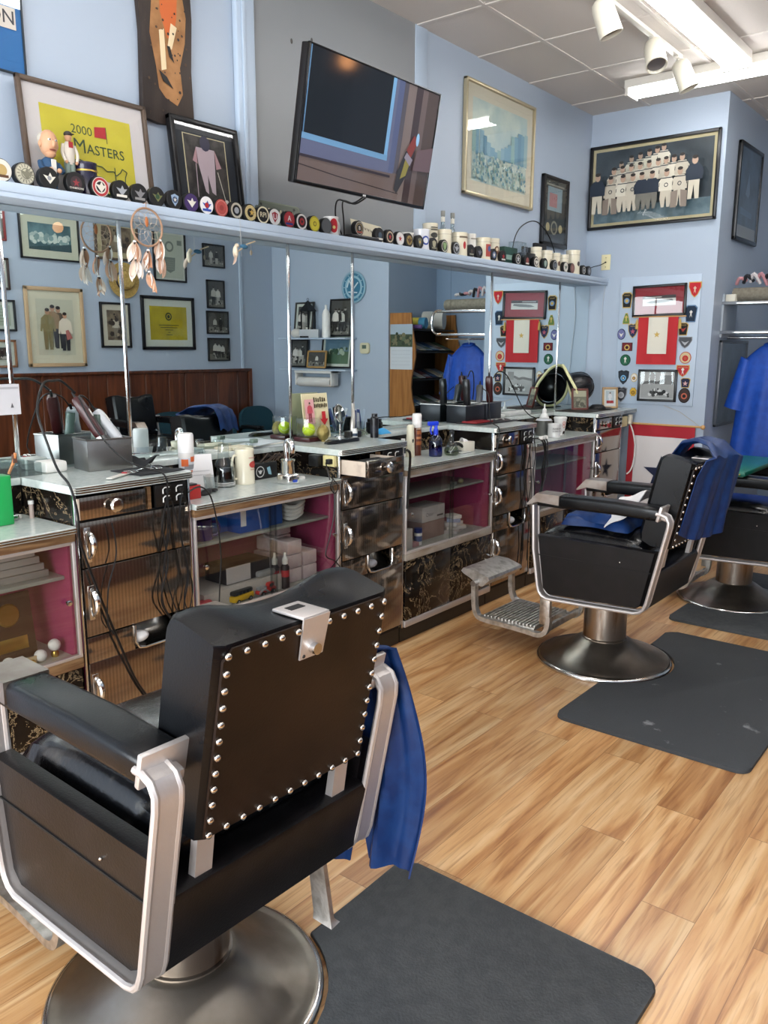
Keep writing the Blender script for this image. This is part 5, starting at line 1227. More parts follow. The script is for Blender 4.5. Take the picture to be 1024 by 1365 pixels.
def batter():
    t = thing('ballplayer_figurine', 'slim standing old-time ballplayer figurine with a cap before the golf flag', 'figurine', (.072, 1.780, ZS))
    sk = K('c99a78', .5); wh = K('cfc8bc', .6)
    m = MB(); m.lathe([(0, 0), (.024, 0), (.024, .010), (0, .012)], K('3a3a2e'), 18)
    for s_ in (-1, 1): m.tube([(0, s_ * .010, .012), (0, s_ * .011, .06), (0, s_ * .008, .115)], [.008, .009, .013], K('7f8f86', .6), 8)
    m.loft([[(.014 * k * math.cos(a), .021 * k * math.sin(a), z) for a in [2 * PI * j / 12 for j in range(12)]] for z, k in ((.108, .9), (.14, 1.0), (.17, 1.1), (.186, .6))], wh); m.build('body', t)
    m = MB(); m.sph((0, 0, .203), (.014, .013, .018), sk, 14); m.sph((.015, 0, .203), (.004, .003, .004), sk, 6); m.build('head', t)
    m = MB(); m.sph((0, 0, .213), (.016, .015, .011), K('3a3634', .6), 12); m.box((.006, -.010, .209), (.026, .010, .212), K('3a3634', .6), .001); m.box((.013, -.008, .165), (.017, .008, .185), PR); m.build('cap_and_scarf', t)
    m = MB()
    for s_ in (-1, 1): m.tube([(0, s_ * .022, .176), (.006, s_ * .030, .145), (.014, s_ * .022, .118)], .006, wh, 8, smooth=3); m.sph((.015, s_ * .02, .114), .006, sk, 8)
    m.build('arms', t)
bobble(); batter()
# licence plate leaning on the grey panel
t = thing('licence_plate', 'greenish metal licence plate leaning behind the pucks under the television', 'licence plate', M=T(WX + .045, 2.92, ZS + .062) @ FACE_X @ Rx(math.radians(-16)))
m = Art(); m.prism(rrect(.30, .15, .012, 3), 0, .002, K('5d6455', .4, .3)); m.z = .0022; m.prism(rrect(.285, .135, .01, 3), .0022, .003, K('4a5145', .4, .2)); m.z = .0032
m.txt('6B', -.07, .02, .055, K('c9c3a4'), True); m.txt('MAN', .04, .02, .055, K('c9c3a4'), True)
for sx in (-.11, .11): m.ell(sx, .055, .006, .006, K('1a1a1a'))
m.build('plate', t, smooth=False)
stein(.085, 3.185, ZS, .092, .040, 'white mug with a red label under the television', 'e4e2de', [(-25, .048, .045, .068, K('b3202a', .4)), (-25, .040, .016, .016, K('d8c27a', .4))], True, 'coffee_mug', 'mug', None, bands=False)
m = MB(); m.box((.03, 3.28, ZS), (.14, 3.50, ZS + .021), K('161618', .35), .004); solo(m, 'router', 'flat black router box on the shelf under the television', 'router')
t = thing('cream_sign', 'cream arched cardboard sign behind the raised puck', 'sign', M=T(WX + .05, 3.60, ZS + .052) @ FACE_X @ Rx(math.radians(-14)))
m = Art(); pts = [(-.15, -.05), (-.15, .075), (.10, .06), (.15, -.05), (.09, -.05)] + [(.0 + .085 * math.cos(a), -.05 + .045 * math.sin(a)) for a in [PI * k / 8 for k in range(1, 8)]] + [(-.085, -.05)]
m.prism(pts, 0, .004, K('d2c9ae')); m.z = .0045; [m.line([(-.08 + .024 * j, .045 - .0045 * j), (-.066 + .024 * j, .030 - .0045 * j), (-.064 + .024 * j, .042 - .0045 * j)], .004, K('6a6250')) for j in range(8)]; m.build('card', t, smooth=False)
BLU = K('2c4a9a', .4)
stein(.070, 3.825, ZS, .085, .045, 'low white mug behind the white-faced puck', 'dcdad2', None, False, 'coffee_mug', 'mug', None, bands=False)
stein(.072, 3.965, ZS, .118, .050, 'tall white mug with a round blue logo', 'dfe0e4', [(-20, .055, .05, .05, BLU), (-20, .055, .032, .032, K('dfe0e4', .4))], False, 'coffee_mug', 'mug', None, bands=False)
stein(.040, 4.098, ZS, .168, .048, 'cream stein with black lettering and a black emblem', 'dcd4bc', [(-20, .10, .05, .030, K('3a3a34', .4)), (-20, .130, .05, .006, K('3a3a34', .4)), (-20, .143, .05, .006, K('3a3a34', .4))])
stein(.070, 4.200, ZS, .142, .046, 'plain cream stein in front of the tall glass bottle')
stein(.075, 4.350, ZS, .140, .054, 'wide cream stein with a small red bird crest', 'ded6be', [(-15, .065, .022, .045, PR), (-15, .112, .07, .010, K('6a5a48', .4))])
stein(.060, 4.500, ZS, .150, .038, 'slim off-white mug next to the stein with the red crest', 'dedbd2', [(-20, .12, .04, .006, K('7a7264', .4))])
stein(.075, 4.625, ZS, .138, .052, 'cream stein with a red and blue player picture', 'dcd4ba', [(-10, .060, .046, .075, K('a0463e', .4)), (-5, .070, .028, .035, K('4a5a8a', .4))])
stein(.060, 4.765, ZS, .148, .048, 'cream stein with a brown head emblem beside the green box', 'd9d2bc', [(-20, .075, .040, .05, K('6a4a3a', .4)), (-20, .08, .02, .022, K('d2c2a4', .4))])
def bottle(x, y, z, label):
    t = thing('glass_bottle', label, 'bottle', (x, y, z), group='glass bottles on the shelf')
    m = MB(); m.lathe([(0, 0), (.030, 0), (.031, .01), (.031, .11), (.024, .14), (.013, .175), (.0115, .235), (.0115, .25), (.010, .25), (.010, .18), (.02, .14), (.028, .11), (.028, .008), (0, .006)], M_ACR, 20); m.build('glass', t)
    MB().lathe([(.012, .232), (.0135, .234), (.0135, .262), (0, .263)], K('8d8d86', .4), 16).build('cap', t)
    MB().lathe([(.0125, .20), (.0128, .228)], K('d0cdc0', .5), 16).build('neck_label', t)
bottle(.015, 4.262, ZS, 'tall clear glass bottle behind the plain cream stein'); bottle(.015, 4.365, ZS, 'tall clear glass bottle behind the stein with the red crest')
m = MB(); m.box((.03, 4.85, ZS), (.10, 5.02, ZS + .11), K('1e4038', .4), .004); m.box((.1, 4.87, ZS + .03), (.1012, 5.0, ZS + .06), K('7f9a90')); solo(m, 'green_box', 'dark green box between the steins and the clear case', 'box')
t = thing('display_case', 'small clear plastic case holding a dark model', 'display case', (.075, 5.06, ZS))
MB().box((-.035, -.06, .0), (.035, .06, .155), M_ACR, .002).build('case', t)
m = MB(); m.box((-.025, -.045, .0), (.025, .045, .015), K('1a2a24')); m.box((-.012, -.03, .015), (.012, .03, .05), K('1c3a30')); m.cyl((-.01, 0, .05), (.01, 0, .05), .02, K('7f9a90'), seg=12); m.build('model', t)
m = MB(); m.box((.03, 5.14, ZS), (.09, 5.29, ZS + .10), K('151517', .35), .006)
for k in range(3): m.cyl((.06, 5.16 + .045 * k, ZS + .10), (.06, 5.16 + .045 * k, ZS + .14), .010, K('222224', .3), seg=10)
solo(m, 'radio_unit', 'black radio unit with short knobs on the shelf', 'radio')
m = MB(); m.box((.0, 5.40, ZS), (.03, 5.56, ZS + .19), K('19191b', .4), .004); solo(m, 'black_speaker', 'thin black speaker standing behind the corner steins', 'speaker')
for k, (y, h, r, l_) in enumerate(((5.345, .150, .044, 'pale cream stein nearest the radio unit'), (5.495, .140, .050, 'broad cream stein with a ridged lid line in front of the thin black speaker'), (5.635, .135, .042, 'cream stein with a round brown badge, under the medallion picture'), (5.770, .135, .042, 'cream stein with a faint crest, beside the tallest corner stein'), (5.925, .180, .056, 'tallest cream stein near the end wall'))):
    stein(.060, y, ZS, h, r, l_, art=[(-10, h * .45, .03, .035, K(('b9b09a', 'a89f88', '6a5040', '9a9282', '3c3a36')[k], .4))])
m = MB(); m.tube([(.05, 5.03, ZS + .01), (.05, 5.05, 2.25), (.05, 5.12, 2.345), (.05, 5.25, 2.405), (.05, 5.38, 2.415), (.05, 5.52, 2.36), (.05, 5.62, 2.27), (.045, 5.70, 2.15), (.045, 5.72, ZS + .005)], .004, M_CABLE, 6, smooth=5); solo(m, 'antenna_cable', 'black cable arching over the corner steins', 'cable')
m = MB(T(.03, 6.16, ZS + .045) @ Rz(.2) @ FACE_X); m.lathe([(.010, 0), (.035, 0), (.035, .003), (.010, .003)], K('a9b6c8', .15, .8), 24); m.tube([(0, -.045, 0), (0, 0, .0), (.02, .04, 0)], .002, M_CHROME, 6); solo(m, 'wire_ornament', 'small silvery disc on a wire in the shelf corner', 'ornament')

# ---------------------------------------------------------------- dream catcher and hanging bird
t = thing('dream_catcher', 'feathered dream catcher hung from the shelf edge in front of the mirror', 'dream catcher', (.172, 2.03, 2.005))
m = MB(); m.tube([(0, .070 * math.cos(a), .070 * math.sin(a)) for a in [2 * PI * k / 32 for k in range(32)]], .0042, mat('wrapped_suede', 'a08068', .8), 8, closed=True); m.tube([(0, .0, .07), (0, 0, .09), (-.017, 0, .088)], .0015, mat('wrapped_suede'), 5); m.build('hoop', t)
m = MB(); th = K('b8a692', .8)
for n_, (ra, rb) in enumerate(((.066, .046), (.046, .028), (.028, .012))):
    for k in range(9):
        a0 = 2 * PI * (k + n_ * .5) / 9; a1 = 2 * PI * (k + .5 + n_ * .5) / 9; a2 = 2 * PI * (k + 1 + n_ * .5) / 9
        m.tube([(0, ra * math.cos(a0), ra * math.sin(a0)), (0, rb * math.cos(a1), rb * math.sin(a1)), (0, ra * math.cos(a2), ra * math.sin(a2))], .0008, th, 4)
m.sph((.0, 0, .02), (.004, .008, .02), K('b06a3c', .5), 8); m.build('web', t)
def feather(m, x, y, z, L, wd, rz, tilt, c):
    M_ = T(x, y, z) @ Rz(rz) @ Rx(tilt)
    m.sheet(8, 10, lambda u, v: ((u - .5) ** 2 * .02 + .006 * math.sin(v * 3), (u - .5) * wd * math.sin(PI * min(1, v * .93 + .07)) ** .6, -L * v + .01 * abs(u - .5)), c, M=M_)
Fc = [K(c, .8) for c in ('e6ddd4', 'd9c4b2', 'c4a088', 'eee8e2', 'b98a6c')]
R = random.Random(11)
for k, (y, z0, n_) in enumerate(((-.060, -.045, 2), (.0, -.072, 3), (.058, -.03, 2))):
    m = MB(); L0 = (.10, .13, .085)[k]
    m.tube([(0, y, z0), (0, y * 1.05, z0 - L0)], .0015, mat('wrapped_suede'), 5)
    for j in range(2):
        zz = z0 - .01 - j * L0 * .62; m.cyl((0, y, zz), (0, y, zz - .006), .006, K('f0f0f0', .4), seg=8); m.cyl((0, y, zz - .006), (0, y, zz - .014), .006, K('3a2e28', .5), seg=8)
        for q_ in range(6): feather(m, .0, y, zz - .012, R.uniform(.055, .085), R.uniform(.022, .034), R.uniform(-1.4, 1.4), R.uniform(-.45, .45), R.choice(Fc))
    m.build('feather_tassel', t)
t = thing('hanging_bird_ornament', 'small string-hung bird ornament below the shelf edge', 'ornament', (.157, 2.52, 2.08))
MB().tube([(0, 0, .02), (0, .004, -.14)], .0008, K('b9b9b4'), 4).build('string', t)
m = MB(); m.tube([(0, -.02, -.125), (0, .04, -.085), (0, .085, -.07)], .003, K('b9a688', .7), 6); m.sph((0, -.03, -.125), (.012, .012, .028), K('d9cbb4', .8), 10); m.sph((0, -.022, -.098), .010, K('c9b9a0', .8), 8)
m.sph((0, .02, -.098), (.008, .024, .010), K('3c6a86', .7), 8); feather(m, 0, -.04, -.135, .05, .02, .3, -.3, Fc[1]); m.sph((0, .06, -.12), (.004, .008, .012), K('7a7264', .6), 8); m.tube([(0, .06, -.11), (0, .06, -.075)], .0008, K('8a8474'), 4)
m.build('birds', t)

# ================================================================ the opposite wall (seen in the mirror)
def on_right(yc, zc, w_, h_, fw, fm, art, label, mount=None, mw=.04, glass=True): return picture(label, T(XR - .003, yc, zc) @ FACE_NX, w_, h_, fw, fm, art, mount, mw, .025, glass=glass)
def waves(a, w_, h_): a.rect(-w_ / 2, -h_ / 2, w_ / 2, h_ / 2, mat('sea_print', '5a7f86', .5, col2='35585f', nscale=6)); dabs(a, 60, -w_ / 2, -h_ * .3, w_ / 2, h_ * .2, [K('c9d2cc'), K('a9bab6'), K('7f9a9a')], .012, .035, 8); a.pol([(-w_ / 2, -h_ / 2), (w_ / 2, -h_ / 2), (w_ / 2, -h_ * .42), (-w_ / 2, -h_ * .2)], K('2c4a50'))
def crowdpic(a, w_, h_):
    a.rect(-w_ / 2, -h_ / 2, w_ / 2, h_ / 2, K('c6c3b0')); s = h_ / .45
    figure(a, -.03, -h_ * .38, .34 * s, K('6a5a4a'), K('2a2624')); figure(a, .03, -h_ * .36, .34 * s, K('9a7f62'), K('2e2a30')); figure(a, .085, -h_ * .40, .33 * s, K('8a7f58'), K('7f7450')); figure(a, -.09, -h_ * .42, .31 * s, K('cfc6b4'), K('28242a')); a.pol([(-.16, -.10), (-.12, -.02), (-.09, -.03), (-.10, -.12)], K('a0605a'))
def smallphoto(a, w_, h_): a.rect(-w_ / 2, -h_ / 2, w_ / 2, h_ / 2, mat('sepia_small_photo', '5a4a3c', .5, col2='8a7a64', nscale=12)); figure(a, .0, -h_ * .4, h_ * .7, K('c9bfae'), K('8a7f70')); dabs(a, 12, -w_ / 2, -h_ / 2, w_ / 2, h_ / 2, [K('3a2e26'), K('a09078')], .01, .03, 9)
def cert(a, w_, h_):
    a.rect(-w_ / 2, -h_ / 2, w_ / 2, h_ / 2, mat('yellow_cert', 'b9a81c', .6, col2='a89814', nscale=6)); g = K('2e3a1c'); a.ring(0, h_ * .2, .028, .042, g); a.ell(0, h_ * .2, .018, .02, g)
    for k, wd in enumerate((.26, .22, .10, .03, .08)): a.line([(-wd / 2, -.02 - .025 * k), (wd / 2, -.02 - .025 * k)], .006, g)
def mapp(a, w_, h_):
    a.rect(-w_ / 2, -h_ / 2, w_ / 2, h_ / 2, K('b9bfb0')); c = K('7a8278'); a.ring(0, .10, .035, .055, c); a.pol([(-.07, -.01), (.07, -.01), (.06, -.14), (0, -.17), (-.06, -.14)], c); a.rect(-.16, .12, -.10, .17, c)
    for k in range(9): a.line([(-.05, -.03 - .013 * k), (.05, -.03 - .013 * k)], .002, K('b9bfb0'))
def bw(fn_seed, light=False):
    def f(a, w_, h_):
        a.rect(-w_ / 2, -h_ / 2, w_ / 2, h_ / 2, K('4a4844') if not light else K('8a8884')); R = random.Random(fn_seed); n_ = R.choice((1, 2, 3, 4))
        a.rect(-w_ / 2, -h_ / 2, w_ / 2, -h_ * .22, K('77746c'))
        for k in range(n_): figure(a, w_ * (-.3 + .6 * (k + .5) / n_), -h_ * .40, h_ * R.uniform(.6, .78), K(R.choice(('b9b6ae', '2a2826', 'cfccc4'))), K(R.choice(('262422', 'a9a69e'))), K('a09c94'))
        dabs(a, 14, -w_ / 2, -h_ / 2, w_ / 2, -h_ * .1, [K('2e2c2a'), K('a3a098')], .006, .016, fn_seed)
    return f
OAKF = mat('pale_oak_frame', 'b59a78', .5)
on_right(4.335, 2.555, .60, .41, .016, M_BLACKFR, waves, 'black-framed print of stormy green waves high on the boarded wall side', mat('mount_cream2', 'c9c9b6', .7), .07)
on_right(4.33, 1.735, .60, .74, .035, OAKF, crowdpic, 'large pale-wood-framed print of four huddled figures', mat('mount_ivory', 'd6d0ba', .7), .075)
on_right(4.985, 1.77, .35, .45, .022, M_BLACKFR, smallphoto, 'black-framed small sepia photograph with a wide cream mount', mat('mount_cream3', 'cfc9b9', .7), .055)
on_right(5.64, 1.805, .69, .56, .035, M_BLACKFR, cert, 'black-framed yellow flag certificate with signatures', mat('mount_pale', 'c9cdc4', .7), .07)
on_right(5.05, 2.605, .50, .40, .024, mat('brown_frame'), smallphoto, 'brown-framed old photograph above the straw hat', mat('mount_tan', 'b9ac8a', .7), .055)
on_right(5.69, 2.50, .42, .52, .018, M_BLACKFR, mapp, 'black-framed pale print with a shield and a round seal', mat('mount_pale'), .02)
on_right(6.29, 2.555, .31, .25, .016, M_BLACKFR, bw(21), 'small black-framed group photograph, top of the column of four'); on_right(6.30, 2.14, .255, .31, .016, M_BLACKFR, bw(4), 'small upright black-framed photograph, second down the column of four')
on_right(6.315, 1.83, .315, .255, .016, M_BLACKFR, bw(8), 'small black-framed crowd photograph, third down the column of four'); on_right(6.32, 1.53, .315, .26, .016, M_BLACKFR, bw(13), 'small black-framed photograph of white-clad players, lowest of the column of four')
on_right(3.74, 2.62, .34, .28, .02, K('8a3a3a', .4), bw(3, True), 'red-framed picture high near the mirror edge'); on_right(3.74, 2.195, .34, .28, .02, K('3a2e2a', .4), bw(5), 'dark-framed picture under the red-framed one', mat('mount_pale'), .03)
on_right(3.74, 1.83, .40, .28, .02, K('22262a', .4), lambda a, w_, h_: (a.rect(-w_ / 2, -h_ / 2, w_ / 2, h_ / 2, K('a9b3a2')), [a.line([(-w_ * .4, h_ * (.3 - .15 * k)), (w_ * .4, h_ * (.3 - .15 * k))], .004, K('7a8474')) for k in range(5)]), 'dark-framed greenish certificate third from the ceiling by the mirror edge', mat('mount_pale'), .03)
on_right(3.74, 1.49, .36, .25, .02, K('8a6248', .4), bw(7), 'brown-framed small picture just above the wooden boards', mat('mount_pale'), .05)
t = thing('straw_hat', 'straw hat with a dark band hung on the wall', 'hat', M=T(XR - .012, 5.10, 2.215) @ FACE_NX)
m = MB(); m.lathe([(.0, .11), (.07, .105), (.088, .085), (.095, .02), (.10, .012), (.15, .008), (.178, .02), (.176, .024), (.15, .014), (.10, .018)], mat('straw', 'b79a5c', .8, col2='a08548', nscale=60, bump=.2, bscale=80), 32); m.build('crown', t)
MB().lathe([(.0965, .018), (.0955, .045), (.094, .045)], K('2a2320', .7), 32).build('hat_band', t)

# teal waiting chairs
M_TEAL = mat('teal_fabric', '17404e', .85, bump=.1, bscale=200)
def waiting(label):
    t = thing('waiting_chair', label, 'chair', group='teal waiting chairs along the boarded wall')
    def bk(u, v):
        a = (u - .5) * 1.3; w2 = .27 * (1 - max(0, v - .6) ** 2 * 1.2) ** .5
        return (.23 + .05 * v - .10 * (1 - math.cos(a)) * 1.5, w2 * math.sin(a) / math.sin(.65), .50 + .37 * v * (1 - .20 * (2 * abs(u - .5)) ** 3))
    MB().sheet(20, 14, bk, M_TEAL, .04).build('backrest', t)
    m = MB(); m.box((-.24, -.25, .40), (.24, .25, .48), M_TEAL, .03, 3); m.build('seat', t)
    for s_ in (-1, 1):
        m = MB(); m.tube([(-.22, s_ * .25, .0), (-.22, s_ * .27, .55), (-.18, s_ * .275, .635), (.0, s_ * .28, .655), (.20, s_ * .27, .62), (.24, s_ * .26, .5)], .013, M_CABLE, 8, smooth=4); m.tube([(.24, s_ * .26, .5), (.26, s_ * .25, 0)], .013, M_CABLE, 8); m.box((-.18, s_ * .28 - .025, .655), (.10, s_ * .28 + .025, .68), M_RUBBER, .008); m.build('arm_frame', t)
    return t
w1 = waiting('teal waiting chair against the boarded wall beside the spare barber chair'); w1.location = (4.10, 5.48, 0)
w2 = copy_tree(w1); w2.location = (4.10, 6.10, 0); w2['label'] = 'teal waiting chair between the other two teal chairs'
w3 = copy_tree(w1); w3.location = (4.10, 6.72, 0); w3['label'] = 'teal waiting chair at the corner next to the shelves with framed photos'

# clock wall: clock, thermostat, two shelves
t = thing('wall_clock', 'round blue and white clock plate on the wall beyond the corner shelves', 'clock', M=T(3.195, YC - .001, 2.215) @ FACE_NY)
m = Art(); m.lathe([(.0, 0), (.165, 0), (.175, .006), (.175, .018), (.160, .022), (.152, .014), (0, .013)], K('7fa3b4', .3), 40); m.z = .015; m.ell(0, 0, .15, .15, K('2f6c88'), 32); m.ring(0, 0, .10, .125, K('8fb3c2'), 32)
for k in range(12): a_ = k * PI / 6; m.line([(.13 * math.cos(a_), .13 * math.sin(a_)), (.145 * math.cos(a_), .145 * math.sin(a_))], .006, K('d0dce0'))
m.line([(-.07, .05), (0, -.02), (.06, .08), (.09, .0)], .016, K('c3d2d8')); m.line([(-.06, -.06), (.07, -.05)], .014, K('c3d2d8')); m.build('face', t)
t = thing('thermostat', 'small cream thermostat on the wall beside the oak magazine rack', 'thermostat', M=T(3.035, YC - .001, 1.55) @ FACE_NY)
MB().prism(rrect(.13, .12, .03, 4), 0, .025, K('c9c3a4', .4), bev=.004).build('body', t); MB().box((-.03, -.005, .025), (.03, .035, .0265), K('5a6a60', .3)).build('display', t)
for z, lab in ((1.665, 'upper pale blue shelf holding a lantern and a white bottle'), (1.312, 'lower pale blue shelf holding framed photographs over the paper towel roll')):
    m = MB(); m.box((3.16, YC - .20, z - .018), (4.22, YC, z), M_WALLT, .003)
    solo(m, 'corner_shelf', lab, 'shelf', 'two corner shelves')
def sp(x, z, w_, h_, fm, seed, label, mount=None, y=YC - .045): picture(label, T(x, y, z + h_ / 2 + .004) @ FACE_NY @ Rx(math.radians(-7)), w_, h_, .02, fm, bw(seed) if seed < 50 else land, mount, .03, .018, name='photo_frame')
def land(a, w_, h_): a.rect(-w_ / 2, -h_ / 2, w_ / 2, h_ / 2, K('5f7f94')); a.rect(-w_ / 2, -h_ / 2, w_ / 2, 0, K('55705a')); dabs(a, 14, -w_ / 2, -h_ * .2, w_ / 2, h_ * .2, [K('3c5a44'), K('8fa6a8'), K('aab8a4')], .015, .04, 6)
sp(3.36, 1.672, .34, .42, M_BLACKFR, 9, 'tall black photo frame standing on the upper corner shelf'); sp(3.93, 1.672, .30, .40, K('3c3a38', .4), 12, 'dark photo frame behind the lantern on the upper corner shelf', mat('mount_pale'))
sp(3.42, 1.318, .46, .38, M_BLACKFR, 60, 'black-framed landscape picture on the lower corner shelf', mat('mount_pale')); sp(3.62, 1.318, .30, .20, K('a8844e', .4), 14, 'small gold-framed photo in front on the lower corner shelf', y=YC - .165); sp(4.02, 1.318, .28, .33, M_BLACKFR, 17, 'upright black photo frame at the corner end of the lower shelf')
t = thing('lantern', 'black candle lantern with a pointed roof on the upper corner shelf', 'lantern', (3.80, YC - .12, 1.666))
m = MB(); m.box((-.07, -.07, 0), (.07, .07, .02), K('16181a')); 
for sx in (-1, 1):
    for sy in (-1, 1): m.box((sx * .055 - .006, sy * .055 - .006, .02), (sx * .055 + .006, sy * .055 + .006, .30), K('16181a'))
m.build('cage', t)
m = MB(); m.lathe([(.10, .30), (.09, .315), (.035, .38), (.03, .40), (.0, .42)], K('16181a'), 4, Rz(PI / 4)); m.tube([(.015 * math.cos(a), 0, .43 + .015 * math.sin(a)) for a in [k * PI / 4 for k in range(8)]], .003, K('16181a'), 5, closed=True); m.build('roof', t)
m = MB(); m.cyl((0, 0, .02), (0, 0, .12), .03, K('d6d2c4'), seg=14); m.build('candle', t)
m = MB(); m.lathe([(0, 0), (.045, 0), (.048, .02), (.046, .26), (.03, .30), (.014, .32), (.014, .36), (0, .365)], M_WHITEPL, 20, c=(3.50, YC - .14, 1.666)); solo(m, 'white_bottle', 'tall white lotion bottle on the upper corner shelf', 'bottle')
m = MB(); m.box((3.58, YC - .17, 1.666), (3.88, YC - .20 + .01, 1.76), K('b9bec2', .5), .004); solo(m, 'storage_box', 'low white box in front of the lantern on the upper corner shelf', 'box')
m = MB(); m.sph((3.99, YC - .12, 1.72), (.08, .05, .055), K('d2cec6', .7), 14); solo(m, 'white_skull_ornament', 'rounded white ornament at the corner end of the upper shelf', 'ornament')
m = MB(); m.box((3.72, YC - .11, 1.32), (3.82, YC - .09, 1.45), K('1b1c1e'), .003); m.box((3.735, YC - .112, 1.335), (3.805, YC - .11, 1.40), K('d6d6d6')); solo(m, 'small_sign', 'small black and white sign on the lower corner shelf', 'sign')
t = thing('paper_towel_holder', 'white paper towel holder mounted under the lower corner shelf', 'paper towel holder', (3.69, YC - .10, 1.294))
m = MB(); m.box((-.29, -.08, -.03), (.29, .08, 0), M_WHITEPL, .005); m.box((-.29, -.07, -.17), (-.27, .05, 0), M_WHITEPL, .005); m.box((.27, -.07, -.17), (.29, .05, 0), M_WHITEPL, .005); m.build('bracket', t)
MB().cyl((-.26, -.02, -.13), (.26, -.02, -.13), .055, K('d2d0cc', .9), seg=24).build('paper_roll', t)
# ================================================================ things on the tall stations (z 1.09)
ZT, ZL = 1.0897, .9572
def cord(pts, label, r=.0032, m_=None, name='electric_cable', group='black cords of the clippers', cat='cord'):
    m = MB(); m.tube(pts, r, m_ or M_CABLE, 6, smooth=6); return solo(m, name, label, cat, group)
def tray_box(c, rz, sx, sy, h, metal, label, dark=False):
    t = thing('clipper_box', label, 'box', (c[0], c[1], ZT), rz, 'metal boxes holding clippers')
    m = MB(); w_ = .0025
    m.box((-sx / 2, -sy / 2, 0), (sx / 2, sy / 2, w_), metal)
    for a, b in (((-sx / 2, -sy / 2, 0), (-sx / 2 + w_, sy / 2, h)), ((sx / 2 - w_, -sy / 2, 0), (sx / 2, sy / 2, h)), ((-sx / 2, -sy / 2, 0), (sx / 2, -sy / 2 + w_, h)), ((-sx / 2, sy / 2 - w_, 0), (sx / 2, sy / 2, h))): m.box(a, b, metal, .0008)
    m.build('walls', t)
    m = MB(); rim = [(-sx / 2, -sy / 2, h), (sx / 2, -sy / 2, h), (sx / 2, sy / 2, h), (-sx / 2, sy / 2, h)]; m.tube(rim, .0035, M_STEEL, 6, closed=True); m.build('rolled_rim', t); return t
tray_box((.135, 1.800), math.radians(-10), .14, .175, .118, mat('satin_steel', '8f8e8c', .38, 1.0), 'open satin steel box on the brown ribbed station holding three clippers')
tray_box((.105, 4.64), math.radians(4), .15, .20, .118, K('2a2d33', .35, .4), 'dark open box with clippers on the station by the red folder, nearer the reader')
tray_box((.105, 4.42), math.radians(-3), .15, .20, .110, K('24272c', .35, .4), 'dark open box beside the other dark box, close to the mirror strip')
def clipper(c, tilt, rz, body, label, L=.16, tip=None, z=None):
    t = thing('hair_clipper', label, 'hair clipper', group='hair clippers in the metal boxes', M=T(c[0], c[1], z or ZT + .05) @ Rz(rz) @ Rx(tilt))
    m = MB(); rg = []
    for zz, a, b in ((0, .019, .016), (.02, .022, .019), (.07, .021, .018), (.12, .024, .020), (L - .01, .022, .018), (L, .017, .013)): rg.append([(a * math.copysign(abs(math.cos(q)) ** .6, math.cos(q)), b * math.copysign(abs(math.sin(q)) ** .6, math.sin(q)), zz) for q in [2 * PI * j / 16 for j in range(16)]])
    m.loft(rg, body); m.build('body', t)
    m = MB(); m.box((-.022, -.012, -.022), (.022, .010, .002), M_STEEL, .002)
    for k in range(9): m.box((-.021 + .0048 * k, -.011, -.030), (-.0185 + .0048 * k, -.004, -.020), M_STEEL)
    m.build('blade', t); m = MB(); m.cyl((0, 0, L), (0, 0, L + .025), .006, M_CABLE, r1=.004, seg=8); m.box((-.004, .016, .08), (.004, .022, .11), K('c9c6c0', .3), .001); m.build('strain_relief', t)
MAROONP = mat('maroon_plastic', '3a1516', .3)
clipper((.150, 1.785), math.radians(30), math.radians(-50), MAROONP, 'dark maroon clipper standing tilted in the steel box', .17, z=ZT + .125)
clipper((.150, 1.865), math.radians(36), math.radians(-50), K('c4c7ca', .25), 'silver-white clipper leaning in the steel box', .14, z=ZT + .105)
clipper((.10, 1.80), math.radians(-6), math.radians(30), K('5a6a62', .3), 'grey-green clipper deep in the steel box', .12, z=ZT + .085)
clipper((.09, 4.46), math.radians(6), 0, K('1c1c1e', .3), 'black clipper upright in the dark box near the mirror strip', .17, z=ZT + .10)
clipper((.09, 4.60), math.radians(-10), .4, K('3c3e42', .3), 'slim grey trimmer in the dark box', .14, z=ZT + .09)
clipper((.10, 4.72), math.radians(10), .2, MAROONP, 'maroon clipper upright in the dark box with its cord arching away', .175, z=ZT + .11)
cord([(.085, 1.73, 1.38), (.10, 1.67, 1.425), (.13, 1.62, 1.43), (.18, 1.55, 1.42), (.22, 1.50, 1.33), (.29, 1.49, 1.22), (.37, 1.475, 1.14), (.46, 1.462, 1.095), (.482, 1.47, 1.0), (.47, 1.48, .90), (.475, 1.53, .72), (.470, 1.60, .52), (.462, 1.67, .34), (.464, 1.74, .22)], 'thick black cord from the maroon clipper over the station corner to the kick board', .0048)
cord([(.085, 1.81, 1.31), (.09, 1.77, 1.36), (.13, 1.72, 1.36), (.24, 1.72, 1.24), (.34, 1.75, 1.15), (.42, 1.80, 1.112), (.476, 1.83, 1.092), (.482, 1.835, 1.02), (.475, 1.81, .90), (.472, 1.83, .76), (.475, 1.79, .62), (.47, 1.85, .50), (.468, 1.85, .38), (.47, 1.84, .28), (.468, 1.86, .2)], 'black cord over the worktop edge next to the steel box')
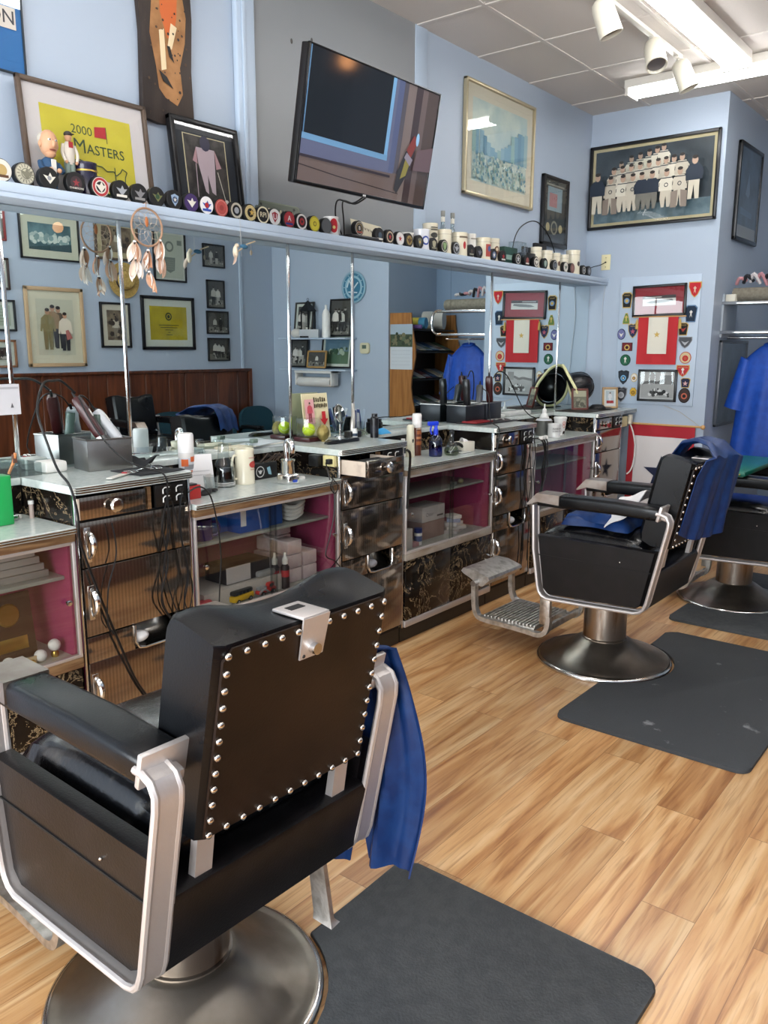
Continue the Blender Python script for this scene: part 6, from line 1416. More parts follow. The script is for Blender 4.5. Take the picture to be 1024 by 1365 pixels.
for k, (y0, pts) in enumerate(((1.845, [(.0, 1.0), (.01, .90), (-.02, .78), (-.04, .66), (-.03, .58), (.03, .48), (.04, .36), (.03, .22)]), (1.85, [(0, 1.0), (-.01, .88), (-.03, .74), (.0, .6), (.03, .52), (.02, .42)]), (1.90, [(0, .99), (.0, .85), (.02, .7), (.0, .6), (.03, .5), (.05, .4), (.03, .28)]), (1.91, [(0, 1.02), (-.02, .9), (.0, .76), (.03, .64), (.0, .52), (-.03, .42), (-.02, .3)]), (1.86, [(0, .99), (.03, .86), (.06, .7), (.03, .56), (.05, .45), (.02, .35)]), (1.60, [(0, .95), (.01, .84), (-.03, .72), (-.04, .6), (-.02, .55)]))):
    cord([(XF + .012 + .003 * k, y0 + a, z) for a, z in pts], ['longest wavy cord hanging down the brown drawers', 'thin cord curling over the second brown drawer', 'cord hanging below the sockets of the first station', 'cord crossing others below the sockets of the first station', 'cord that loops past the towel slot of the first station', 'thin faint cord alone over the middle of the brown drawers'][k], .0026)
cord([(.46, 1.945, 1.01), (.49, 1.98, 1.03), (.50, 2.02, .99), (.498, 2.05, .88), (.49, 2.07, .74), (.48, 2.065, .6), (.476, 2.06, .5)], 'cord curving from the first station over the glass door of the blue-box cabinet')
m = MB(); m.box((.02, 1.575, ZT), (.11, 1.665, ZT + .042), mat('white_foam', 'd8d6d0', .7), .010); solo(m, 'foam_block', 'white foam block at the mirror strip on the first station', 'foam block')
m = MB(); m.sheet(24, 16, lambda u, v: (.24 + .19 * u, 1.76 + .20 * v, ZT + .004 + .003 * math.sin(u * 9) * math.sin(v * 8)), mat('dark_cloth', '232427', .9), .003); solo(m, 'barber_cloth', 'dark flat cloth spread before the steel box', 'cloth')
m = MB(); m.sheet(16, 16, lambda u, v: (.12 + .10 * u, 1.90 + .10 * v, ZT + .02 + .02 * math.sin(u * 5) * math.sin(v * 4 + 1)), mat('dark_cloth'), .003); solo(m, 'barber_cloth', 'crumpled dark cloth beside the steel box by the mirror', 'cloth')
def scissors(c, rz, label, z=ZT + .012):
    m = MB(T(c[0], c[1], z) @ Rz(rz)); 
    for s_ in (-1, 1):
        m.tube([(0, 0, 0), (s_ * .008, -.05, 0), (s_ * .012, -.06, 0)], .0022, M_CHROME, 5); m.tube([(s_ * .016 + .012 * math.cos(a), -.074 + .014 * math.sin(a), 0) for a in [k * PI / 5 for k in range(10)]], .0022, M_CHROME, 5, closed=True)
        m.loft([[(s_ * -.001, 0, -.001), (s_ * .005, 0, -.001), (s_ * .005, 0, .001), (s_ * -.001, 0, .001)], [(s_ * .006, .08, -.0005), (s_ * .007, .08, -.0005), (s_ * .007, .08, .0005), (s_ * .006, .08, .0005)]], M_CHROME)
    return solo(m, 'barber_scissors', label, 'scissors', 'scissors on the dark cloth')
scissors((.30, 1.90), 1.1, 'steel scissors on the dark cloth nearer the sockets'); scissors((.34, 1.83), .4, 'steel scissors pointing along the dark cloth'); scissors((.16, 1.95), -.6, 'steel scissors on the crumpled cloth', ZT + .045)
m = MB(T(.37, 1.72, ZT + .003) @ Rz(.5)); m.box((-.012, -.09, 0), (.012, .09, .004), K('c9c6be', .4), .001); m.box((-.010, .02, .004), (.010, .05, .008), PR, .001); solo(m, 'hair_comb', 'pale comb with a red clip by the steel box', 'comb')
# white printed card on the mirror at the first strip
m = Art(T(.009, 1.500, 1.362) @ FACE_X); m.prism([(-.05, -.055), (.05, -.055), (.05, .055), (-.05, .055)], 0, .004, K('c9c8cc', .4)); m.z = .0045; m.pol([(.012, -.03), (.024, -.03), (.018, -.012)], K('5a585c')); m.rect(-.045, .038, .045, .045, K('a9a8ac')); solo(m, 'clip_card', 'white card with a small dark mark fixed to the mirror by the first strip', 'card', smooth=False)
# wide second station (tennis ball etc.)
t = thing('tennis_ball_case', 'tennis ball in a clear cube on a dark red wooden base', 'display case', (.085, 3.005, ZT))
MB().box((-.055, -.055, 0), (.055, .055, .022), mat('mahogany', '3c1518', .3), .004).build('base', t); MB().box((-.045, -.045, .022), (.045, .045, .115), M_ACR, .002).build('clear_cube', t)
m = MB(); m.sph((0, 0, .056), .033, mat('tennis_felt', 'c8dc2a', .9, bump=.2, bscale=300), 24); m.tube([(.0335 * math.cos(a), .0335 * math.sin(a) * math.cos(.5 * math.sin(2 * a)), .056 + .0335 * math.sin(a) * math.sin(.5 * math.sin(2 * a))) for a in [2 * PI * k / 24 for k in range(24)]], .0008, K('e6e8d0'), 4, closed=True); m.build('ball', t)
m = MB(); m.lathe([(0, 0), (.012, 0), (.010, .006), (.022, .014), (.032, .034), (.032, .052), (.024, .072), (.010, .084), (0, .086)], mat('gold_relief', '8f7f4a', .4, .7, bump=.5, bscale=120), 20, c=(.160, 3.03, ZT)); solo(m, 'gold_egg', 'dull gold embossed egg beside the tennis ball case', 'ornament')
t = thing('ad_card', 'cream advertising card with bold lettering and a red arrow leaning on the mirror', 'card', M=T(.045, 3.10, ZT + .118) @ FACE_X @ Rx(math.radians(-7)))
m = Art(); m.prism([(-.095, -.115), (.095, -.115), (.095, .115), (-.095, .115)], 0, .003, K('d9cfa8')); m.z = .0035; [m.rect(-.010 + .015 * j, .070 + .002 * (j % 2), -.001 + .015 * j, .095 - .003 * (j % 3), K('3a2e1c')) for j in range(6)]; [m.rect(-.012 + .012 * j, .040 + .002 * (j % 3), -.004 + .012 * j, .062 - .002 * (j % 2), K('3a2e1c')) for j in range(8)]; [m.rect(-.008 + .015 * j, .080, -.003 + .015 * j, .086, K('d9cfa8')) for j in range(6)]; m.rect(-.088, -.04, -.022, .085, K('d6a0a0')); figure(m, -.055, -.03, .10, K('c0505c'), K('8a3a44'))
m.rect(.028, -.02, .056, .02, K('b8202a')); m.pol([(.012, -.018), (.072, -.018), (.042, -.052)], K('b8202a')); m.build('card', t, smooth=False)
t = thing('round_mirror', 'small round shaving mirror on a stand beside the trimmer', 'mirror', (.10, 3.225, ZT))
m = MB(); m.lathe([(0, 0), (.035, 0), (.035, .006), (.006, .012), (.006, .07)], M_CHROME, 20); m.build('stand', t)
m = MB(T(0, 0, .125) @ Rz(.2) @ Ry(math.radians(75))); m.lathe([(0, -.004), (.048, -.004), (.052, 0), (.048, .004), (.046, .003), (0, .003)], M_CHROME, 28); m.build('frame', t)
m = MB(T(0, 0, .125) @ Rz(.2) @ Ry(math.radians(75))); m.lathe([(0, .0035), (.045, .0035)], M_MIRROR, 28); m.build('glass', t)
m = MB(); m.box((.12, 3.23, ZT), (.17, 3.32, ZT + .035), K('1a1a1c', .3), .006); m.tube([(.145, 3.27, ZT + .03), (.140, 3.285, ZT + .10), (.125, 3.30, ZT + .15), (.12, 3.305, ZT + .175)], [.010, .012, .014, .012, .011, .010, .009], K('b0aca4', .3, .6), 8, smooth=3); solo(m, 'beard_trimmer', 'silver beard trimmer standing in a black charger', 'trimmer')
m = MB(); m.loft([[(.27 + a * .0 + b, y, ZT + .003 + c) for b, c in ((-w2, 0), (w2, 0), (w2 * .8, hh), (-w2 * .8, hh))] for y, w2, hh, a in ((2.93, .012, .010, 0), (2.97, .028, .018, 0), (3.02, .022, .015, 0), (3.08, .018, .014, 0), (3.14, .026, .018, 0), (3.17, .012, .010, 0))], K('121214', .25)); solo(m, 'hair_clip_case', 'glossy black elongated case lying near the worktop edge', 'case')
t = thing('comb_jar', 'clear jar of combs and picks on the second station', 'jar', (.075, 3.40, ZT))
MB().lathe([(0, 0), (.035, 0), (.036, .075), (.033, .075), (.032, .005), (0, .005)], M_ACR, 18).build('jar', t)
for k in range(6):
    m = MB(T(.02 * math.cos(k * 1.1), .02 * math.sin(k * 1.1), .01) @ Rx(.2 * math.sin(k * 2)) @ Ry(.2 * math.cos(k * 1.7))); m.box((-.010, -.0015, 0), (.010, .0015, .13), K(('8a9aa8', '2a3a6a', 'b9bcc0')[k % 3], .4), .001); m.build('comb', t)
m = MB(); m.lathe([(0, 0), (.045, 0), (.046, .006), (.046, .06), (.040, .064), (.040, .080), (0, .081)], K('141416', .25), 24, c=(.10, 3.51, ZT)); solo(m, 'hair_wax_jar', 'squat black jar on the second station', 'jar')
m = MB(); m.sheet(14, 14, lambda u, v: (.145 + .06 * u, 3.50 - .0 + .09 * v - .06, ZT + .006 + .03 * max(0, math.sin(u * PI) * math.sin(v * PI)) ** .5), K('3c9ad0', .7), .002); solo(m, 'blue_cloth_scrap', 'small light blue cloth scrap on the second station', 'cloth')
m = MB()
R = random.Random(5)
for k in range(16): a_ = R.random() * 6.28; m.tube([(.12 + .035 * math.cos(a_), 3.37 + .04 * math.sin(a_), ZT + .006), (.12 + .02 * math.cos(a_ + 1.5), 3.37 + .03 * math.sin(a_ + 1.5), ZT + .02 + .02 * R.random()), (.12 + .04 * math.cos(a_ + 3), 3.37 + .045 * math.sin(a_ + 3), ZT + .008)], .0025, K(R.choice(('7a8a7a', 'a9a48c', '6a6a64')), .5), 5, smooth=3)
solo(m, 'hair_grips', 'tangle of grey-green hair grips beside the comb jar', 'hair clips', kind='stuff')
for (x, y, r, h, c1, c2, l_) in ((.17, 3.26, .016, .050, 'd8d8d4', '2a3a4a', 'tiny white bottle beside the black tall can'), (.235, 3.345, .022, .125, '15161a', '22242c', 'tall black can at the far corner of the second station')):
    m = MB(); m.lathe([(0, 0), (r, 0), (r, h * .82), (r * .7, h * .88), (r * .7, h), (0, h)], K(c1, .3), 18, c=(x, y, ZT)); m.lathe([(r * 1.01, h * .2), (r * 1.01, h * .5)], K(c2, .4), 18, c=(x, y, ZT)); solo(m, 'product_bottle', l_, 'bottle')
# sockets and wires under the second worktop, on the near side of the unit
t = thing('socket_block', 'cream double socket with a black adapter on the side of the second station', 'outlet', (.40, 2.823, 1.035))
MB().box((-.035, -.020, -.025), (.035, 0, .025), K('cfc48c', .4), .003).build('socket', t); MB().box((-.10, -.05, -.028), (-.04, 0, .025), M_RUBBER, .005).build('adapter', t); MB().box((.004, -.045, -.012), (.028, -.018, .012), M_RUBBER, .004).build('plug', t)
cord([(.41, 2.775, 1.03), (.43, 2.765, 1.0), (.45, 2.76, .95), (.478, 2.755, .90), (.485, 2.745, .80), (.48, 2.72, .70), (.482, 2.69, .62), (.486, 2.75, .58), (.482, 2.79, .53), (.48, 2.74, .49), (.478, 2.68, .485), (.478, 2.66, .51), (.482, 2.72, .55), (.482, 2.79, .60), (.475, 2.80, .66)], 'black cord looping down the glass door from the cream double socket', .0028)
cord([(.44, 2.77, .97), (.47, 2.755, .965), (.484, 2.775, .93), (.488, 2.75, .90), (.488, 2.72, .93), (.484, 2.74, .965), (.47, 2.76, .97)], 'small loop of black cord under the cream double socket', .0026)
cord([(.50, 3.28, 1.05), (.495, 3.31, 1.03), (.485, 3.325, .98), (.475, 3.33, .90), (.47, 3.33, .82), (.47, 3.325, .74)], 'black cord bundle hanging from the open drawer', .007)
# tall station three
t = thing('plastic_folder', 'flat red and black tool tray on the third station', 'tray', (.22, 4.55, ZT))
MB().box((-.10, -.26, 0), (.08, .20, .008), K('202024', .4), .003).build('tray', t); MB().box((-.06, -.26, .008), (.05, -.06, .018), K('8a1c24', .4), .004).build('red_insert', t)
for k in range(4): m = MB(T(.02 * k - .02, .05 + .03 * k, .012) @ Rz(.3 * k)); m.box((-.006, -.06, 0), (.006, .06, .004), K('b9b9b4', .3, .5), .001); m.build('comb', t)
cord([(.10, 4.755, 1.36), (.11, 4.80, 1.40), (.13, 4.87, 1.38), (.16, 4.93, 1.28), (.20, 4.97, 1.17), (.25, 4.99, 1.11), (.30, 4.98, 1.095)], 'cord arching from the maroon clipper in the dark box', .0038)
cord([(.11, 4.60, 1.30), (.16, 4.60, 1.26), (.22, 4.52, 1.16), (.33, 4.36, 1.11), (.43, 4.245, 1.105), (.478, 4.21, 1.085), (.480, 4.20, 1.0), (.475, 4.19, .9), (.472, 4.20, .75)], 'cord from the slim grey trimmer over the corner of the third station', .0032)
for k, (y0, pts) in enumerate(((4.56, [(0, .99), (.02, .88), (0, .74), (.03, .6), (.0, .45), (.02, .3), (.0, .15)]), (4.60, [(0, 1.0), (.03, .85), (.05, .7), (.02, .56), (.04, .4), (.03, .2)]), (4.63, [(0, .99), (-.03, .86), (-.05, .74), (-.02, .6), (.02, .5), (.0, .33), (.02, .12)]), (4.65, [(0, 1.02), (.03, .9), (.02, .78), (.04, .62), (.01, .48), (.03, .25)]))):
    cord([(XF + .012 + .003 * k, y0 + a, z) for a, z in pts], ['cord running nearly to the floor down the third station', 'second cord down the third station, bending outwards', 'cord crossing the towel slot of the third station', 'cord along the edge of the third station'][k], .0032)
m = MB(); R = random.Random(9)
for k in range(7): a_ = R.random() * .08; m.tube([(.46, 4.66 + a_, .99), (.50, 4.70 + a_, .98), (.505, 4.74 + a_ * .6, .90), (.50, 4.72 + a_, .78), (.49, 4.75, .70 - a_), (.487, 4.70 + a_, .60)], .0035, M_CABLE, 5, smooth=4)
for k in range(3): m.box((.485, 4.69 + .03 * k, .985), (.512, 4.71 + .03 * k, 1.005), M_WHITEPL, .004)
solo(m, 'cable_bundle', 'thick tangle of black cables with white plugs at the side of the third station', 'cables', kind='stuff')
# corner station: helmet, frames, hat
def helm_m():
    up = Vector((-.28, -.14, .95)).normalized(); z = Vector((.80, .60, .25)); z = (z - up * z.dot(up)).normalized(); y = z.cross(-up)
    return Matrix(((-up.x, y.x, z.x, .095), (-up.y, y.y, z.y, 5.97), (-up.z, y.z, z.z, ZT + .157), (0, 0, 0, 1)))
t = thing('fire_helmet', 'black fire helmet standing on its rim with a glowing yellow-cream trim', 'helmet', M=helm_m())
M_HELM = mat('helmet_black', '0e0f13', .3)
m = MB(); m.lathe([(.0, .15), (.03, .148), (.07, .132), (.10, .095), (.115, .04), (.118, .0), (.112, .0), (.108, .04), (.095, .088), (.06, .122), (0, .14)], M_HELM, 36)
for k in range(8): a_ = k * PI / 4; m.tube([(.118 * math.cos(a_), .118 * math.sin(a_), .01), (.104 * math.cos(a_), .104 * math.sin(a_), .09), (.06 * math.cos(a_), .06 * math.sin(a_), .14), (0, 0, .156)], .004, M_HELM, 6, smooth=3)
m.build('dome', t)
def brimf(u, v):
    a = 2 * PI * u; ext = .018 + .055 * max(0, -math.cos(a)) ** 5 + .008 * max(0, math.cos(a)); r = .116 + ext * v
    return (r * 1.05 * math.cos(a), r * math.sin(a), -.008 * v - .025 * v * max(0, -math.cos(a)))
m = MB(); m.sheet(48, 4, brimf, M_HELM, .004); m.build('brim', t)
m = MB(); m.tube([brimf(k / 48, 1.0) for k in range(48)], .011, mat('luminous_trim', 'd8d3a0', .5), 8, closed=True); m.build('reflective_edge', t)
def sf(label, x, y, rz, w_, h_, fm, art, mount=None, lean=12): picture(label, T(x, y, ZT + h_ / 2 * math.cos(math.radians(lean)) + .003) @ Rz(rz) @ FACE_X @ Rx(-math.radians(lean)), w_, h_, .016, fm, art, mount, .012, .014, name='photo_frame')
def hill(a, w_, h_): a.rect(-w_ / 2, -h_ / 2, w_ / 2, h_ / 2, K('a9a48c')); a.rect(-w_ / 2, -h_ / 2, w_ / 2, h_ * .15, K('6a6a58')); dabs(a, 16, -w_ / 2, -h_ / 2, w_ / 2, h_ * .1, [K('4a4a3c'), K('8a8674')], .01, .02, 4)
sf('tilted reddish-brown wooden photo frame in front of the fire helmet', .20, 5.865, math.radians(-52), .13, .165, mat('redwood_frame', '5c2c24', .4), hill, None, 14)
def por(a, w_, h_): a.rect(-w_ / 2, -h_ / 2, w_ / 2, h_ / 2, K('b9c3c9')); figure(a, 0, -h_ * .35, h_ * .75, K('d9d9dc'), K('d9d9dc'), K('8a6450')); a.rect(-w_ * .4, -h_ * .42, w_ * .4, -h_ * .2, PR); a.rect(-w_ / 2, -h_ / 2, w_ / 2, -h_ * .4, K('e2e2e2'))
sf('small pale wood photo frame with a portrait, close to the patch board', .30, 6.19, math.radians(-48), .125, .165, mat('pale_oak_frame2', 'a98a62', .5), por, K('e0e0dc'), 8)
t = thing('peaked_hat', 'dark cap with a chin strap lying between the helmet and the pale photo frame', 'cap', (.26, 6.06, ZT))
m = MB(); m.lathe([(0, .05), (.05, .045), (.075, .025), (.085, .004), (.085, 0), (0, 0)], K('17181a', .6), 24, Matrix.Scale(.8, 4)); m.build('crown', t); m = MB(); m.sheet(12, 4, lambda u, v: ((.06 + .05 * v) * math.cos((u - .5) * 2.2), (.06 + .05 * v) * math.sin((u - .5) * 2.2), .008 + .004 * math.cos(u * 6)), K('111214', .4), .003); m.build('peak', t)
m = MB(); m.box((.10, 5.66, ZT), (.36, 6.16, ZT + .006), K('2c2723', .6), .002); solo(m, 'dark_tray', 'thin dark board under the helmet and the brown photo frame', 'board')

# ================================================================ things on the low counters (z .957)
t = thing('tonic_bottle', 'bright green rectangular plastic bottle at the near edge of the counter', 'bottle', (.245, 1.318, ZL))
MB().box((-.028, -.042, 0), (.028, .042, .170), mat('green_plastic', '1f9a4e', .35), .006).build('body', t); MB().cyl((0, -.02, .17), (0, -.02, .195), .014, M_WHITEPL, seg=14).build('cap', t)
t = thing('small_vial', 'tiny clear vial with a white cap beside the green bottle', 'vial', (.215, 1.452, ZL))
MB().lathe([(0, 0), (.008, 0), (.008, .05), (.006, .052), (0, .052)], mat('pinkish_vial', 'b8a49a', .2), 14).build('vial', t); MB().cyl((0, 0, .05), (0, 0, .062), .010, M_WHITEPL, seg=14).build('cap', t)
m = MB(); m.sph((.19, 1.385, ZL + .018), (.018, .02, .018), K('3c3c3e', .3, .6), 10); m.cyl((.2, 1.38, ZL + .01), (.22, 1.40, ZL + .01), .010, M_CHROME, seg=10); m.cyl((.17, 1.40, ZL + .008), (.2, 1.42, ZL + .008), .008, M_WHITEPL, seg=8); solo(m, 'clipper_guard', 'small dark and silver clipper fitting behind the green bottle', 'clipper part')
t = thing('tool_tray', 'clear tray holding an orange-handled brush beside the first mirror strip', 'tray', (.06, 1.50, ZT))
MB().box((-.05, -.10, 0), (.05, .06, .004), M_ACR).build('tray', t); m = MB(); m.box((-.05, -.10, 0), (-.047, .06, .045), M_ACR); m.box((.047, -.10, 0), (.05, .06, .045), M_ACR); m.box((-.05, .057, 0), (.05, .06, .045), M_ACR); m.build('tray_side', t)
m = MB(); m.tube([(.0, -.04, .01), (.02, -.03, .05), (.03, -.025, .085)], .006, K('c9804a', .4), 6); m.box((.018, -.034, .05), (.03, -.02, .08), K('5a3a2a', .6)); m.build('brush', t)
def spray_can(x, y, z, h, r, cap, body, label, patches=None):
    t = thing('spray_can', label, 'spray can', (x, y, z), group='aerosol cans on the counters')
    MB().lathe([(0, 0), (r, 0), (r * 1.03, .004), (r, .010), (r, h * .66), (r * .95, h * .68)], K(body, .3), 24).build('can', t)
    MB().lathe([(r * 1.02, h * .665), (r * 1.02, h * .96), (r * .9, h), (0, h)], K(cap, .35), 24).build('cap', t)
    if patches:
        m = MB()
        for az, zz, sx, sz, c_ in patches: m.sheet(8, 2, (lambda az=az, zz=zz, sx=sx, sz=sz: (lambda u, v: ((r + .0006) * math.cos(math.radians(az) + (u - .5) * sx / r), (r + .0006) * math.sin(math.radians(az) + (u - .5) * sx / r), zz + (v - .5) * sz)))(), K(c_, .4))
        m.build('label', t)
spray_can(.157, 2.180, ZL, .240, .033, 'e6e4e2', 'c3c6cc', 'white-capped aerosol with orange blocks behind the first station', [(-20, .148, .10, .022, 'd8d4d0'), (-50, .118, .03, .03, 'd2622c'), (20, .132, .03, .022, 'd2622c'), (-20, .05, .08, .07, 'd2622c'), (-10, .100, .05, .02, '8a8c90')])
t = thing('counter_sign', 'white acrylic-backed notice card leaning on the counter before the aerosol', 'sign', M=T(.20, 2.215, ZL + .075) @ Rz(math.radians(-20)) @ FACE_X @ Rx(math.radians(-14)))
m = Art(); m.prism([(-.058, -.075), (.058, -.075), (.058, .075), (-.058, .075)], 0, .002, K('dedcdc', .4)); m.z = .0025
[m.line([(-.040 + .009 * j, .001), (-.035 + .009 * j, .006), (-.032 + .009 * j, .0)], .0012, K('6a6a70')) for j in range(9)]; [m.line([(-.042 + .009 * j, -.016), (-.037 + .009 * j, -.011), (-.034 + .009 * j, -.017)], .0012, K('6a6a70')) for j in range(9)]; m.build('card', t, smooth=False)
t = thing('plastic_cup', 'small clear cup with a folded note in front of the white notice card', 'cup', (.27, 2.215, ZL))
MB().lathe([(0, 0), (.026, 0), (.033, .065), (.0315, .065), (.025, .003), (0, .003)], M_ACR, 20).build('cup', t); m = MB(T(0, 0, .005) @ Rx(.2)); m.box((-.002, -.015, 0), (.0, .015, .07), K('c9c6c0'), 0); m.build('note', t)
t = thing('disinfectant_jar', 'clear bottle-shaped plastic jar beside the cream stein', 'bottle', (.215, 2.335, ZL))
MB().lathe([(0, 0), (.046, 0), (.047, .06), (.042, .10), (.026, .125), (.022, .185), (.0, .187)], M_ACR, 28).build('jar', t); MB().lathe([(0, .012), (.042, .012), (.043, .058), (.041, .085), (0, .086)], glassy('grey_liquid', '8f9499', .06, 0, .5), 24).build('liquid', t)
m = MB()
for z in (.008, .014, .020): m.tube([(.047 * math.cos(a), .047 * math.sin(a), z) for a in [2 * PI * k / 24 for k in range(24)]], .0012, M_WHITEPL, 4, closed=True)
m.build('base_rings', t)
m = MB(); m.tube([(0, 0, .187), (0, .0, .215), (.0, -.03, .222)], .004, M_ACR, 6); m.build('pump', t)
stein(.225, 2.445, ZL, .156, .045, 'tall cream beer stein with a red dragon crest on the low counter', 'ddd6bf', [(15, .088, .046, .030, K('b3403a', .4)), (15, .118, .05, .003, K('b3766a', .4)), (15, .066, .035, .003, K('b3766a', .4))], True, 'ceramic_stein', 'stein', None, -95, bands=False)
t = thing('red_box', 'small red box with a dark object on top beside the first station', 'box', (.345, 2.04, ZL)); MB().box((-.02, -.035, 0), (.02, .045, .055), K('b8302c', .45), .003).build('box', t); MB().box((-.018, -.03, .055), (.018, .03, .062), K('26262a', .5), .003).build('lid', t)
m = MB(T(.315, 2.165, ZL + .008) @ Rz(.6)); m.tube([(-.02, -.05, 0), (0, -.02, .004), (.0, .02, .004), (.01, .05, 0)], [.008, .012, .013, .014, .013, .012, .010, .009, .007, .006], K('141416', .5), 8, smooth=3); m.sph((.015, .03, .004), (.015, .012, .008), K('141416', .5), 8); solo(m, 'black_strap', 'crumpled black strap on the counter beside the red box', 'strap')
t = thing('cap_box', 'black box with a round white winged emblem behind the stein', 'box', (.165, 2.60, ZL)); MB().box((-.035, -.07, 0), (.035, .07, .075), K('131416', .45), .006).build('box', t); m = Art(T(.0356, -.04, .036) @ FACE_X); m.ring(0, 0, .022, .026, K('c9c9c9')); m.pol([(-.014, .008), (-.004, .004), (0, .010), (.004, .004), (.014, .008), (.004, -.010), (-.004, -.010)], K('c9c9c9')); m.pol([(.04, .015), (.06, .02), (.07, -.02), (.05, -.015)], K('7fa6b4')); m.build('emblem', t, smooth=False)
m = MB(); R = random.Random(2)
for k in range(30): y0 = 2.56 + .19 * R.random(); x0 = .15 + .06 * R.random(); m.tube([(x0, y0, ZL + .077), (x0 + .02, y0 + .03, ZL + .10 + .02 * R.random()), (x0 + .01, y0 + .07, ZL + .085 + .02 * R.random())], .0022, K(R.choice(('3a2e26', '54463a', '24201e')), .8), 4)
solo(m, 'dried_grass_bundle', 'bundle of dark brown dried stems on the black emblem box', 'dried stems', kind='stuff')
t = thing('lather_machine', 'small chrome lather machine with a spout at the edge of the low counter', 'lather machine', (.375, 2.565, ZL))
MB().box((-.04, -.035, 0), (.04, .035, .045), M_CHROME, .010, 3).build('base', t)
m = MB(); m.lathe([(.030, .045), (.031, .05), (.030, .095), (.033, .10), (.033, .108), (0, .11)], M_CHROME, 24); m.build('cylinder', t)
m = MB(); m.tube([(-.005, 0, .105), (-.008, 0, .165), (.0, 0, .19), (.02, 0, .185), (.03, 0, .165), (.028, 0, .14)], [.012, .013, .014, .014, .013, .012], M_CHROME, 10, smooth=3); m.build('spout', t); m = MB(); m.sph((-.035, .045, .03), (.02, .03, .028), M_CHROME, 14); m.box((.041, -.01, .01), (.043, .015, .02), K('2a4ab0', .4)); m.build('motor_housing', t)
m = MB(); m.lathe([(0, 0), (.014, 0), (.013, .012), (0, .013)], M_WHITEPL, 14, c=(.33, 2.70, ZL)); solo(m, 'white_disc', 'small white disc on the counter near the second station', 'cap')
# ledge behind the stein
for (x, y, a_, b_, h, c_, l_, nm) in ((.055, 2.40, .035, .03, .008, 'd2d4d0', 'round white soap lid on the ledge near the clear cup', 'soap_tin'), (.06, 2.465, .04, .035, .014, 'd6cfb8', 'cream soap dish on the ledge', 'soap_dish')):
    m = MB(); m.lathe([(0, 0), (a_, 0), (a_ * 1.04, h), (a_ * .9, h), (0, h * .6)], K(c_, .4), 20, c=(x, y, ZT)); solo(m, nm, l_, 'dish')
t = thing('tumbler', 'small clear ribbed tumbler upside down on the ledge behind the white notice card', 'glass', (.055, 2.335, ZT)); MB().lathe([(.024, 0), (.025, .003), (.019, .062), (.0, .064)], M_ACR, 18).build('glass', t)
m = MB(); m.box((.03, 2.49, ZT), (.12, 2.60, ZT + .016), K('d0c9b0', .5), .004); solo(m, 'cream_case', 'flat cream case on the ledge', 'case')
for k in range(4): m = MB(T(.07, 2.70, ZT + .005 * k) @ Rz(.15 * k - .2)); m.box((-.055, -.11, 0), (.055, .11, .0045), K(('c9cdd0', 'a9b3b0', 'd2d0c6', 'bcc4c8')[k], .5), .001); solo(m, 'paper_booklet', ['pale grey booklet at the bottom of the ledge pile', 'grey-green booklet second from the bottom of the ledge pile', 'cream booklet second from the top of the ledge pile', 'bluish white booklet on top of the ledge pile'][k], 'booklet', 'booklets piled on the ledge')
t = thing('scent_bottle', 'small glass bottle with a grey-green stopper in front of the booklets', 'bottle', (.115, 2.575, ZT)); MB().box((-.014, -.014, 0), (.014, .014, .03), M_ACR, .003).build('bottle', t); MB().box((-.013, .012, .026), (.013, .045, .046), K('6a7a70', .4), .004).build('stopper', t)
# third low counter
m = MB(); m.lathe([(0, 0), (.017, 0), (.017, .07), (.012, .075), (.012, .10), (0, .10)], M_WHITEPL, 16, c=(.205, 3.635, ZL)); m.lathe([(.0173, .02), (.0173, .05)], K('3a3c42', .4), 16, c=(.205, 3.635, ZL)); solo(m, 'product_bottle', 'small white bottle with a dark label between the second station and the cream bottle', 'bottle')
m = MB(); m.loft([[(.24 + a * math.cos(q), 3.655 + a * math.sin(q), ZL + z) for q in [2 * PI * j / 16 for j in range(16)]] for z, a in ((0, .026), (.08, .024), (.17, .020), (.178, .012))], K('d9d4bc', .4)); m.box((.26, 3.645, ZL + .08), (.2635, 3.655, ZL + .10), K('2a2a2a')); solo(m, 'lotion_bottle', 'cream tapering lotion bottle beside the red-brown aerosol', 'bottle')
spray_can(.225, 3.735, ZL, .235, .026, 'e2e0dc', '6a3a2a', 'white-capped red-brown aerosol behind the blue spray bottle', [(-10, .13, .04, .02, 'b0683c'), (-10, .10, .045, .012, 'c9885a'), (-10, .07, .045, .02, 'b0683c'), (-10, .15, .045, .004, 'd8c2a4')])
M_BLUEG = glassy('blue_plastic_shell', '6f9fe0', .08, .02, .7)
t = thing('spray_bottle', 'translucent blue spray bottle with a blue trigger', 'spray bottle', (.335, 3.765, ZL))
MB().lathe([(0, 0), (.036, 0), (.038, .006), (.038, .085), (.030, .105), (.014, .118), (.013, .125)], M_BLUEG, 28).build('bottle', t); MB().lathe([(0, .003), (.034, .003), (.035, .08), (0, .081)], glassy('blue_water', '3f76d8', .04, 0, .4), 24).build('water', t)
m = MB(Rz(math.radians(-110))); bp = K('1f3fd0', .35); m.lathe([(.013, .118), (.014, .15), (.010, .155), (.009, .18)], bp, 14); m.box((-.015, -.009, .172), (.055, .009, .196), bp, .006); m.tube([(.03, 0, .175), (.036, 0, .15), (.028, 0, .125)], .005, bp, 6, smooth=3); m.build('trigger', t)
t = thing('tonic_flask', 'clear pear-shaped flask of pale liquid with a dark stopper', 'flask', (.375, 3.865, ZL))
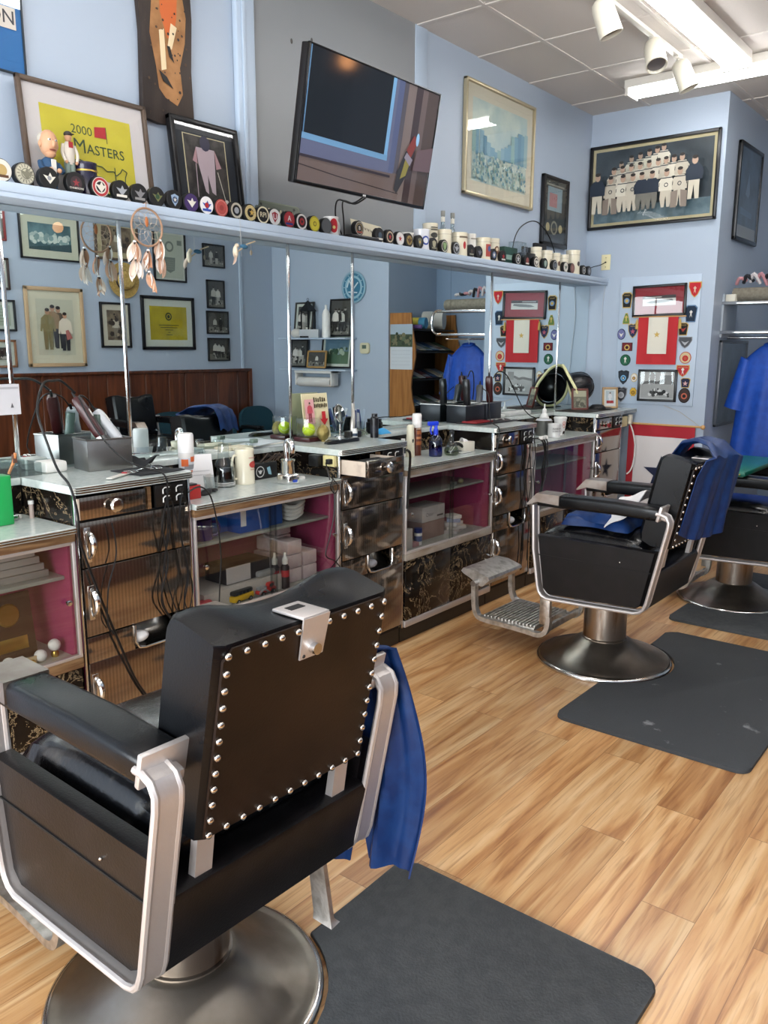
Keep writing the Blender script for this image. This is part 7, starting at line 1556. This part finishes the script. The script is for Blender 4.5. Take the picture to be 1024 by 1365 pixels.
MB().lathe([(0, 0), (.036, 0), (.044, .012), (.043, .030), (.030, .055), (.013, .080), (.0115, .125), (.014, .128)], M_ACR, 28).build('flask', t); MB().lathe([(0, .004), (.034, .004), (.041, .014), (.039, .030), (.030, .048), (0, .049)], glassy('pale_liquid', 'c9d0b4', .04, 0, .4), 24).build('liquid', t); MB().lathe([(.011, .125), (.014, .13), (.010, .145), (0, .148)], K('15171a', .4), 14).build('stopper', t)
t = thing('tissue_box', 'torn white tissue box at the far end of the third low counter', 'tissue box', (.335, 4.06, ZL)); MB().box((-.04, -.05, 0), (.04, .05, .058), K('cfc9bc', .6), .003).build('box', t)
m = MB(); m.sheet(10, 8, lambda u, v: (-.02 + .035 * u, -.03 + .05 * v, .055 + .028 * math.sin(u * 3) * (1 - v * .5)), M_WHITECLOTH, .001); m.build('tissue', t)
m = MB(); m.tube([(.33, 3.93, ZL + .045), (.34, 3.99, ZL + .05), (.36, 4.03, ZL + .02)], [.004, .012, .013, .010], M_RUBBER, 8, smooth=3); m.box((.30, 3.92, ZL), (.36, 4.0, ZL + .012), M_RUBBER, .004); solo(m, 'straight_razor', 'black handled tool lying by the tissue box', 'razor')
m = MB(T(.385, 3.965, ZL)); 
for k in range(3): m.box((-.03, -.05, .003 * k), (.03, .05, .003 * k + .0025), K(('c9ccc8', '3a3c3a', 'b6bab6')[k], .4), 0)
solo(m, 'card_stack', 'flat cards lying in front of the black handled tool', 'cards')
# fourth low counter
t = thing('steel_pot', 'round brushed steel pot behind the white mug', 'pot', (.26, 5.185, ZL)); MB().lathe([(0, 0), (.055, 0), (.058, .005), (.058, .10), (.061, .105), (.055, .105), (.054, .01), (0, .01)], mat('satin_steel'), 28).build('pot', t); MB().lathe([(.056, .10), (.05, .115), (.0, .118)], K('c9ccd0', .3), 24).build('lid', t)
t = thing('white_squeeze_bottle', 'white bottle with a narrow nozzle behind the steel pot', 'bottle', (.165, 5.37, ZL)); MB().lathe([(0, 0), (.033, 0), (.034, .11), (.020, .135), (.014, .14)], M_WHITEPL, 20).build('body', t); MB().lathe([(.016, .14), (.015, .165), (.006, .175), (.004, .205), (0, .206)], M_WHITEPL, 14).build('nozzle', t)
t = stein(.375, 5.115, ZL, .092, .044, 'white coffee mug with black lettering on the fourth low counter', 'dddcda', None, True, 'coffee_mug', 'mug', None, 60, bands=False)
a = Art(T(.375, 5.115, ZL) @ Rz(math.radians(-38)) @ T(.0445, 0, .052) @ FACE_X); a.txt("DUNKIN'", 0, .009, .015, K('2a2a2a'), True); a.txt('DONUTS', 0, -.009, .015, K('2a2a2a'), True); o = a.build('lettering', t, smooth=False); o.matrix_parent_inverse = T(-.375, -5.115, -ZL)
t = thing('foam_cup', 'tall white foam cup with orange lettering beside the mug', 'cup', (.335, 5.285, ZL)); MB().lathe([(0, 0), (.030, 0), (.044, .115), (0, .116)], M_WHITEPL, 24).build('cup', t); MB().lathe([(.046, .113), (.047, .122), (.040, .128), (0, .128)], M_WHITEPL, 24).build('lid', t)
a = Art(Rz(math.radians(-25)) @ T(.0405, 0, .06) @ Ry(math.radians(7)) @ FACE_X); a.txt('DD', 0, .015, .032, K('c9562c'), True, rot=1.57); a.rect(-.008, -.05, .012, -.03, K('2a1c18')); a.build('lettering', t, smooth=False)
m = MB(); m.box((.02, 4.98, ZT), (.10, 5.30, ZT + .03), K('c9cbc8', .5), .01); m.box((.03, 4.85, ZT), (.09, 4.95, ZT + .02), K('dcdcd8', .5), .008); solo(m, 'white_tray', 'long white tray on the ledge beyond the dark boxes', 'tray')

# ================================================================ inside the cabinets
ZI, ZP = .4925, .7785
def simple_box(name, label, a, b, m_, cat='box', bev=.003, group=None, rz=0.0):
    c = [(a[i] + b[i]) / 2 for i in range(3)]; mm = MB(); mm.box([a[i] - (c[i] if i < 2 else a[2]) for i in range(3)], [b[i] - (c[i] if i < 2 else a[2]) for i in range(3)], m_, bev)
    return solo(mm, name, label, cat, group, loc=(c[0], c[1], a[2]), rotz=rz)
for k, (y, x) in enumerate(((1.352, .385), (1.410, .375), (1.245, .375), (1.17, .36))):
    m = MB(); m.sph((0, 0, .0215), .0213, mat('golf_ball', 'e6e6e4', .3, bump=.4, bscale=500), 20); solo(m, 'golf_ball', ['white golf ball in front of the gold-discs plaque', 'white golf ball closest to the first station', 'white golf ball on the near side of the plaque', 'white golf ball deep at the near end of the cabinet'][k], 'golf ball', 'golf balls in the first display cabinet', loc=(x, y, ZI + (.02 if k == 1 else 0)))
m = MB(); m.lathe([(.012, 0), (.014, .01), (.010, .02)], mat('brass'), 16, c=(.375, 1.410, ZI)); solo(m, 'ball_stand', 'tiny brass ring under the golf ball closest to the first station', 'stand')
t = thing('plaque', 'dark wooden plaque with a round gold relief and a gold nameplate', 'plaque', M=T(.30, 1.29, ZI + .118) @ FACE_X @ Rx(math.radians(-8)))
MB().box((-.085, -.115, 0), (.085, .115, .014), mat('walnut', '3a2820', .4), .004).build('board', t); m = MB(); m.lathe([(0, .02), (.02, .018), (.036, .018), (.040, .014)], mat('brass'), 24, T(0, .045, 0)); m.build('medallion', t); MB().box((-.055, -.08, .014), (.055, -.035, .0155), mat('brass'), .0005).build('nameplate', t)
simple_box('place_card', 'small tan card in front of the plaque', (.39, 1.285, ZI), (.395, 1.335, ZI + .03), K('b9a684'), 'card')
m = MB(); m.sph((.40, 1.315, ZI + .010), .012, mat('brass'), 10); solo(m, 'gold_medal', 'small round gold medal lying below the plaque', 'medal')
for k in range(4): simple_box('paper_stack', ['lowest wad of papers on the upper shelf of the first cabinet', 'second wad of papers on the upper shelf of the first cabinet', 'third wad of papers on the upper shelf of the first cabinet', 'topmost wad of papers on the upper shelf of the first cabinet'][k], (.20, 1.22 + .01 * k, ZP + .026 * k), (.36, 1.42 - .015 * k, ZP + .026 * k + .024), K(('8d8a86', '9a9794', 'a6a3a0', 'b4b1b0')[k], .8), 'papers', group='papers in the first display cabinet')
m = MB(); R = random.Random(4)
for k in range(26): x, y = .30 + .08 * R.random(), 1.0 + .24 * R.random(); m.tube([(x, y, ZP + .003), (x + .02 * R.random(), y + .03, ZP + .004 + .008 * R.random())], .0015, K(R.choice(('2a2c2e', '5a5c5e', '14181c')), .4), 4)
solo(m, 'hair_pins', 'scatter of dark hair pins on the upper shelf of the first cabinet', 'hair pins', kind='stuff')
# cabinet two
stein(.33, 2.105, ZP, .085, .048, 'deep purple mug on the upper shelf of the second cabinet', '2c1c6a', None, True, 'coffee_mug', 'mug', None, 60, bands=False)
simple_box('blue_carton', 'light blue carton behind the purple mug', (.20, 2.14, ZP), (.30, 2.30, ZP + .095), K('1f6cc0', .5)); simple_box('blue_carton', 'deep blue carton with a white barcode strip on the upper cabinet shelf', (.24, 2.27, ZP), (.38, 2.44, ZP + .105), K('1a4f9e', .5)); simple_box('blue_carton', 'deep blue carton behind the glass door joint', (.22, 2.45, ZP), (.36, 2.54, ZP + .105), K('174a96', .5))
simple_box('barcode_sticker', 'white barcode sticker on the deep blue carton', (.3802, 2.275, ZP + .03), (.3812, 2.305, ZP + .10), K('d8d8dc', .5), 'sticker', .0)
m = MB()
for k in range(4): m.tube([(.32 + .004 * k + .05 * math.cos(a), 2.63 + .055 * math.sin(a), ZP + .021 + .018 * k + .01 * math.sin(a * 2)) for a in [2 * PI * j / 16 for j in range(16)]], .009, K('c9c8c4', .6), 6, closed=True)
solo(m, 'white_hose_coil', 'coil of white hose on the upper shelf of the second cabinet', 'hose'); 
t = thing('black_carton', 'black and white shoebox-like carton on the lower shelf of the second cabinet', 'box', (.30, 2.32, ZI + .075)); MB().box((-.07, -.125, 0), (.07, .125, .075), K('241d20', .5), .002).build('lid', t); MB().box((.0702, -.125, .002), (.0712, .01, .073), K('b4b0b0', .5)).build('label_panel', t)
simple_box('white_tray_box', 'long low white carton under the black carton', (.17, 2.05, ZI), (.40, 2.50, ZI + .072), K('b6b0aa', .6)); 
PK = mat('pinkish_tissue_pack', 'cfc0c0', .6, col2='c2b0b2', nscale=30)
lb = ['bottom', 'middle', 'upper']; n_ = 0
for row, (y0, zmax) in enumerate(((2.56, 3), (2.66, 2), (2.54, 0))):
    for k in range(zmax + 0):
        simple_box('tissue_pack', 'pale pink wrapped pack, %s of the stack %s' % (lb[k], ('behind the red-labelled spray bottles', 'nearest the maroon end panel')[row]), (.27, y0, ZI + .066 * k), (.37, y0 + .09, ZI + .066 * k + .064), PK, 'pack', .006, 'wrapped packs in the second cabinet')
for k in range(3): simple_box('tissue_pack', 'pale pink wrapped pack in the rear stack, %s one' % lb[k], (.16, 2.52 + .02 * k, ZI + .066 * k), (.25, 2.66 + .02 * k, ZI + .066 * k + .064), PK, 'pack', .006, 'wrapped packs in the second cabinet')
simple_box('tissue_pack', 'pale pink wrapped pack on top of the rear stack beneath the shelf', (.17, 2.60, ZI + .199), (.25, 2.70, ZI + .25), PK, 'pack', .006, 'wrapped packs in the second cabinet')
for k, (y, x) in enumerate(((2.505, .405), (2.47, .375))):
    t = thing('disinfectant_spray', ['red-labelled spray bottle with a clear cap, front one', 'red-labelled spray bottle with a clear cap, rear one'][k], 'spray bottle', (x, y, ZI), group='red-labelled spray bottles'); MB().lathe([(0, 0), (.019, 0), (.019, .10), (.012, .112)], K('2a1c1e', .4), 18).build('bottle', t); MB().lathe([(.0193, .055), (.0193, .085)], PR, 18).build('label', t); MB().lathe([(.012, .11), (.014, .135), (.007, .145), (.006, .165), (0, .166)], M_WHITEPL, 14).build('nozzle', t)
def toy(c, rz, L, body, roof, label, kind_):
    t = thing('toy_' + kind_, label, 'toy vehicle', (c[0], c[1], ZI + .0005), rz, 'toy vehicles in the second cabinet')
    m = MB()
    if kind_ == 'bus': m.box((-.022, -L / 2, .008), (.022, L / 2, .035), body, .006); m.box((-.020, -L / 2 + .003, .035), (.020, L / 2 - .003, .055), roof, .008)
    elif kind_ == 'truck': m.box((-.018, -L / 2, .010), (.018, L / 2, .026), body, .005); m.box((-.017, .005, .026), (.017, L / 2 - .01, .05), body, .008); m.box((-.016, -L / 2 + .005, .026), (.016, -.005, .040), roof, .003); m.tube([(.02, -L / 2, .018), (.022, -L / 4, .030), (.022, 0, .014)], .004, roof, 6, smooth=3)
    else: m.box((-.024, -L / 2, .008), (.024, L / 2, .052), body, .012, 3)
    m.build('body', t)
    m = MB()
    if kind_ == 'van': m.box((.0235, -L / 2 + .012, .030), (.0248, L / 2 - .012, .044), K('3a2a2e', .3), 0)
    elif kind_ == 'bus':
        for k in range(5): m.box((.0195, -L / 2 + .012 + k * L / 5.6, .038), (.021, -L / 2 + .024 + k * L / 5.6, .049), K('2a2c30', .2), 0)
    else: m.box((.0165, .012, .032), (.0178, L / 2 - .02, .044), K('2a2c30', .2), 0)
    m.build('windows', t)
    for y in (-L * .3, L * .3):
        m = MB(); 
        m.cyl((.014, y, .010), (.024, y, .010), .010, K('151515'), seg=14); m.cyl((.024, y, .010), (.0248, y, .010), .005, K('c9c9c9', .3, .8), seg=10); m.build('wheel', t)
toy((.40, 2.245), .12, .125, K('d0a81c', .35), K('1a1a1c', .35), 'yellow toy bus with a black upper half', 'bus'); toy((.40, 2.385), .1, .115, K('c0302c', .35), K('8d8f94', .35), 'red vintage toy truck beside the yellow bus', 'truck'); toy((.40, 2.03), 0, .10, K('b83a44', .35), K('b83a44'), 'pinkish red toy van near the first station', 'van')
simple_box('grey_toy_car', 'grey model car on the white carton behind the red truck', (.34, 2.36, ZI + .073), (.39, 2.47, ZI + .10), K('8d8f90', .4), 'toy vehicle', .008)
m = MB(); m.tube([(.41 + .022 * math.cos(a), 2.105 + .022 * math.sin(a), ZI + .012 + .004 * math.sin(2 * a)) for a in [k * .5 for k in range(38)]], .004, M_RUBBER, 6); solo(m, 'cable_ring', 'small coiled black cable between the toy van and the bus', 'cable')
# cabinet three
t = thing('white_carton', 'white carton printed with a black oval mark on the lower shelf of the third cabinet', 'box', (.27, 3.75, ZI + .10)); m = MB(); m.box((-.07, -.11, 0), (.07, .11, .085), K('c9c6c6', .5), .002); m.build('box', t); a = Art(T(.0706, 0, .04) @ FACE_X); a.txt('Oster', -.04, .0, .030, K('4a4648')); a.rect(.03, -.02, .09, -.01, K('4a4648')); a.build('print', t, smooth=False)
simple_box('brown_carton', 'pinkish brown carton underneath the printed white carton', (.20, 3.64, ZI), (.34, 3.86, ZI + .098), K('9a8078', .6)); 
for k in range(5): simple_box('small_carton', ['flat white carton with red print at the bottom of the loose pile', 'slim white carton crossing the pile', 'white carton tilted on the pile', 'blue-striped white carton in the pile', 'white carton on top of the pile'][k], (.30, 3.88 + .01 * k, ZI + .021 * k), (.38, 4.03 - .012 * k, ZI + .021 * k + .020), K(('b9b0b0', 'c4bcb8', 'd2cccc', '8a98bc', 'd8d4d4')[k], .5), 'box', .002, 'loose small cartons in the third cabinet', (.3, -.5, .2, .6, -.3)[k])
m = MB(); m.lathe([(0, 0), (.022, 0), (.022, .062), (.018, .068)], M_WHITEPL, 20, c=(.37, 3.56, ZI)); m.lathe([(.021, .066), (.0225, .068), (.0225, .092), (0, .094)], K('1c2f78', .4), 20, c=(.37, 3.56, ZI)); m.lathe([(.0223, .02), (.0223, .05)], K('5a6a98', .4), 20, c=(.37, 3.56, ZI)); solo(m, 'pill_bottle', 'white pill bottle with a blue cap in the third cabinet', 'bottle')
simple_box('white_packet', 'upright white packet with fine print next to the pill bottle', (.37, 3.37, ZI), (.40, 3.47, ZI + .11), K('c9c4c0', .5), 'packet'); simple_box('pink_packet', 'small flat pink packet by the pill bottle', (.36, 3.48, ZI), (.40, 3.53, ZI + .025), K('b88a8c', .5), 'packet')
m = MB(); m.sph((.36, 3.99, ZP + .014), (.016, .02, .014), K('8d8a6a', .5), 10); m.cyl((.35, 3.93, ZP), (.35, 3.93, ZP + .018), .02, K('6a6c6c', .4), seg=14); solo(m, 'small_trinkets', 'small greenish trinket on the upper shelf of the third cabinet', 'trinket')
# towels in the chutes
for (y, l_) in ((1.715, 'white'), (3.08, 'grey'), (4.46, 'pale')):
    m = MB(); m.sph((.425, y, .492), (.030, .042, .022), K({'white': 'd8d8d8', 'grey': '8a8a8e', 'pale': 'b4b4b8'}[l_], .9), 16); solo(m, 'rolled_towel', '%s rolled towel in the chute of the %s station' % (l_, {'white': 'first', 'grey': 'second', 'pale': 'third'}[l_]), 'towel')
